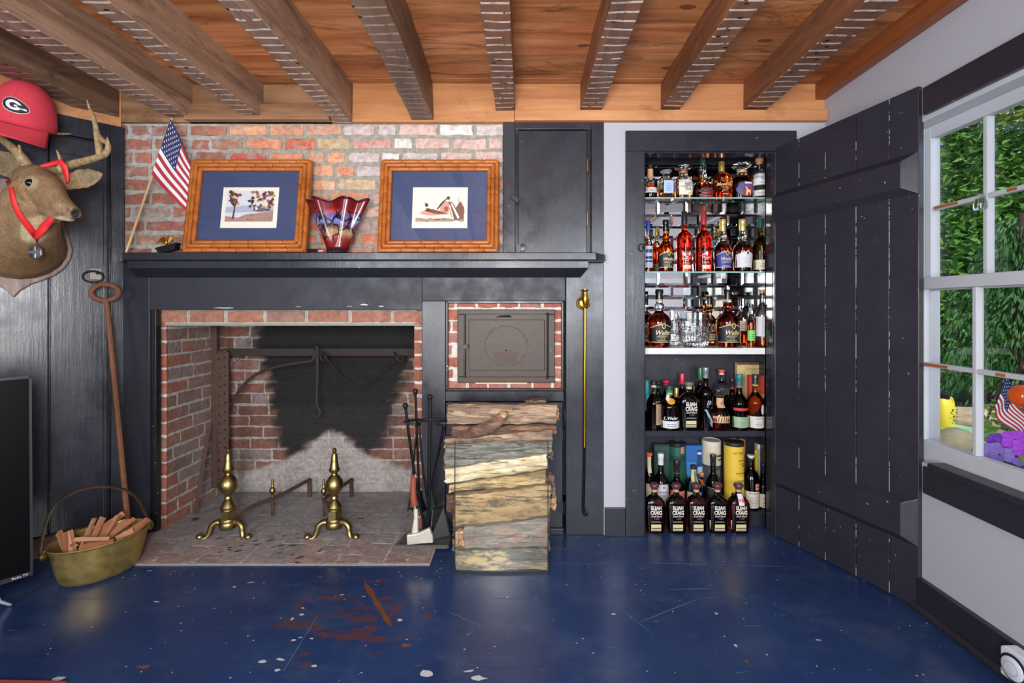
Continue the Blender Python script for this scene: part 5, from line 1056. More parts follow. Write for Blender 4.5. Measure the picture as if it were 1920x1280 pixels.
# television
br, tr2 = W(62, 1077, 1.75), W(49, 706, 1.757); rv = Vector((-.60, -.80, 0)).normalized(); uv = (tr2 - br); HT = uv.length; uv.normalize(); uv = (uv - rv * uv.dot(rv)).normalized(); nvv = rv.cross(uv).normalized(); nvv = nvv if nvv.x > 0 else -nvv
TM = Matrix.Translation(br) @ Matrix(((rv.x, nvv.x, uv.x, 0), (rv.y, nvv.y, uv.y, 0), (rv.z, nvv.z, uv.z, 0), (0, 0, 0, 1)))
tv = empty('television', tuple(br), 'large black flat screen television standing on the floor', 'television')
m = MB(); m.box(0, 1.3, -.045, -.004, 0, HT, M=TM); m.build('body', BLACK, tv, smooth=0, bevel=.004)
m = MB(); m.box(.008, 1.292, -.004, -.001, .016, HT - .008, M=TM); m.build('screen', simple('dark_screen', (.0015, .0015, .0016), .35, var=0, Specular_IOR_Level=.12), tv, smooth=0)
m = MB(); m.box(0, 1.3, -.006, .0015, 0, .016, M=TM); m.box(0, .0075, -.006, .001, .0, HT, M=TM); m.box(0, 1.3, -.006, .001, HT - .0075, HT, M=TM); bz = m.build('bezel', simple('dark_bezel', srgb(38, 40, 46), .35, var=0), tv, smooth=0)
m = MB(); m.text(text_geo('Roku TV', 0, -1, .01), lambda x, y: TM @ Vector((.034 + x * .0115, .0022, .008 + y * .0115))); m.build('lettering', simple('bezel_white', srgb(200, 204, 208), .5, var=0), bz, smooth=0)
m = MB(); f0 = TM @ Vector((.10, -.02, .01)); f1 = W(18, 1131, F * CZ / (1136 - CY)); f1.z = .006; m.tube([f0, f0.lerp(f1, .3) + Vector((0, 0, -.04)), f1], [.012, .013, .010], 8, flat=.5); f2 = TM @ Vector((.16, -.2, 0)); f2.z = .006; m.tube([f0, f2], .011, 8, flat=.5); m.build('foot', simple('silver_plastic', srgb(196, 204, 214), .35, .3, var=.05), tv)
f0 = TM @ Vector((1.1, -.02, .01)); m = MB(); f3 = f0 + nvv * .14; f3.z = .006; f4 = f0 - nvv * .14; f4.z = .006; m.tube([f0, f3], .011, 8, flat=.5); m.tube([f0, f4], .011, 8, flat=.5); m.build('foot', bpy.data.materials['silver_plastic'], tv)
# brass pan of kindling
rl, rr_ = W(85, 1030, 1.83), W(280, 975, 2.083); bcn = (rl + rr_) / 2; bcn.z = 0; ax = (rr_ - rl); ax.z = 0; LA = ax.length / 2; ax.normalize(); ay = Vector((ax.y, -ax.x, 0)); HB = .158
PAN = NT('old_brass_pan'); pq = PAN.noise(9, detail=6, rough=.7); PAN.set(PAN.ramp(pq, [(.3, srgb(160, 136, 74)), (.7, srgb(206, 184, 116))]), PAN.ramp(PAN.noise(30), [(.3, .34), (.7, .55)]), .85); PAN.bump(PAN.noise(40), .15, .003)
BM_ = Matrix.Translation(bcn) @ Matrix(((ax.x, ay.x, 0, 0), (ax.y, ay.y, 0, 0), (0, 0, 1, 0), (0, 0, 0, 1)))
bk = empty('brass_pan', tuple(bcn), 'oval brass pan with bail handle holding kindling on the floor', 'pan')
m = MB(); rg = []; SB = .125
for q, z in ((.66, .0), (.74, .004), (.80, .02), (.88, .075), (.955, .14), (.975, .152), (1.0, HB), (1.02, HB - .003), (1.0, HB - .008), (.962, .148), (.94, .13), (.865, .07), (.78, .02), (.70, .008)):
    rg.append([BM_ @ Vector((LA * q * cos(a), SB * q * sin(a), z)) for a in [2 * pi * k / 56 for k in range(56)]])
m.rings(rg); m.build('pan_body', PAN.m, bk, smooth=50)
DKB = simple('dark_bail_metal', srgb(92, 78, 62), .4, .8, var=.3)
m = MB(); P = [BM_ @ Vector((-LA * 1.06, 0, HB - .03)), BM_ @ Vector((-LA * 1.09, 0, HB)), W(85, 985, 1.85), W(101, 950, 1.88), W(125, 930, 1.90), W(155, 917, 1.93), W(190, 912, 1.96), W(222, 915, 2.0), W(248, 925, 2.03), W(264, 945, 2.06), W(274, 966, 2.08), BM_ @ Vector((LA * 1.05, 0, HB - .012))]
m.tube(spline(P, 5), .0065, 8, flat=.7); m.build('bail_handle', DKB, bk)
for s in (-1, 1):
    m = MB(); c = BM_ @ Vector((s * LA * 1.02, 0, HB - .025)); m.ball(c, .016, 10, sc=(.6, 1.2, 1)); m.ball(c + Vector((0, 0, .02)), .008, 8); m.build('bail_ear', BRASS, bk)
KW = [wood('kindling_wood', srgb(150, 98, 66), srgb(208, 158, 118), 'x', 1.2, .7), wood('reddish_kindling_wood', srgb(138, 78, 52), srgb(190, 128, 92), 'x', 1.2, .7)]
KND = [((128, 1035, 1.86), (110, 998, 1.90)), ((140, 1022, 1.87), (130, 1000, 1.92)), ((136, 1040, 1.86), (128, 996, 1.88)), ((122, 1034, 1.85), (118, 1000, 1.86)), ((150, 1030, 1.87), (176, 972, 1.94)), ((164, 1024, 1.88), (192, 970, 1.97)), ((176, 1020, 1.90), (208, 980, 1.98)), ((190, 1018, 1.92), (222, 966, 2.01)), ((200, 1012, 1.93), (236, 975, 2.02)), ((205, 1006, 1.94), (252, 972, 2.03)), ((140, 1012, 1.86), (205, 1010, 1.90)), ((150, 1028, 1.84), (212, 1016, 1.90)), ((218, 1010, 1.94), (250, 995, 1.99)), ((240, 1008, 1.97), (278, 972, 2.05)), ((228, 1004, 1.96), (262, 980, 2.05)), ((165, 1010, 1.92), (240, 985, 2.02)), ((145, 1014, 1.9), (215, 992, 1.99)), ((180, 1000, 1.95), (232, 962, 2.04))]
for k, (a, b) in enumerate(KND):
    rnd = random.Random(k); A, B2 = W(*a), W(*b); A.z = max(A.z, .06); ln_ = (B2 - A).length; t = (B2 - A).normalized(); s = t.orthogonal().normalized(); s = Matrix.Rotation(rnd.uniform(0, 3), 3, t) @ s; v = t.cross(s); w1, w2 = rnd.uniform(.008, .013), rnd.uniform(.005, .009)
    m = MB(); Q = Matrix(((t.x, s.x, v.x, 0), (t.y, s.y, v.y, 0), (t.z, s.z, v.z, 0), (0, 0, 0, 1))); rg = []
    for q in range(5):
        x = ln_ * q / 4; rg.append([Vector((x + rnd.uniform(-.004, .004), sy_ * w1 * rnd.uniform(.8, 1.1), sz * w2 * rnd.uniform(.8, 1.1))) for sy_, sz in ((-1, -1), (1, -1), (1, 1), (-.4, 1))])
    m.rings(rg); o = m.build('kindling_stick', KW[k % 2], smooth=0); o.matrix_world = Matrix.Translation(A) @ Q
    tag(o, 'split stick of kindling piled in the oval brass pan', 'stick', 'kindling in the brass pan')

# ================================================================ right of the hearth: tools, logs, poker
ts = empty('fireplace_tool_stand', W(798, 1010, 2.1), 'black iron fireplace tool stand with ball finial and cross arm', 'stand')
bp = [floorpt(743, 1031), floorpt(838, 1031), floorpt(846, 1008), floorpt(762, 1008)]
for p in bp: p.z = .0072
m = MB()
for a, b in zip(bp, bp[1:] + bp[:1]): m.tube([a + Vector((0, 0, .008)), b + Vector((0, 0, .008))], .009, 6)
DUST = simple('dusty_iron', srgb(92, 88, 86), .8, .2, var=.3); m.prism([p + Vector((0, 0, 0)) for p in bp], (0, 0, .006)); m.build('base', DUST, ts, smooth=25)
pb, ptp = W(803, 1000, 2.17), W(806, 744, 2.17); pb.z = .012
m = MB(); m.tube([pb, ptp], .0085, 8); m.ball(ptp, .0135, 12); m.build('post', IRON, ts)
m = MB(); m.tube([W(766, 788, 2.12), W(786, 787, 2.15), W(806, 787, 2.17), W(828, 787, 2.16), W(842, 787, 2.15)], .0065, 8); m.tube(spline([W(783, 789, 2.13), W(782, 794, 2.07), W(770, 794, 2.06), W(758, 790, 2.07)]), .0055, 6); m.tube(spline([W(842, 787, 2.15), W(841, 792, 2.08), W(828, 793, 2.07), W(818, 796, 2.08)]), .0055, 6); m.build('cross_arm', IRON, ts)
def tool(label, P, r, tipf, hilt=None, mt=IRON):
    t_ = empty('fireplace_tool', tuple(W(*P[0])), label, 'tool', 'fireplace tools on the stand'); m = MB(); Q = [W(*p) for p in P]; m.tube(Q, r, 8); m.build('shaft', mt, t_)
    m = MB(); m.ball(Q[0], .0125, 12); m.lathe([(.004, -.02), (.010, -.012), (.004, -.002)], Q[0] - (Q[0] - Q[1]).normalized() * .0, 10, M=(Q[0] - Q[1]).normalized().to_track_quat('Z', 'Y').to_matrix()); m.build('knob', IRON, t_)
    m = MB(); tipf(m, Q); m.build('working_end', mt, t_)
BLKI = simple('black_iron', srgb(26, 26, 28), .35, .6, var=.2)
tool('iron poker with hooked tip hanging outermost on the tool stand', [(760, 760, 2.08), (766, 810, 2.08), (776, 880, 2.09), (790, 960, 2.09), (796, 985, 2.09)], .0062, lambda m, Q: m.tube(spline([Q[-1], W(800, 1000, 2.09), W(795, 1008, 2.09), W(788, 998, 2.09)]), [.006] * 12 + [.004] * 6 + [.002], 6), mt=BLKI)
tool('iron fire brush with long dark shaft behind the outermost poker', [(779, 733, 2.14), (781, 790, 2.14), (783, 850, 2.14), (786, 920, 2.14)], .0058, lambda m, Q: [m.lathe([(.012, 0), (.016, -.03), (.034, -.085), (.001, -.086)], Q[-1], 14)], mt=BLKI)
def shovel(m, Q):
    c = Q[-1]; p = [c, W(822, 960, 2.1), W(838, 985, 2.08), W(846, 1003, 2.07)]
    m.prism([W(812, 955, 2.10), W(832, 950, 2.09), W(844, 1002, 2.07), W(806, 1012, 2.05)], (0, .006, .002)); m.tube([W(812, 955, 2.1), W(806, 1012, 2.05)], .004, 6); m.tube([W(832, 950, 2.09), W(844, 1002, 2.07)], .004, 6)
tool('black ash shovel leaning across the tool stand toward the logs', [(833, 795, 2.10), (822, 850, 2.10), (808, 905, 2.10), (820, 955, 2.10)], .0058, shovel, mt=BLKI)
tool('iron log tongs with twin shafts at the middle of the stand', [(786, 790, 2.12), (790, 850, 2.11), (800, 930, 2.10), (812, 985, 2.09)], .0048, lambda m, Q: [m.tube([W(782, 800, 2.13), W(776, 860, 2.13), (W(770, 930, 2.12)), W(765, 958, 2.12), W(772, 952, 2.12)], .0045, 6)], mt=BLKI)
hx_ = empty('hatchet', tuple(W(790, 1010, 2.04)), 'hatchet with red brown grip standing head down on the tool stand', 'hatchet')
m = MB(); Q = [W(777, 890, 2.06), W(775, 900, 2.06), W(775, 930, 2.055), W(777, 945, 2.055), W(779, 951, 2.055)]; m.tube(spline(Q, 4), [.007] + [.0125] * 7 + [.0145] * 6 + [.011] * 3, 10, flat=.8); m.build('grip', simple('red_brown_leather', srgb(140, 66, 40), .4, var=.25), hx_)
m = MB(); m.tube([W(779, 888, 2.06), W(780, 893, 2.06)], .0115, 10); m.tube([W(778, 947, 2.055), W(779, 953, 2.055)], .0125, 10); m.build('grip_rings', STEEL, hx_)
WST = simple('worn_white_steel', srgb(196, 190, 178), .45, .35, var=.25, vs=40)
m = MB(); m.tube([W(779, 952, 2.055), W(780, 970, 2.052), W(778, 1000, 2.05)], [.010, .0095, .016], 8, flat=.6); m.build('shank', WST, hx_)
m = MB(); pts = [W(763, 1001, 2.04), W(784, 998, 2.04), W(806, 988, 2.04), W(812, 1003, 2.04), W(813, 1016, 2.04), W(790, 1017, 2.04), W(764, 1020, 2.04)]; 
m.prism([p + Vector((0, -.011, 0)) for p in pts], (0, .022, 0)); m.build('head', WST, hx_, smooth=0, bevel=.005)

# log holder with glass front
lg = empty('log_holder', W(940, 1076, 1.95), 'low black log holder with clear glass front panel', 'log holder')
gx0, gx1, gd = W(852.5, 0, 1.947).x, W(1027.5, 0, 1.947).x, 1.947 - CD
m = MB(); m.box(gx0, gx1, gd, gd + .005, .008, W(0, 828, 1.947).z); LGG = glassmat('holder_glass', (.93, .98, .95), 0, 1.5); m.build('glass_panel', PGL, lg, smooth=0)
m = MB(); m.box(gx0, gx1, gd - .002, gd + .30, .0, .009); m.box(gx0 - .001, gx0 + .002, gd - .0015, gd + .007, .008, W(0, 828, 1.947).z); m.box(gx1 - .002, gx1 + .001, gd - .0015, gd + .007, .008, W(0, 828, 1.947).z); m.build('base_tray', BLACK, lg, smooth=0)
def logmat(name, c1, c2, dark, scale=1.0, rough=.85, bump=.7):
    n = NT(name); a = n.noise(1, n.co((3 * scale, 30 * scale, 30 * scale)), detail=9, rough=.72, dist=1.2); b = n.noise(1, n.co((9, 26, 26)), detail=6, rough=.7)
    col = n.ramp(a, [(.30, tuple(x * .6 for x in c1)), (.46, c1), (.64, c2)]); col = n.mix(n.ramp(b, [(.5, 0.0), (.62, .85)]), col, dark); col = n.mix(n.ramp(n.noise(1, n.co((5, 90, 90)), detail=4), [(.36, .75), (.45, 0.0)]), col, tuple(x * .25 for x in dark)); n.set(col, rough, 0); n.bump(n.math('ADD', a, b), bump, .008); return n.m
LM = dict(top=logmat('split_oak_grey_tan', srgb(128, 108, 90), srgb(190, 160, 130), srgb(104, 88, 76)), knot=logmat('brown_bark', srgb(92, 66, 52), srgb(150, 114, 92), srgb(112, 96, 86)), bark=logmat('grey_green_bark', srgb(104, 104, 94), srgb(158, 156, 142), srgb(72, 68, 62)), pale=logmat('pale_split_wood', srgb(206, 194, 156), srgb(236, 230, 206), srgb(200, 178, 130), bump=.3), yel=logmat('yellow_split_wood', srgb(172, 146, 98), srgb(212, 192, 142), srgb(120, 100, 70), bump=.4), moss=logmat('mottled_mossy_wood', srgb(150, 124, 82), srgb(190, 164, 112), srgb(74, 66, 46), .7), grey=logmat('smooth_grey_wood', srgb(112, 110, 102), srgb(168, 154, 136), srgb(150, 112, 88), .7, bump=.3), low=logmat('weathered_low_wood', srgb(86, 86, 78), srgb(170, 158, 118), srgb(190, 170, 120), .6, bump=.3), end=logmat('cut_log_end', srgb(186, 144, 104), srgb(222, 190, 150), srgb(160, 114, 82), 2, bump=.3))
def log(kind, lx, lt, lb, rx2, rt, rb, d_, depth, label, seed):
    """a split log seen side on: left end (lx, top lt, bottom lb), right end (rx2, rt, rb) on its front face"""
    rnd = random.Random(seed); n = 14; rg = []
    prof = [(0, 0), (.1, -.35), (.3, -.75), (.55, -.9), (.8, -.6), (1, 0), (.92, .55), (.5, 1.0), (.1, .7)]   # (v from bottom to top, depth: negative is toward the room)
    prof = [(0.0, .25), (.04, .05), (.22, .0), (.42, .03), (.6, -.03), (.8, .02), (.96, .06), (1, .3), (.8, .85), (.4, 1), (.12, .8)]
    for k in range(n + 1):
        t = k / n; x = lerp(lx, rx2, t); zt = lerp(lt, rt, t); zb = lerp(lb, rb, t); j = .0035; wv = .006 * sin(t * 7 + seed); a, b = W(x, zb, d_), W(x, zt, d_); hgt = b.z - a.z
        rg.append([Vector((a.x + rnd.uniform(-.002, .002) * (1 if 0 < k < n else 2.5), a.y + dd * depth + wv + rnd.uniform(-j, j), a.z + v * hgt + rnd.uniform(-j, j))) for v, dd in prof])
    m = MB(); rv = m.rings(rg, caps=False); m._f(rv[0][::-1], 1); m._f(rv[-1], 1); lo = m.build('firewood_log', [LM[kind], LM['end']], smooth=35)
    return tag(lo, label, 'log', 'firewood stacked in the log holder')
log('top', 838, 757, 797, 1044, 759, 795, 2.02, .12, 'topmost grey and tan split log on the firewood stack', 1)
klog = log('knot', 846, 799, 829, 1040, 797, 812, 2.03, .11, 'brown split log second from the top of the firewood stack', 2)
m = MB(); m.tube(spline([W(862, 818, 2.02), W(890, 810, 1.995), (W(918, 800, 1.985)), W(936, 788, 1.98), W(945, 776, 1.985)]), [.02] * 6 + [.026] * 8 + [.022] * 8 + [.017] * 3, 10, flat=.8); kb = m.build('branch_stub', LM['knot'], klog); m = MB(); m.ball(W(944, 777, 1.98), .0165, 12); m.build('cut_end', LM['end'], kb)
log('top', 834, 824, 842, 1036, 806, 830, 2.0, .12, 'thin reddish log just above the grey green barked one', 3)
log('bark', 834, 832, 884, 1034, 826, 850, 1.985, .12, 'grey green barked log tapering across the stack', 4)
log('pale', 835, 880, 909, 1026, 850, 880, 1.972, .12, 'pale cream split log with insect holes, slanting', 5)
log('yel', 841, 910, 926, 1024, 882, 908, 1.978, .12, 'yellowish split log directly under the cream one', 6)
log('moss', 852, 930, 991, 1032, 910, 968, 1.966, .13, 'big mottled mossy log in the lower half of the stack', 7)
log('grey', 870, 990, 1031, 1029, 972, 1028, 1.968, .13, 'smooth grey log second from the bottom', 8)
log('low', 853, 1031, 1073, 1027, 1029, 1073, 1.956, .14, 'bottom log of the stack, dark with a yellow streak', 9)
log('end', 853, 997, 1026, 870, 996, 1027, 1.975, .08, 'short yellow log end wedged beside the smooth grey log', 10)
log('grey', 1026, 890, 915, 1040, 890, 940, 2.04, .1, 'reddish grey log end sticking out past the mossy log', 11)
log('end', 1028, 936, 956, 1042, 934, 957, 2.03, .1, 'tan log end peeping out under the reddish grey one', 12)
log('knot', 838, 928, 962, 853, 925, 964, 2.03, .1, 'brown log end beside the mossy log near the tool stand', 13)
log('end', 1034, 764, 788, 1048, 765, 789, 2.06, .1, 'small square log end at the top corner of the stack', 14)
log('end', 1030, 798, 815, 1042, 798, 816, 2.07, .1, 'tan log end under the top corner of the stack', 15)
log('grey', 1020, 846, 862, 1036, 846, 862, 2.06, .1, 'grey log end behind the cream log', 16)
log('knot', 832, 864, 884, 846, 862, 886, 2.05, .1, 'dark log end behind the grey green log', 17)
log('top', 985, 751, 762, 1024, 750, 762, 2.14, .1, 'reddish log lying behind the topmost one', 18)
for k, (a, b) in enumerate(((760, 815), (818, 880), (884, 945), (950, 1010), (1012, 1064))):
    log('knot' if k % 2 else 'bark', 848, a, b, 1030, a, b, 2.13, .1, 'dark log hidden in the rear row of the firewood stack', 30 + k)
# brass hearth rod on the pilaster
pk = empty('brass_hearth_rod', W(1095, 560, 2.26), 'long brass hearth rod with hooked iron tip hung on the pilaster', 'rod')
a, b, c = W(1097, 578, 2.262), W(1096, 838, 2.262), W(1094, 960, 2.262)
m = MB(); m.tube([a, b], .0072, 10); m.lathe([(.0075, .0), (.012, .012), (.015, .03), (.014, .045), (.011, .06), (.011, .068), (.016, .074), (.016, .079), (.004, .08)], W(1097, 573, 2.25) + Vector((0, 0, .0)), 16); m.build('rod', BRASSB, pk)
m = MB(); m.tube([b, c], .006, 8); m.tube(spline([c, c + Vector((.004, -.004, -.012)), c + Vector((.016, -.008, -.006)), c + Vector((.018, -.008, .006))]), [.006] * 12 + [.003] * 7, 8); m.build('iron_tip', BLKI, pk)
hp = empty('brass_wall_hook', W(1093, 566, 2.27), 'round brass hook plate holding the hearth rod', 'hook'); m = MB(); cc = W(1093.5, 568, 2.278); m.tube([cc + Vector((.028 * cos(q), -.006, .026 * sin(q))) for q in [2 * pi * k / 24 for k in range(25)]], .006, 8); m.lathe([(.001, 0), (.02, 0), (.016, .006), (.001, .008)], cc + Vector((0, .004, 0)), 20, M=Ry); m.build('ring_plate', BRASSB, hp)
# timer plug on the baseboard
tp = empty('plug_in_timer', (XR - .03, -.94, .04), 'white plug-in dial timer low on the baseboard', 'timer')
wpl = simple('white_plastic', srgb(206, 212, 222), .4, var=.02); ty = W(1898, 0, 1.40).y; XT = XR - .022
yA, yB = -.900, -.987; m = MB(); pts = [(XT - .001, yB, .030), (XT - .001, yA, .030), (XT - .001, yA, .111), (XT - .001, yA - .012, .120), (XT - .001, yB + .012, .120), (XT - .001, yB, .111)]
m.prism(pts, (-.038, 0, 0)); m.build('case', wpl, tp, smooth=0, bevel=.004)
Rx = Matrix(((0, 0, -1), (0, 1, 0), (1, 0, 0))); cD = Vector((XT - .0395, (yA + yB) / 2 + .004, .072))
m = MB(); m.lathe([(.0345, 0), (.0375, 0), (.0375, .003), (.0345, .004)], cD, 36, M=Rx); m.lathe([(.001, 0), (.035, 0), (.035, .001), (.001, .001)], cD, 36, M=Rx); m.build('dial_ring', simple('blue_black_ring', srgb(30, 34, 60), .4, var=0), tp)
m = MB(); m.lathe([(.001, .001), (.031, .001), (.031, .006), (.028, .008), (.001, .008)], cD, 36, M=Rx); dl = m.build('dial', wpl, tp); m = MB(); m.tube([cD + Vector((-.008, .018 * cos(q), .018 * sin(q))) for q in [2 * pi * k / 32 for k in range(33)]], .0009, 5); m.build('dial_groove', simple('grey_groove', srgb(150, 156, 168), .5, var=0), dl)
# edge of a red rug
m = MB(); a, b = floorpt(-30, 1277), floorpt(125, 1280.5); m.prism([Vector((a.x, a.y, .0005)), Vector((b.x, b.y, .0005)), Vector((b.x + .2, -2.4, .0005)), Vector((a.x - .6, -2.4, .0005))], (0, 0, .006)); tag(m.build('red_rug', simple('red_rug_wool', srgb(150, 52, 56), .95, var=.2), smooth=0), 'red rug of which only the edge shows on the blue floor', 'rug')
# ================================================================ bottles, cartons and glassware in the cupboard
PROF = {   # (radius, height) of the glass, both as fractions
    'broad': ([(.0, 0), (.80, 0), (.86, .02), (.90, .1), (.97, .3), (1, .46), (.99, .53), (.90, .595), (.66, .66), (.40, .715), (.335, .75), (.40, .79), (.44, .83), (.40, .87), (.30, .90), (.30, 1), (0, 1)], 2, 1),
    'round': ([(0, 0), (.92, 0), (1, .03), (1, .3), (1, .56), (.95, .62), (.74, .70), (.46, .77), (.36, .82), (.34, .9), (.34, 1), (0, 1)], 2, 1),
    'tall': ([(0, 0), (.95, 0), (1, .02), (1, .4), (1, .66), (.94, .715), (.72, .775), (.44, .81), (.36, .84), (.34, .92), (.34, 1), (0, 1)], 2, 1),
    'slim': ([(0, 0), (.95, 0), (1, .02), (1, .4), (1, .60), (.9, .66), (.6, .74), (.45, .80), (.42, .9), (.42, 1), (0, 1)], 2, 1),
    'squat': ([(0, 0), (.72, 0), (.86, .05), (1, .22), (1, .40), (.92, .52), (.72, .64), (.46, .74), (.40, .80), (.40, 1), (0, 1)], 2, 1),
    'dome': ([(0, 0), (.93, 0), (1, .03), (1, .4), (1, .62), (.96, .72), (.82, .81), (.5, .87), (.30, .89), (.28, 1), (0, 1)], 2, 1),
    'cone': ([(0, 0), (.97, 0), (1, .02), (1, .2), (.96, .34), (.80, .45), (.54, .55), (.40, .63), (.32, .74), (.26, .86), (.25, 1), (0, 1)], 2, 1),
    'flask': ([(0, 0), (.84, 0), (.88, .02), (.96, .3), (1, .5), (1, .62), (.93, .71), (.70, .79), (.42, .845), (.30, .87), (.27, .93), (.27, 1), (0, 1)], 4.5, .62),
    'square': ([(0, 0), (.95, 0), (1, .03), (1, .4), (1, .66), (.92, .74), (.6, .80), (.42, .84), (.42, 1), (0, 1)], 5, .75),
    'decanter': ([(0, 0), (.86, 0), (.94, .05), (1, .3), (1, .52), (.88, .68), (.66, .78), (.46, .84), (.44, 1), (0, 1)], 3, .85),
    'wine': ([(0, 0), (.95, 0), (1, .02), (1, .35), (1, .56), (.9, .64), (.62, .72), (.42, .78), (.36, .84), (.36, 1), (0, 1)], 2, 1),
}
_lm = {}
def liq(c, rough=.03):
    if c not in _lm: _lm[c] = glassmat('spirit_%d_%d_%d' % c if max(c) > 1 else 'spirit', srgb(*c), rough, 1.42)
    return _lm[c]
def ink(c, rough=.55):
    k = ('ink',) + tuple(c)
    if k not in _lm: _lm[k] = simple('label_%d_%d_%d' % tuple(c), srgb(*c), rough, var=.05)
    return _lm[k]
def gloss(c, metal=0, rough=.25):
    k = ('cap', metal) + tuple(c)
    if k not in _lm: _lm[k] = simple('cap_%d_%d_%d' % tuple(c), srgb(*c), rough, metal, var=.08)
    return _lm[k]
AMBER, ORANGE, REDL, DARKL, BLACKL, GREEN, CL = (214, 120, 34), (236, 116, 30), (214, 50, 22), (126, 44, 22), (62, 26, 18), (60, 120, 50), (246, 250, 248)
OLIVE, PINKCL = (150, 140, 50), (236, 232, 226)
GOLDC = (206, 170, 70)
ROW = {'1': (2.42, 1.6535), '1b': (2.52, 1.6535), '2': (2.42, 1.2830), '2b': (2.52, 1.2830), '3': (2.42, .9005), '3b': (2.52, .9005), '4': (2.40, .4850), '4b': (2.48, .4850), '4c': (2.535, .4850), '5': (2.32, .0005), '5b': (2.44, .0635), '5c': (2.525, .0635)}
def prof_at(P, z):
    for (r0, z0), (r1, z1) in zip(P, P[1:]):
        if z1 > z0 and z0 <= z <= z1: return r0 + (r1 - r0) * (z - z0) / (z1 - z0)
    return P[-1][0]
def smoothprof(P):
    Q = [Vector((r, z, 0)) for r, z in P[1:-1]]; S2 = spline(Q, 3); return [P[0]] + [(max(p.x, .02), p.y) for p in S2] + [P[-1]]
def bottle(shape, px, wpx, top, row, liquid, level, glass, cap, labels, label, group=None, rz=0, name='liquor_bottle', cat='bottle'):
    """px, wpx, top: where it is seen in the photo (centre, width, top), row: shelf and depth; level: height of the spirit as a fraction of the glass; cap: (colour, px high, style[, metal]); labels: dicts"""
    d_, z0 = ROW[row]; x = (px - CX) * d_ / F; R0 = wpx / 2 * d_ / F; H = CZ - (top - CY) * d_ / F - z0; ch = cap[1] * d_ / F; GH = H - ch
    P0, e, ratio = PROF[shape]; P = smoothprof(P0)
    r = local(empty(name, (x, d_ - CD, z0), label, cat, group, rot=(0, 0, rz)))
    m = MB(); prof = [(q * R0, z * GH) for q, z in P]; lv = level * GH
    if 0 < level < 1:     # put a ring exactly at the spirit level
        for i in range(len(prof) - 1):
            if prof[i][1] < lv <= prof[i + 1][1] and prof[i + 1][1] > prof[i][1]:
                t = (lv - prof[i][1]) / (prof[i + 1][1] - prof[i][1]); prof.insert(i + 1, (lerp(prof[i][0], prof[i + 1][0], t), lv)); break
    big = wpx > 24
    m.lathe(prof, n=28 if big else 20, e=e, sy=ratio, mf=lambda k: 0 if (prof[k][1] + prof[k + 1][1]) / 2 < lv else 1)
    m.build('glass_body', [liq(liquid), liq(glass)], r, smooth=50)
    # cap or stopper
    cr2 = prof_at(P0, .985) * R0; col, _, style = cap[:3]; metal = cap[3] if len(cap) > 3 else 0; m = MB()
    zc = GH - ch * .02
    if style == 'cyl': m.lathe([(0, zc - ch * .25), (cr2 * 1.12, zc - ch * .25), (cr2 * 1.15, zc), (cr2 * 1.15, zc + ch * .9), (cr2 * 1.0, zc + ch), (0, zc + ch)], n=18)
    elif style == 'capsule': m.lathe([(0, zc - ch * .1), (cr2 * 1.1, zc - ch * .1), (cr2 * 1.06, zc + ch * .5), (cr2 * 1.2, zc + ch * .55), (cr2 * 1.2, zc + ch * .95), (cr2 * 1.1, zc + ch), (0, zc + ch)], n=18)
    elif style == 'ball': m.lathe([(0, zc), (cr2 * 1.15, zc), (cr2 * 1.15, zc + ch * .16), (cr2 * 1.5, zc + ch * .3), (cr2 * 1.75, zc + ch * .55), (cr2 * 1.7, zc + ch * .8), (cr2 * 1.3, zc + ch), (0, zc + ch)], n=18)
    elif style == 'stopper': m.lathe([(0, zc), (cr2 * 1.1, zc), (cr2 * 1.1, zc + ch * .2), (cr2 * 1.7, zc + ch * .35), (cr2 * 2.1, zc + ch * .6), (cr2 * 1.8, zc + ch * .88), (cr2 * .8, zc + ch), (0, zc + ch)], n=12)
    elif style == 'wood':
        m.lathe([(0, zc - .001), (cr2 * 1.1, zc - .001), (cr2 * 1.1, zc + ch * .35), (cr2 * 1.45, zc + ch * .4), (cr2 * 1.45, zc + ch * .95), (cr2 * 1.3, zc + ch), (0, zc + ch)], n=18)
    elif style == 'horse':   # stopper with a little galloping horse on a ball
        m.lathe([(0, zc), (cr2 * 1.2, zc), (cr2 * 1.4, zc + ch * .25), (cr2 * .9, zc + ch * .42), (0, zc + ch * .43)], n=14); b = zc + ch * .45
        m.ball((0, 0, b + ch * .27), ch * .14, 8, sc=(2.1, .8, 1)); m.tube([(-ch * .25, 0, b + ch * .3), (-ch * .42, 0, b + ch * .5)], [ch * .09, ch * .06], 6); m.ball((-ch * .5, 0, b + ch * .48), ch * .075, 6, sc=(1.6, .8, 1)); m.tube([(ch * .26, 0, b + ch * .32), (ch * .5, 0, b + ch * .36)], [ch * .05, ch * .03], 5)
        for lx, fx in ((-.22, -.42), (-.16, -.2), (.2, .38), (.24, .12)): m.tube([(ch * lx, 0, b + ch * .22), (ch * fx, 0, b + ch * .0)], ch * .035, 5)
    st = liq(CL) if style == 'stopper' else gloss(col, metal)
    m.build('cap', st, r, smooth=40)
    if style == 'stopper' or len(cap) > 4:
        m = MB(); m.lathe([(cr2 * 1.03, zc - .012), (cr2 * 1.06, zc - .011), (cr2 * 1.06, zc + .001), (cr2 * 1.03, zc + .001)], n=18); m.build('neck_band', gloss(cap[4] if len(cap) > 4 else (170, 140, 90), 0), r)
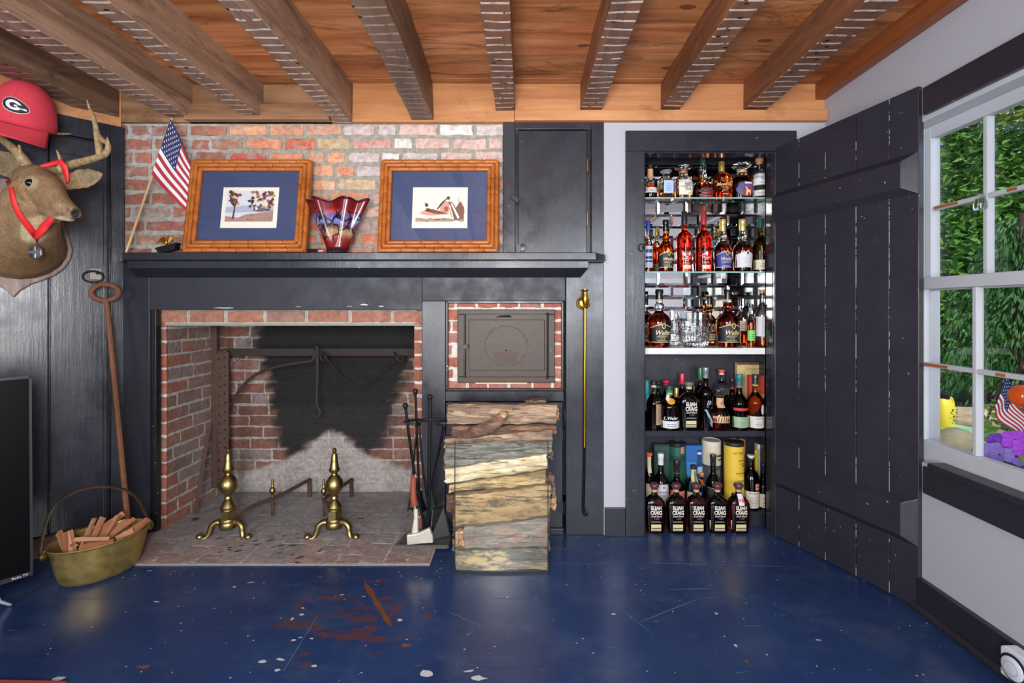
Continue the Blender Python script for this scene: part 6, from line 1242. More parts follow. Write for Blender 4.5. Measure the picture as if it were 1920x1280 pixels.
    for L in labels:
        mats = [ink(L.get('c', (255, 255, 255)))]; idx = {tuple(L.get('c', ())): 0}; m = MB(); ox = L.get('x', 0)
        def sp(xf, zf, off, ang=0):
            rr = prof_at(P0, zf) * R0; a = min(.985, abs(xf) * R0 / max(rr, 1e-5)); y = -rr * ratio * (1 - a ** e) ** (1 / e); return Vector((math.copysign(a * rr, xf), y - off, zf * GH))
        if 'w' in L:
            za, zb, w_ = L['z0'], L['z1'], L['w']; sh = L.get('shape')
            def lf(i, j):
                ww = w_
                if sh == 'oval': t = 2 * j - 1; ww = w_ * max(.02, (1 - t * t) ** .5)
                zz = lerp(za, zb, j); xx = ox + lerp(-ww, ww, i)
                if sh == 'arch' and j > 0: zz += L.get('arch', .06) * (1 - ((xx - ox) / w_) ** 2) * j
                rr = prof_at(P0, zz); xx = max(-rr * .97, min(rr * .97, xx)); return sp(xx, zz, .0006)
            m.grid(lf, 14, 8)
            if 'edge' in L:
                idx[tuple(L['edge'])] = len(mats); mats.append(ink(L['edge'], .35))
                for a, b in ((0, .035), (.955, 1.0)): m.grid(lambda i, j, a=a, b=b: lf(i, lerp(a, b, j)) + Vector((0, -.0004, 0)), 14, 1, mi=len(mats) - 1)
        for T in L.get('text', []):
            s, tx, tz, size, tcol = T[:5]; shear = T[5] if len(T) > 5 else 0; sx_ = T[6] if len(T) > 6 else 1; bold = T[7] if len(T) > 7 else 0
            if tuple(tcol) not in idx: idx[tuple(tcol)] = len(mats); mats.append(ink(tcol, .4))
            def tf(u_, v_): zz = tz + v_ * size * R0 / GH; return sp(ox + tx + u_ * size, max(.01, min(.99, zz)), .0014)
            m.text(text_geo(s, shear, sx_, bold), tf, idx[tuple(tcol)])
        for T in L.get('rules', []):   # thin printed rules or blocks: (x0, x1, z0, z1, colour)
            x0_, x1_, za, zb, tcol = T
            if tuple(tcol) not in idx: idx[tuple(tcol)] = len(mats); mats.append(ink(tcol, .4))
            m.grid(lambda i, j: sp(ox + lerp(x0_, x1_, i), lerp(za, zb, j), .0013), 6, 1, mi=idx[tuple(tcol)])
        for T in L.get('shapes', []):  # emblems: (list of (x, z), colour)
            pts, tcol = T
            if tuple(tcol) not in idx: idx[tuple(tcol)] = len(mats); mats.append(ink(tcol, .4))
            m.poly([sp(ox + u_, v_, .0016) for u_, v_ in pts], idx[tuple(tcol)])
        m.build(L.get('name', 'label'), mats, r, smooth=0)
    return r
def body(rows, z0, z1, w=.45, c=(190, 190, 186), x=0, h=.35):
    return [(x - w * (1 - .25 * (k % 3 == 2)), x + w * (1 - .2 * (k % 2)), lerp(z0, z1, (k + .0) / rows), lerp(z0, z1, (k + h) / rows), c) for k in range(rows)]
IV, BK, WH, GD = (226, 214, 182), (24, 24, 28), (228, 228, 226), (206, 178, 110)
def circ(x, z, r, k=14, sz=1.0): return [(x + r * cos(2 * pi * i / k), z + r * sz * sin(2 * pi * i / k)) for i in range(k)]
def script_label(c, ink_, word, num, edge=(206, 192, 150), z0=.10, z1=.40, sz=.54, gl=GD):
    return dict(c=c, z0=z0, z1=z1, w=.90, shape='arch', arch=.07, edge=edge, text=[(word, .08, z0 + (z1 - z0) * .66, sz, ink_, .35, .9, .012)] + ([('\u2014' + num + '\u2014', .05, z0 + (z1 - z0) * .24, .36, edge)] if num else []), rules=body(3, z0 + (z1 - z0) * .36, z0 + (z1 - z0) * .52, .5, edge, .05, .3) + [(-.4, .5, z0 + (z1 - z0) * .1, z0 + (z1 - z0) * .13, edge)], shapes=[(circ(.12, z1 + .035, .17, 14, .36), gl), (circ(.12, z1 + .035, .11, 12, .36), (70, 64, 44))])
# --- glass shelf at the top
G1 = 'bottles on the upper glass shelf'
bottle('squat', 1219, 27, 310, '1', (150, 30, 18), .42, CL, ((32, 34, 32), 6, 'cyl'), [dict(c=(214, 206, 200), z0=.20, z1=.36, w=.95, rules=body(2, .24, .32, .3, (120, 130, 140))), dict(name='neck_wrap', c=(214, 164, 130), z0=.66, z1=.97, w=.40)], 'round bottle with tan wrapped neck and white band, first on the upper glass shelf', G1)
bottle('square', 1249, 29, 319, '1', (226, 120, 34), .42, CL, ((186, 192, 194), 6, 'ball', .6), [dict(c=(176, 200, 232), z0=.22, z1=.70, w=.62, x=.12, rules=body(5, .3, .6, .36, (110, 140, 190)))], 'square clear bottle with pale blue label and amber spirit', G1)
bottle('decanter', 1281, 33, 311, '1', (222, 138, 44), .26, CL, ((240, 240, 240), 10, 'stopper', 0, (164, 98, 66)), [dict(c=(226, 222, 208), z0=.14, z1=.66, w=.80, x=.1, text=[('\u97ff', .18, .40, 1.0, (40, 40, 40), 0, .9), ('Hibiki', -.42, .42, .32, (90, 90, 84))], rules=[(.2, .55, .18, .2, (130, 126, 110))])], 'clear decanter with round glass stopper and cream label with a dark character', G1)
bottle('cone', 1318, 38, 295, '1', (96, 24, 18), .40, CL, ((40, 66, 54), 12, 'cyl'), [dict(c=(150, 36, 34), z0=.03, z1=.06, w=.5, text=[], rules=body(6, .06, .30, .72, (176, 166, 164), .05, .22) + [(.1, .85, .10, .2, (150, 34, 34))])], 'cone shaped bottle of dark spirit with printed lines and long neck', G1)
bottle('dome', 1353, 36, 303, '1', (240, 112, 26), .9, CL, ((206, 168, 84), 15, 'cyl', .7), [dict(text=[('Blood Oath', .05, .45, .40, (232, 208, 160), .35, .9, .01)], rules=body(4, .24, .38, .32, (206, 150, 100), 0, .3) + [(-.3, .3, .12, .15, (206, 150, 100))])], 'domed bottle of bright orange spirit with gold top and script lettering', G1)
bottle('decanter', 1391, 38, 305, '1', (150, 46, 24), .78, CL, ((240, 240, 240), 15, 'stopper', 0, (190, 150, 90)), [dict(c=(84, 84, 130), z0=.08, z1=.60, w=.86, shape='oval', rules=[(-.1, .6, .49, .55, (226, 220, 214))], shapes=[([(-.3, .1), (.3, .1), (.6, .3), (.3, .42), (-.1, .36)], (170, 50, 50)), ([(0, .1), (.05, .3), (-.06, .40), (.12, .37), (.2, .30), (.45, .29), (.52, .1), (.44, .1), (.40, .2), (.2, .2), (.16, .1), (.1, .1), (.1, .2), (.05, .1)], (226, 196, 150))])], 'decanter with big glass stopper and a pale horse on its coloured label', G1)
bottle('round', 1424, 30, 296, '1', (214, 196, 176), .05, CL, ((190, 128, 100), 12, 'wood'), [dict(c=(214, 214, 214), z0=.38, z1=.72, w=.92, text=[("RUSSELL'S", .35, .55, .40, (120, 44, 50), 0, .75, .02)], rules=body(2, .42, .48, .5, (150, 140, 140))), dict(c=(206, 206, 202), z0=.08, z1=.24, w=.95, rules=body(2, .12, .2, .6, (150, 144, 140)))], 'nearly empty clear bottle with white label, half behind the door jamb', G1)
# --- second glass shelf
G2 = 'bottles on the lower glass shelf'
bottle('slim', 1215, 18, 413, '2', (150, 26, 24), .10, CL, ((52, 84, 168), 16, 'cyl'), [dict(c=(196, 200, 214), z0=.10, z1=.60, w=.95, rules=[(-.9, .9, .30, .36, (40, 48, 104)), (-.9, .9, .22, .27, (52, 62, 130)), (-.9, .9, .44, .52, (70, 76, 110))] + body(4, .12, .2, .6, (120, 126, 150)))], 'slim bottle with blue cap and blue and white label', G2)
bottle('tall', 1231, 14, 428, '2b', AMBER, .7, CL, (GOLDC, 10, 'cyl', .6), [dict(c=(60, 66, 60), z0=.06, z1=.22, w=.9)], 'amber bottle mostly hidden behind the black labelled one', G2)
bottle('broad', 1248, 31, 412, '2', (190, 88, 26), .95, CL, ((22, 20, 20), 20, 'capsule', 0, (170, 130, 60)), [script_label((36, 38, 36), (226, 208, 160), 'Weller', '12')], 'amber bottle with black cap and arched black label beside the blue capped one', G2)
TL = [dict(shapes=[([(-.5, .33), (-.62, .40), (-.5, .36), (-.52, .42), (-.36, .36), (-.3, .40), (-.16, .34), (.16, .34), (.3, .40), (.36, .36), (.52, .42), (.5, .36), (.62, .40), (.5, .33), (.2, .30), (0, .28), (-.2, .30)], (216, 200, 196))], text=[('GEORGE T', 0, .255, .24, (226, 214, 210), 0, .9, .02), ('STAGG', 0, .22, .2, (226, 214, 210), 0, .9, .02)], rules=body(3, .16, .2, .42, (206, 170, 160), 0, .4)), dict(c=(226, 210, 180), z0=.06, z1=.135, w=.52, x=.08)]
bottle('tall', 1283, 28, 396, '2', (216, 46, 18), .99, CL, ((40, 38, 42), 20, 'cyl', 0, (190, 150, 90)), TL, 'tall red bottle with black cap and white antler print', G2)
TH = [dict(shapes=[(circ(.05, .36, .16, 12, .30), (222, 210, 206)), ([(-.7, .31), (.9, .315), (.9, .325), (-.7, .325)], (222, 210, 206)), ([(-.5, .33), (-.2, .37), (.2, .33)], (222, 210, 206))], text=[('Thomas H.', .05, .285, .26, (226, 214, 210), .2, .9, .02), ('Handy', .05, .25, .22, (226, 214, 210), .2, .9, .02)], rules=body(3, .17, .21, .40, (206, 170, 160), 0, .4)), dict(c=(226, 210, 180), z0=.06, z1=.135, w=.52, x=.05)]
bottle('tall', 1319, 29, 396, '2', (216, 44, 18), .99, CL, ((158, 40, 58), 20, 'cyl'), TH, 'tall red bottle with crimson cap and white crossed print', G2)
bottle('broad', 1355, 33, 411, '2', (150, 66, 30), .62, CL, ((222, 196, 110), 20, 'capsule', .5), [script_label((48, 62, 138), (226, 204, 150), 'Weller', '', edge=(196, 200, 214))], 'bottle with gold cap and arched royal blue label', G2)
bottle('broad', 1392, 35, 411, '2', (150, 66, 30), .62, CL, ((222, 196, 110), 20, 'capsule', .5), [script_label((214, 214, 220), (196, 196, 200), 'Weller', '', edge=(170, 172, 180), gl=(214, 214, 220))], 'bottle with gold cap and arched silvery white label', G2)
bottle('wine', 1426, 30, 410, '2', (150, 120, 30), .9, (190, 184, 90), ((34, 84, 82), 15, 'capsule'), [dict(c=(206, 200, 176), z0=.05, z1=.26, w=.97, rules=body(3, .1, .2, .5, (120, 116, 100))), dict(name='neck_label', c=(206, 206, 190), z0=.33, z1=.52, w=.35, x=.35, shape='oval')], 'olive green bottle with teal cap and cream label, at the jamb', G2)
# --- white marble shelf
G3 = 'bottles on the marble shelf'
bottle('broad', 1211, 26, 553, '3b', DARKL, .8, CL, ((26, 24, 26), 16, 'capsule'), [script_label((46, 46, 50), (206, 192, 150), '', '')], 'dark labelled bottle half hidden at the casing end of the marble shelf', G3)
bottle('broad', 1236, 43, 542, '3', (150, 44, 16), .66, CL, ((22, 20, 22), 17, 'capsule', 0, (190, 160, 110)), [script_label((32, 34, 40), (226, 206, 160), 'Weller', '12')], 'big amber bottle with black arched label left of the crystal bowl', G3)
bottle('broad', 1364, 43, 542, '3', (150, 44, 16), .88, CL, ((22, 20, 22), 17, 'capsule', 0, (190, 160, 110)), [script_label((32, 34, 40), (226, 206, 160), 'Weller', '12')], 'big amber bottle with black arched label right of the crystal bowl', G3)
bottle('broad', 1330, 29, 555, '3b', (176, 100, 34), .97, CL, ((24, 22, 24), 14, 'capsule', 0, (170, 140, 80)), [dict(c=(52, 52, 46), z0=.10, z1=.46, w=.9, shape='arch', rules=body(4, .14, .30, .5, (206, 190, 150)), shapes=[(circ(.1, .42, .22, 12, .4), GD), (circ(.1, .42, .15, 12, .4), (50, 46, 40))])], 'amber bottle behind the cut crystal bowl', G3)
bottle('round', 1388, 20, 556, '3b', (230, 110, 36), .34, CL, ((40, 40, 46), 14, 'cyl'), [dict(c=(206, 206, 206), z0=.36, z1=.60, w=.95, rules=body(3, .4, .55, .5, (140, 140, 146)))], 'clear bottle with white label low on amber, behind the big bottle', G3)
bottle('slim', 1408, 15, 570, '3', (236, 112, 40), .66, CL, ((30, 30, 30), 6, 'wood'), [dict(c=(120, 206, 100), z0=.16, z1=.42, w=.97, rules=body(3, .2, .36, .5, (64, 130, 60)))], 'small bottle with bright green label and black cap', G3)
bottle('round', 1429, 28, 543, '3', (222, 124, 48), .17, CL, ((190, 128, 78), 6, 'wood', 0, (34, 36, 40)), [dict(c=(206, 208, 214), z0=.20, z1=.56, w=.95, rules=[(.1, .9, .26, .5, (190, 194, 204))] + body(3, .3, .46, .5, (150, 154, 166), .3))], 'clear bottle with wooden stopper and pale label at the end of the marble shelf', G3)
# cut crystal bowl and tumbler
def crystal(px, wpx, top, row, label, name, cat):
    d_, z0 = ROW[row]; r0 = wpx / 2 * d_ / F; H = CZ - (top - CY) * d_ / F - z0; e = local(empty(name, ((px - CX) * d_ / F, d_ - CD, z0), label, cat)); n = 96; m = MB(); rg = []
    for q, z in ((.0, 0), (.62, 0), (.78, .05), *[(lerp(.82, .945, q / 14), lerp(.08, .62, q / 14)) for q in range(15)], (.97, .8), (1.0, 1.0), (.955, 1.0), (.92, .8), (.89, .6), (.84, .35), (.78, .15), (0, .11)):
        ring = []
        for k in range(n):
            cut = 0 if not (.04 < z < .6 and q > .6) or (q, z) in ((.92, .8), (.89, .6), (.84, .35), (.78, .15)) else .075 * abs(abs(((k / 6 + z * 5.5) % 1) - .5) - abs(((k / 6 - z * 5.5) % 1) - .5))
            a = 2 * pi * k / n; ring.append(Vector((r0 * (max(q, 1e-4) - cut) * cos(a), r0 * .62 * (max(q, 1e-4) - cut) * sin(a) if name == 'crystal_bowl' else r0 * (max(q, 1e-4) - cut) * sin(a), H * z)))
        rg.append(ring)
    m.rings(rg); m.build('cut_glass', liq((250, 252, 252), .0), e, smooth=0)
crystal(1302, 64, 586, '3', 'cut crystal bowl with diamond pattern between the two big bottles', 'crystal_bowl', 'bowl')
crystal(1264, 24, 598, '3b', 'clear cut glass tumbler behind the crystal bowl', 'glass_tumbler', 'glass')
# --- wooden shelf
G4 = 'bottles on the wooden shelf'
bottle('slim', 1213, 19, 712, '4b', (196, 50, 24), .45, (90, 190, 206), ((64, 170, 186), 22, 'cyl'), [dict(c=(92, 190, 204), z0=.46, z1=.98, w=.9)], 'bottle with turquoise sleeve and cap at the casing end of the wooden shelf', G4)
bottle('round', 1226, 27, 713, '4', (120, 34, 20), .68, CL, ((40, 36, 32), 8, 'wood', 0, (206, 190, 150)), [dict(c=(176, 154, 118), z0=.12, z1=.64, w=.42, x=.48, rules=body(10, .16, .6, .3, (96, 84, 66), 0, .4))], 'bottle with a tall brown paper label beside the turquoise sleeved one', G4)
bottle('round', 1234, 20, 715, '4c', (30, 56, 34), .9, (60, 110, 66), ((30, 62, 56), 8, 'ball', 0, (84, 130, 84)), [], 'green bottle with dark green stopper at the back near the brown labelled one', G4)
bottle('round', 1249, 22, 712, '4c', (110, 30, 22), .8, CL, ((196, 34, 66), 8, 'ball', 0, (190, 44, 60)), [dict(c=(206, 206, 204), z0=.3, z1=.6, w=.8)], 'bottle with small crimson stopper at the back of the wooden shelf', G4)
bottle('round', 1255, 36, 722, '4', (74, 24, 22), .66, CL, ((34, 70, 74), 8, 'wood', 0, (70, 120, 76)), [dict(name='neck_label', c=(222, 158, 40), z0=.655, z1=.80, w=.42, shape='oval'), dict(name='neck_band', c=(86, 134, 84), z0=.86, z1=.985, w=.33, rules=[(-.3, .3, .90, .92, (190, 200, 170))]), dict(c=(208, 214, 218), z0=.06, z1=.24, w=.93, text=[('L.Weller', -.1, .31, .44, (232, 232, 226), .3, .9, .012)], rules=body(2, .1, .2, .5, (130, 136, 140))), dict(name='tag', c=(222, 224, 226), z0=.74, z1=.88, w=.16, x=-.28)], 'round shouldered dark bottle with orange neck label and white band', G4)
bottle('slim', 1268, 18, 726, '4b', (170, 70, 26), .8, CL, ((196, 164, 96), 14, 'cyl', .5), [dict(c=(196, 190, 160), z0=.1, z1=.26, w=.8)], 'bottle with gold cap behind the orange necked bottle', G4)
bottle('tall', 1279, 24, 699, '4c', (120, 36, 24), .85, CL, ((206, 44, 74), 16, 'cyl'), [dict(c=(46, 40, 44), z0=.4, z1=.66, w=.8)], 'tall bottle with bright crimson cap behind the arched flask', G4)
EC = lambda: [dict(text=[('ELIJAH', .02, .60, .50, (226, 222, 212), 0, .72, .03), ('CRAIG', .02, .49, .54, (226, 222, 212), 0, .72, .03), ('Small Batch', .02, .41, .28, (206, 200, 190), .3, .8, .01), ('1789', .02, .345, .22, (120, 112, 106), .3, 1.2)], rules=body(2, .265, .305, .48, (160, 152, 146), .02, .35)), dict(c=(206, 198, 150), z0=.06, z1=.215, w=.49, x=.02, rules=[(-.46, .46, .115, .135, (70, 62, 50)), (-.46, .46, .075, .09, (120, 110, 84))])]
bottle('flask', 1292, 38, 715, '4', (70, 24, 18), .97, CL, ((120, 112, 104), 9, 'ball', 0, (196, 180, 140)), EC(), 'arched dark flask with white lettering standing on the wooden shelf', G4)
bottle('round', 1301, 15, 722, '4b', (100, 36, 24), .8, CL, ((40, 36, 42), 14, 'cyl'), [], 'dark capped bottle behind the arched flask', G4)
bottle('tall', 1313, 22, 688, '4c', (160, 80, 26), .9, CL, ((36, 110, 62), 18, 'cyl', 0, (206, 196, 80)), [dict(c=(196, 190, 160), z0=.2, z1=.5, w=.8)], 'tall bottle with green and yellow cap at the back of the wooden shelf', G4)
bottle('tall', 1323, 27, 688, '4', (80, 30, 26), .97, CL, ((150, 154, 164), 18, 'capsule', .4), [dict(shapes=[([(-.55, .38), (-.35, .37), (-.1, .28), (.1, .2), (.35, .12), (.6, .07), (.75, .16), (.55, .2), (.3, .26), (.05, .33), (-.25, .40)], (150, 170, 196)), ([(.1, .16), (.5, .1), (.7, .05), (.4, .08)], (196, 206, 216))], text=[('ER', .1, .52, .8, (206, 210, 214), .3, .7), ('10', .5, .42, .3, (150, 150, 156))], rules=body(4, .44, .5, .16, (150, 150, 160), -.1, .3))], 'tall dark bottle with a soaring pale blue bird printed on it', G4)
bottle('squat', 1349, 37, 728, '4', (196, 34, 20), .99, CL, ((96, 92, 88), 15, 'horse', .6), [dict(name='neck_wrap', c=(206, 166, 126), z0=.68, z1=.97, w=.38, rules=[(-.2, .2, .76, .86, (170, 128, 94))]), dict(c=(214, 180, 138), z0=.24, z1=.44, w=.95, shapes=[([(a, .26), (a + .1, .26), (a + .2, .42), (a + .1, .42)], (110, 70, 54)) for a in (-.8, -.55, -.3, -.05, .2, .45)], rules=[(-.93, .93, .235, .25, (110, 70, 50)), (-.93, .93, .43, .445, (150, 96, 60))])], 'squat faceted bottle with a horse stopper and tan patterned band', G4, cat='bottle')
bottle('tall', 1353, 26, 692, '4c', (110, 60, 30), .55, CL, ((206, 84, 72), 6, 'wood', 0, (206, 196, 160)), [], 'clear necked bottle with red top behind the horse stoppered bottle', G4)
bottle('wine', 1373, 26, 708, '4b', BLACKL, .95, (70, 40, 36), ((52, 40, 50), 16, 'capsule', 0, (150, 60, 60)), [], 'dark wine shaped bottle behind the green labelled one', G4)
bottle('round', 1386, 31, 701, '4', (70, 34, 26), .8, (90, 110, 100), ((52, 120, 124), 20, 'capsule', 0, (196, 110, 70)), [dict(c=(150, 178, 146), z0=.06, z1=.30, w=.94, text=[('Distilled', .1, .265, .2, (80, 96, 80))], rules=body(3, .1, .22, .4, (110, 134, 110))), dict(name='sash', c=(196, 56, 38), z0=.44, z1=.50, w=.9)], 'dark bottle with teal and orange capsule and pale green label', G4)
bottle('round', 1416, 31, 701, '4', (196, 116, 30), .78, (214, 160, 70), ((44, 54, 62), 17, 'capsule', 0, (206, 160, 120)), [dict(c=(206, 206, 198), z0=.05, z1=.30, w=.95, text=[('Lagavulin', 0, .26, .3, (90, 90, 84), .1, .8)], rules=body(3, .09, .2, .4, (150, 150, 140))), dict(name='age_label', c=(200, 206, 206), z0=.33, z1=.56, w=.24, x=.48, shape='oval')], 'amber bottle with cream label and an oval badge on its shoulder', G4)
def carton(px0, px1, top, row, depth, cols, label, draw=None, name='carton', rz=0, lid=None):
    d_, z0 = ROW[row]; x0, x1 = (px0 - CX) * d_ / F, (px1 - CX) * d_ / F; H = CZ - (top - CY) * d_ / F - z0; wd = x1 - x0
    r = local(empty(name, ((x0 + x1) / 2, d_ - CD, z0), label, 'box', rot=(0, 0, rz))); m = MB(); m.box(-wd / 2, wd / 2, 0, depth, 0, H); m.build('box', ink(cols), r, smooth=0, bevel=.001)
    if draw:
        mats, idx, m = [], {}, MB()
        for kind, c, *a in draw:
            if c not in idx: idx[c] = len(mats); mats.append(ink(c))
            if kind == 'r': u0, u1, v0, v1, k = a; m.poly([(lerp(-wd / 2, wd / 2, u0), -.0006 - .0003 * k, H * v0), (lerp(-wd / 2, wd / 2, u1), -.0006 - .0003 * k, H * v0), (lerp(-wd / 2, wd / 2, u1), -.0006 - .0003 * k, H * v1), (lerp(-wd / 2, wd / 2, u0), -.0006 - .0003 * k, H * v1)], idx[c])
            elif kind == 'p': pts, k = a; m.poly([(lerp(-wd / 2, wd / 2, u_), -.0006 - .0003 * k, H * v_) for u_, v_ in pts], idx[c])
            else:
                s, u_, v_, size = a; m.text(text_geo(s, 0, .9), lambda x, y: Vector((lerp(-wd / 2, wd / 2, u_) + x * size * wd, -.0022, H * v_ + y * size * wd)), idx[c])
        m.build('print', mats, r, smooth=0)
    return r
carton(1382, 1434, 680, '4c', .028, (206, 186, 132), 'large buff carton at the back of the wooden shelf', [('t', (150, 120, 80), 'Reserve', .62, .90, .2), ('r', (120, 66, 44), 0, 1, .965, 1, 1), ('r', (226, 212, 166), .3, 1, .1, .8, 1), ('r', (186, 160, 110), .28, .30, 0, .96, 2)], rz=0)
carton(1405, 1435, 704, '4b', .03, (204, 70, 52), 'small red and yellow carton in front of the buff one', [('r', (226, 200, 96), .3, .6, .6, 1, 1), ('r', (64, 54, 70), 0, 1, .0, .62, 1), ('p', (206, 176, 96), [(.05, .62), (.5, .1), (.95, .62)], 2)])
# --- floor of the cupboard: five arched flasks in front
G5 = 'arched flasks on the cupboard floor'
for px, lv, c, lb in ((1227, .95, (150, 26, 20), 'first of five arched flasks on the cupboard floor, nearest the casing, reddest shoulders'), (1267.5, .95, (70, 26, 20), 'second of five arched flasks on the cupboard floor, all dark'), (1305.5, .95, (140, 34, 22), 'middle of five arched flasks on the cupboard floor'), (1345, .95, (66, 24, 18), 'fourth of five arched flasks on the cupboard floor, very dark'), (1384.5, .95, (140, 26, 20), 'last of five arched flasks on the cupboard floor, with a white hang tag')):
    L = EC()
    if px > 1380: L.append(dict(name='hang_tag', c=(214, 220, 226), z0=.66, z1=.90, w=.27, x=.06, shapes=[(circ(-.08, .77, .1, 10, .3), (190, 100, 80)), (circ(.17, .77, .1, 10, .5), (190, 70, 56))]))
    if px > 1330: L.append(dict(name='side_label', c=(196, 188, 140), z0=.08, z1=.30, w=.05, x=-.90))
    bottle('flask', px, 37.5, 905, '5', c, lv, CL, ((92, 56, 66), 11, 'ball', 0, (206, 160, 110)), L, lb, G5)
G6 = 'bottles standing behind the five flasks'
bottle('slim', 1217, 18, 848, '5b', (50, 30, 24), .7, CL, ((206, 112, 66), 7, 'ball', 0, (206, 196, 160)), [dict(name='neck_label', c=(206, 196, 160), z0=.7, z1=.98, w=.4), dict(c=(196, 190, 170), z0=.2, z1=.5, w=.8)], 'slim dark bottle with orange stopper and cream neck at the casing', G6)
bottle('round', 1239, 29, 849, '5b', (34, 84, 38), .74, (50, 110, 50), ((214, 216, 220), 19, 'capsule'), [dict(c=(206, 206, 214), z0=.10, z1=.58, w=.96, text=[('LAPHROAIG', .12, .41, .28, (60, 60, 66), 0, .8, .02), ('10', .1, .2, .26, (90, 90, 96))], rules=body(2, .31, .37, .5, (120, 120, 126), .1, .3) + [(.02, .2, .49, .54, (70, 70, 76))])], 'green bottle with white capsule and large white label', G6)
bottle('wine', 1269, 29, 862, '5b', (70, 56, 34), .55, (120, 110, 80), ((44, 36, 40), 20, 'capsule', 0, (130, 60, 50)), [dict(c=(222, 124, 106), z0=.14, z1=.52, w=.94, rules=body(3, .2, .44, .5, (176, 84, 74)))], 'brownish bottle with dark capsule and coral label', G6)
bottle('slim', 1279, 20, 857, '5c', (120, 84, 50), .6, CL, ((214, 150, 100), 9, 'wood', 0, (222, 196, 150)), [dict(name='neck_label', c=(70, 110, 150), z0=.62, z1=.8, w=.5)], 'bottle with pale wooden stopper behind the coral labelled one', G6)
bottle('round', 1300, 29, 871, '5b', (130, 140, 120), .5, (190, 200, 180), ((46, 44, 52), 6, 'cyl'), [dict(name='neck_label', c=(206, 196, 140), z0=.62, z1=.98, w=.42, rules=[(-.1, .16, .66, .94, (70, 120, 62))]), dict(c=(190, 190, 160), z0=.1, z1=.45, w=.94, shapes=[([(-.8, .2), (-.1, .4), (.5, .2), (.2, .12)], (96, 110, 84))])], 'bottle with green and cream paper neck in front of the blue carton', G6)
bottle('round', 1316, 22, 884, '5c', (60, 90, 150), .62, (90, 130, 190), ((206, 130, 66), 9, 'ball'), [dict(name='shoulder_label', c=(206, 124, 50), z0=.7, z1=.9, w=.4)], 'blue bottle with orange shoulder beside the green necked bottle', G6)
bottle('wine', 1337, 27, 851, '5b', (26, 26, 24), .97, (44, 46, 42), ((38, 42, 40), 17, 'capsule'), [dict(c=(46, 44, 50), z0=.12, z1=.50, w=.95, edge=(150, 134, 96), text=[('X', 0, .42, .5, (190, 190, 190)), ('K', .1, .26, .4, (150, 150, 150))], rules=body(3, .15, .22, .4, (110, 104, 90)))], 'all black bottle standing before the cream canister', G6)
bottle('round', 1408, 28, 852, '5b', (96, 34, 26), .74, (110, 70, 62), ((206, 206, 206), 5, 'wood', 0, (60, 54, 60)), [dict(c=(214, 206, 196), z0=.05, z1=.37, w=.96, text=[("Booker's", 0, .335, .42, (70, 60, 60), .3, .9)], rules=body(7, .08, .29, .78, (120, 112, 108), 0, .28)), dict(name='wax_seal', c=(214, 150, 126), z0=.40, z1=.52, w=.34, x=.48, rules=[(-.2, .2, .44, .47, (180, 70, 60))])], 'dark bottle with handwritten style cream label and pink seal', G6)
bottle('round', 1418, 17, 843, '5c', (90, 130, 40), .5, CL, ((222, 202, 40), 31, 'cyl', 0, (222, 202, 40)), [dict(name='neck_label', c=(90, 140, 40), z0=.8, z1=.96, w=.4), dict(c=(196, 160, 80), z0=.2, z1=.5, w=.8)], 'bottle with tall bright yellow cap behind the cream labelled one', G6)
bottle('wine', 1431, 20, 868, '5b', (26, 24, 24), .97, (30, 28, 28), ((30, 28, 30), 15, 'capsule'), [dict(c=(196, 190, 160), z0=.06, z1=.42, w=.9, rules=body(4, .1, .36, .5, (70, 66, 60)))], 'black bottle with cream label at the side wall', G6)
carton(1226, 1262, 833, '5c', .03, (34, 54, 50), 'dark green carton behind the green bottle', [('r', (46, 72, 66), .08, .92, .05, .96, 1)])
carton(1286, 1324, 835, '5c', .03, (38, 100, 172), 'blue carton printed with a bottle on ice', [('r', (66, 140, 206), .05, .95, .3, .7, 1), ('p', (170, 206, 236), [(0, .25), (.2, .45), (.35, .36), (.5, .52), (.75, .4), (1, .55), (1, .0), (0, .0)], 2), ('p', (206, 226, 242), [(.1, .3), (.3, .5), (.4, .3)], 3), ('p', (30, 60, 110), [(.52, .62), (.55, .76), (.55, .92), (.78, .92), (.78, .76), (.84, .62), (.84, .40), (.52, .40)], 3), ('r', (150, 190, 220), .56, .80, .5, .62, 4), ('r', (206, 206, 214), .57, .76, .84, .88, 4)])
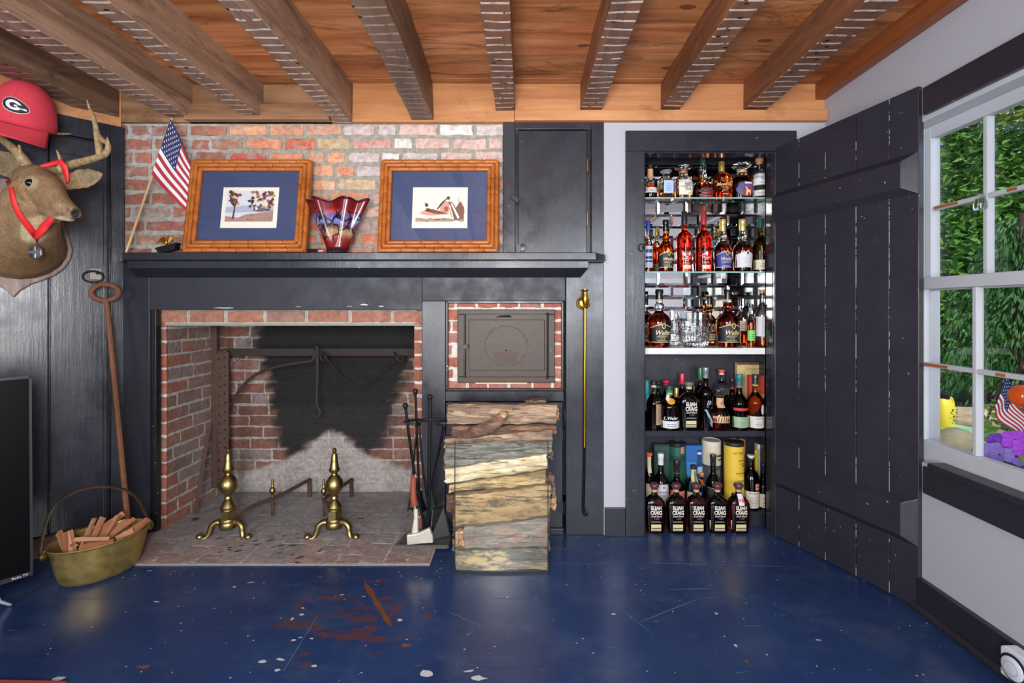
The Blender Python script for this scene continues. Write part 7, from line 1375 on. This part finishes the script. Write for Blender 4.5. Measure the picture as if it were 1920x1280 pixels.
def canister(px, wpx, top, row, c, lidc, label, draw=(), name='canister'):
    d_, z0 = ROW[row]; r0 = wpx / 2 * d_ / F; H = CZ - (top - CY) * d_ / F - z0; r = local(empty(name, ((px - CX) * d_ / F, d_ - CD, z0), label, 'canister')); m = MB()
    m.lathe([(0, 0), (r0, 0), (r0, H - .004), (0, H - .004)], n=32); m.build('tube', ink(c, .45), r, smooth=40)
    m = MB(); m.lathe([(0, H - .004), (r0 * 1.01, H - .02), (r0 * 1.02, H - .018), (r0 * 1.02, H - .002), (r0 * .96, H), (r0 * .95, H - .003), (0, H - .003)], n=32); m.build('lid', ink(lidc, .4), r, smooth=40)
    if draw:
        mats, idx, m = [], {}, MB()
        def cy(x, z, k): a = max(-1.5, min(1.5, x / r0)); return Vector(((r0 + .0005 + .0003 * k) * sin(a), -(r0 + .0005 + .0003 * k) * cos(a), z * H))
        for kind, cc, *a in draw:
            if cc not in idx: idx[cc] = len(mats); mats.append(ink(cc))
            if kind == 'r': u0, u1, v0, v1, k = a; m.grid(lambda i, j: cy(lerp(u0, u1, i) * r0, lerp(v0, v1, j), k), 12, 1, mi=idx[cc])
            elif kind == 'c': u_, v_, rr, k = a; m.poly([cy((u_ + rr * cos(q)) * r0, v_ + rr * sin(q) * r0 / H, k) for q in [2 * pi * i / 18 for i in range(18)]], idx[cc])
            else: s, u_, v_, size = a; m.text(text_geo(s, 0, .9, .02), lambda x, y: cy((u_ + x * size) * r0, v_ + y * size * r0 / H, 4), idx[cc])
        m.build('print', mats, r, smooth=0)
    return r
canister(1270, 30, 828, '5c', (32, 92, 72), (28, 34, 34), 'dark green round canister with a tan emblem', [('r', (186, 130, 96), .1, .6, .84, .95, 1), ('r', (26, 66, 54), -1.4, 1.4, .70, .80, 1)])
canister(1334, 34, 824, '5c', (206, 200, 176), (214, 210, 196), 'cream and grey canister with round white lid behind the black bottle', [('r', (70, 72, 78), -1.5, 1.5, .0, .62, 1), ('r', (110, 108, 100), -.6, .6, .05, .55, 2), ('r', (60, 60, 60), .2, 1.1, .76, .79, 2), ('r', (60, 60, 60), .3, 1.0, .70, .725, 2), ('r', (150, 150, 156), .9, 1.2, .05, .5, 3)])
canister(1376, 35, 826, '5b', (224, 188, 62), (50, 44, 34), 'bright yellow round canister with printed text', [('t', (110, 90, 40), 'LET THE E', .1, .85, .30), ('r', (110, 90, 40), .0, .7, .735, .75, 2), ('r', (110, 90, 40), .2, .8, .69, .70, 2), ('r', (110, 90, 40), .5, .75, .65, .675, 2), ('r', (150, 124, 50), -.2, .9, .55, .565, 2), ('r', (226, 214, 96), .0, .95, .28, .50, 2), ('t', (70, 62, 40), 'TAYLO', .5, .44, .36), ('r', (120, 110, 50), .5, .75, .35, .37, 3), ('c', (236, 214, 90), -.45, .24, .42, 2), ('c', (46, 46, 46), -.45, .24, .26, 3)])
canister(1391, 12, 824, '5c', (214, 146, 112), (206, 130, 96), 'slim copper pink tube behind the yellow canister')
carton(1420, 1438, 833, '5c', .03, (190, 178, 186), 'pale lilac carton at the back by the side wall', [('r', (226, 226, 226), 0, .5, .93, 1, 1)])
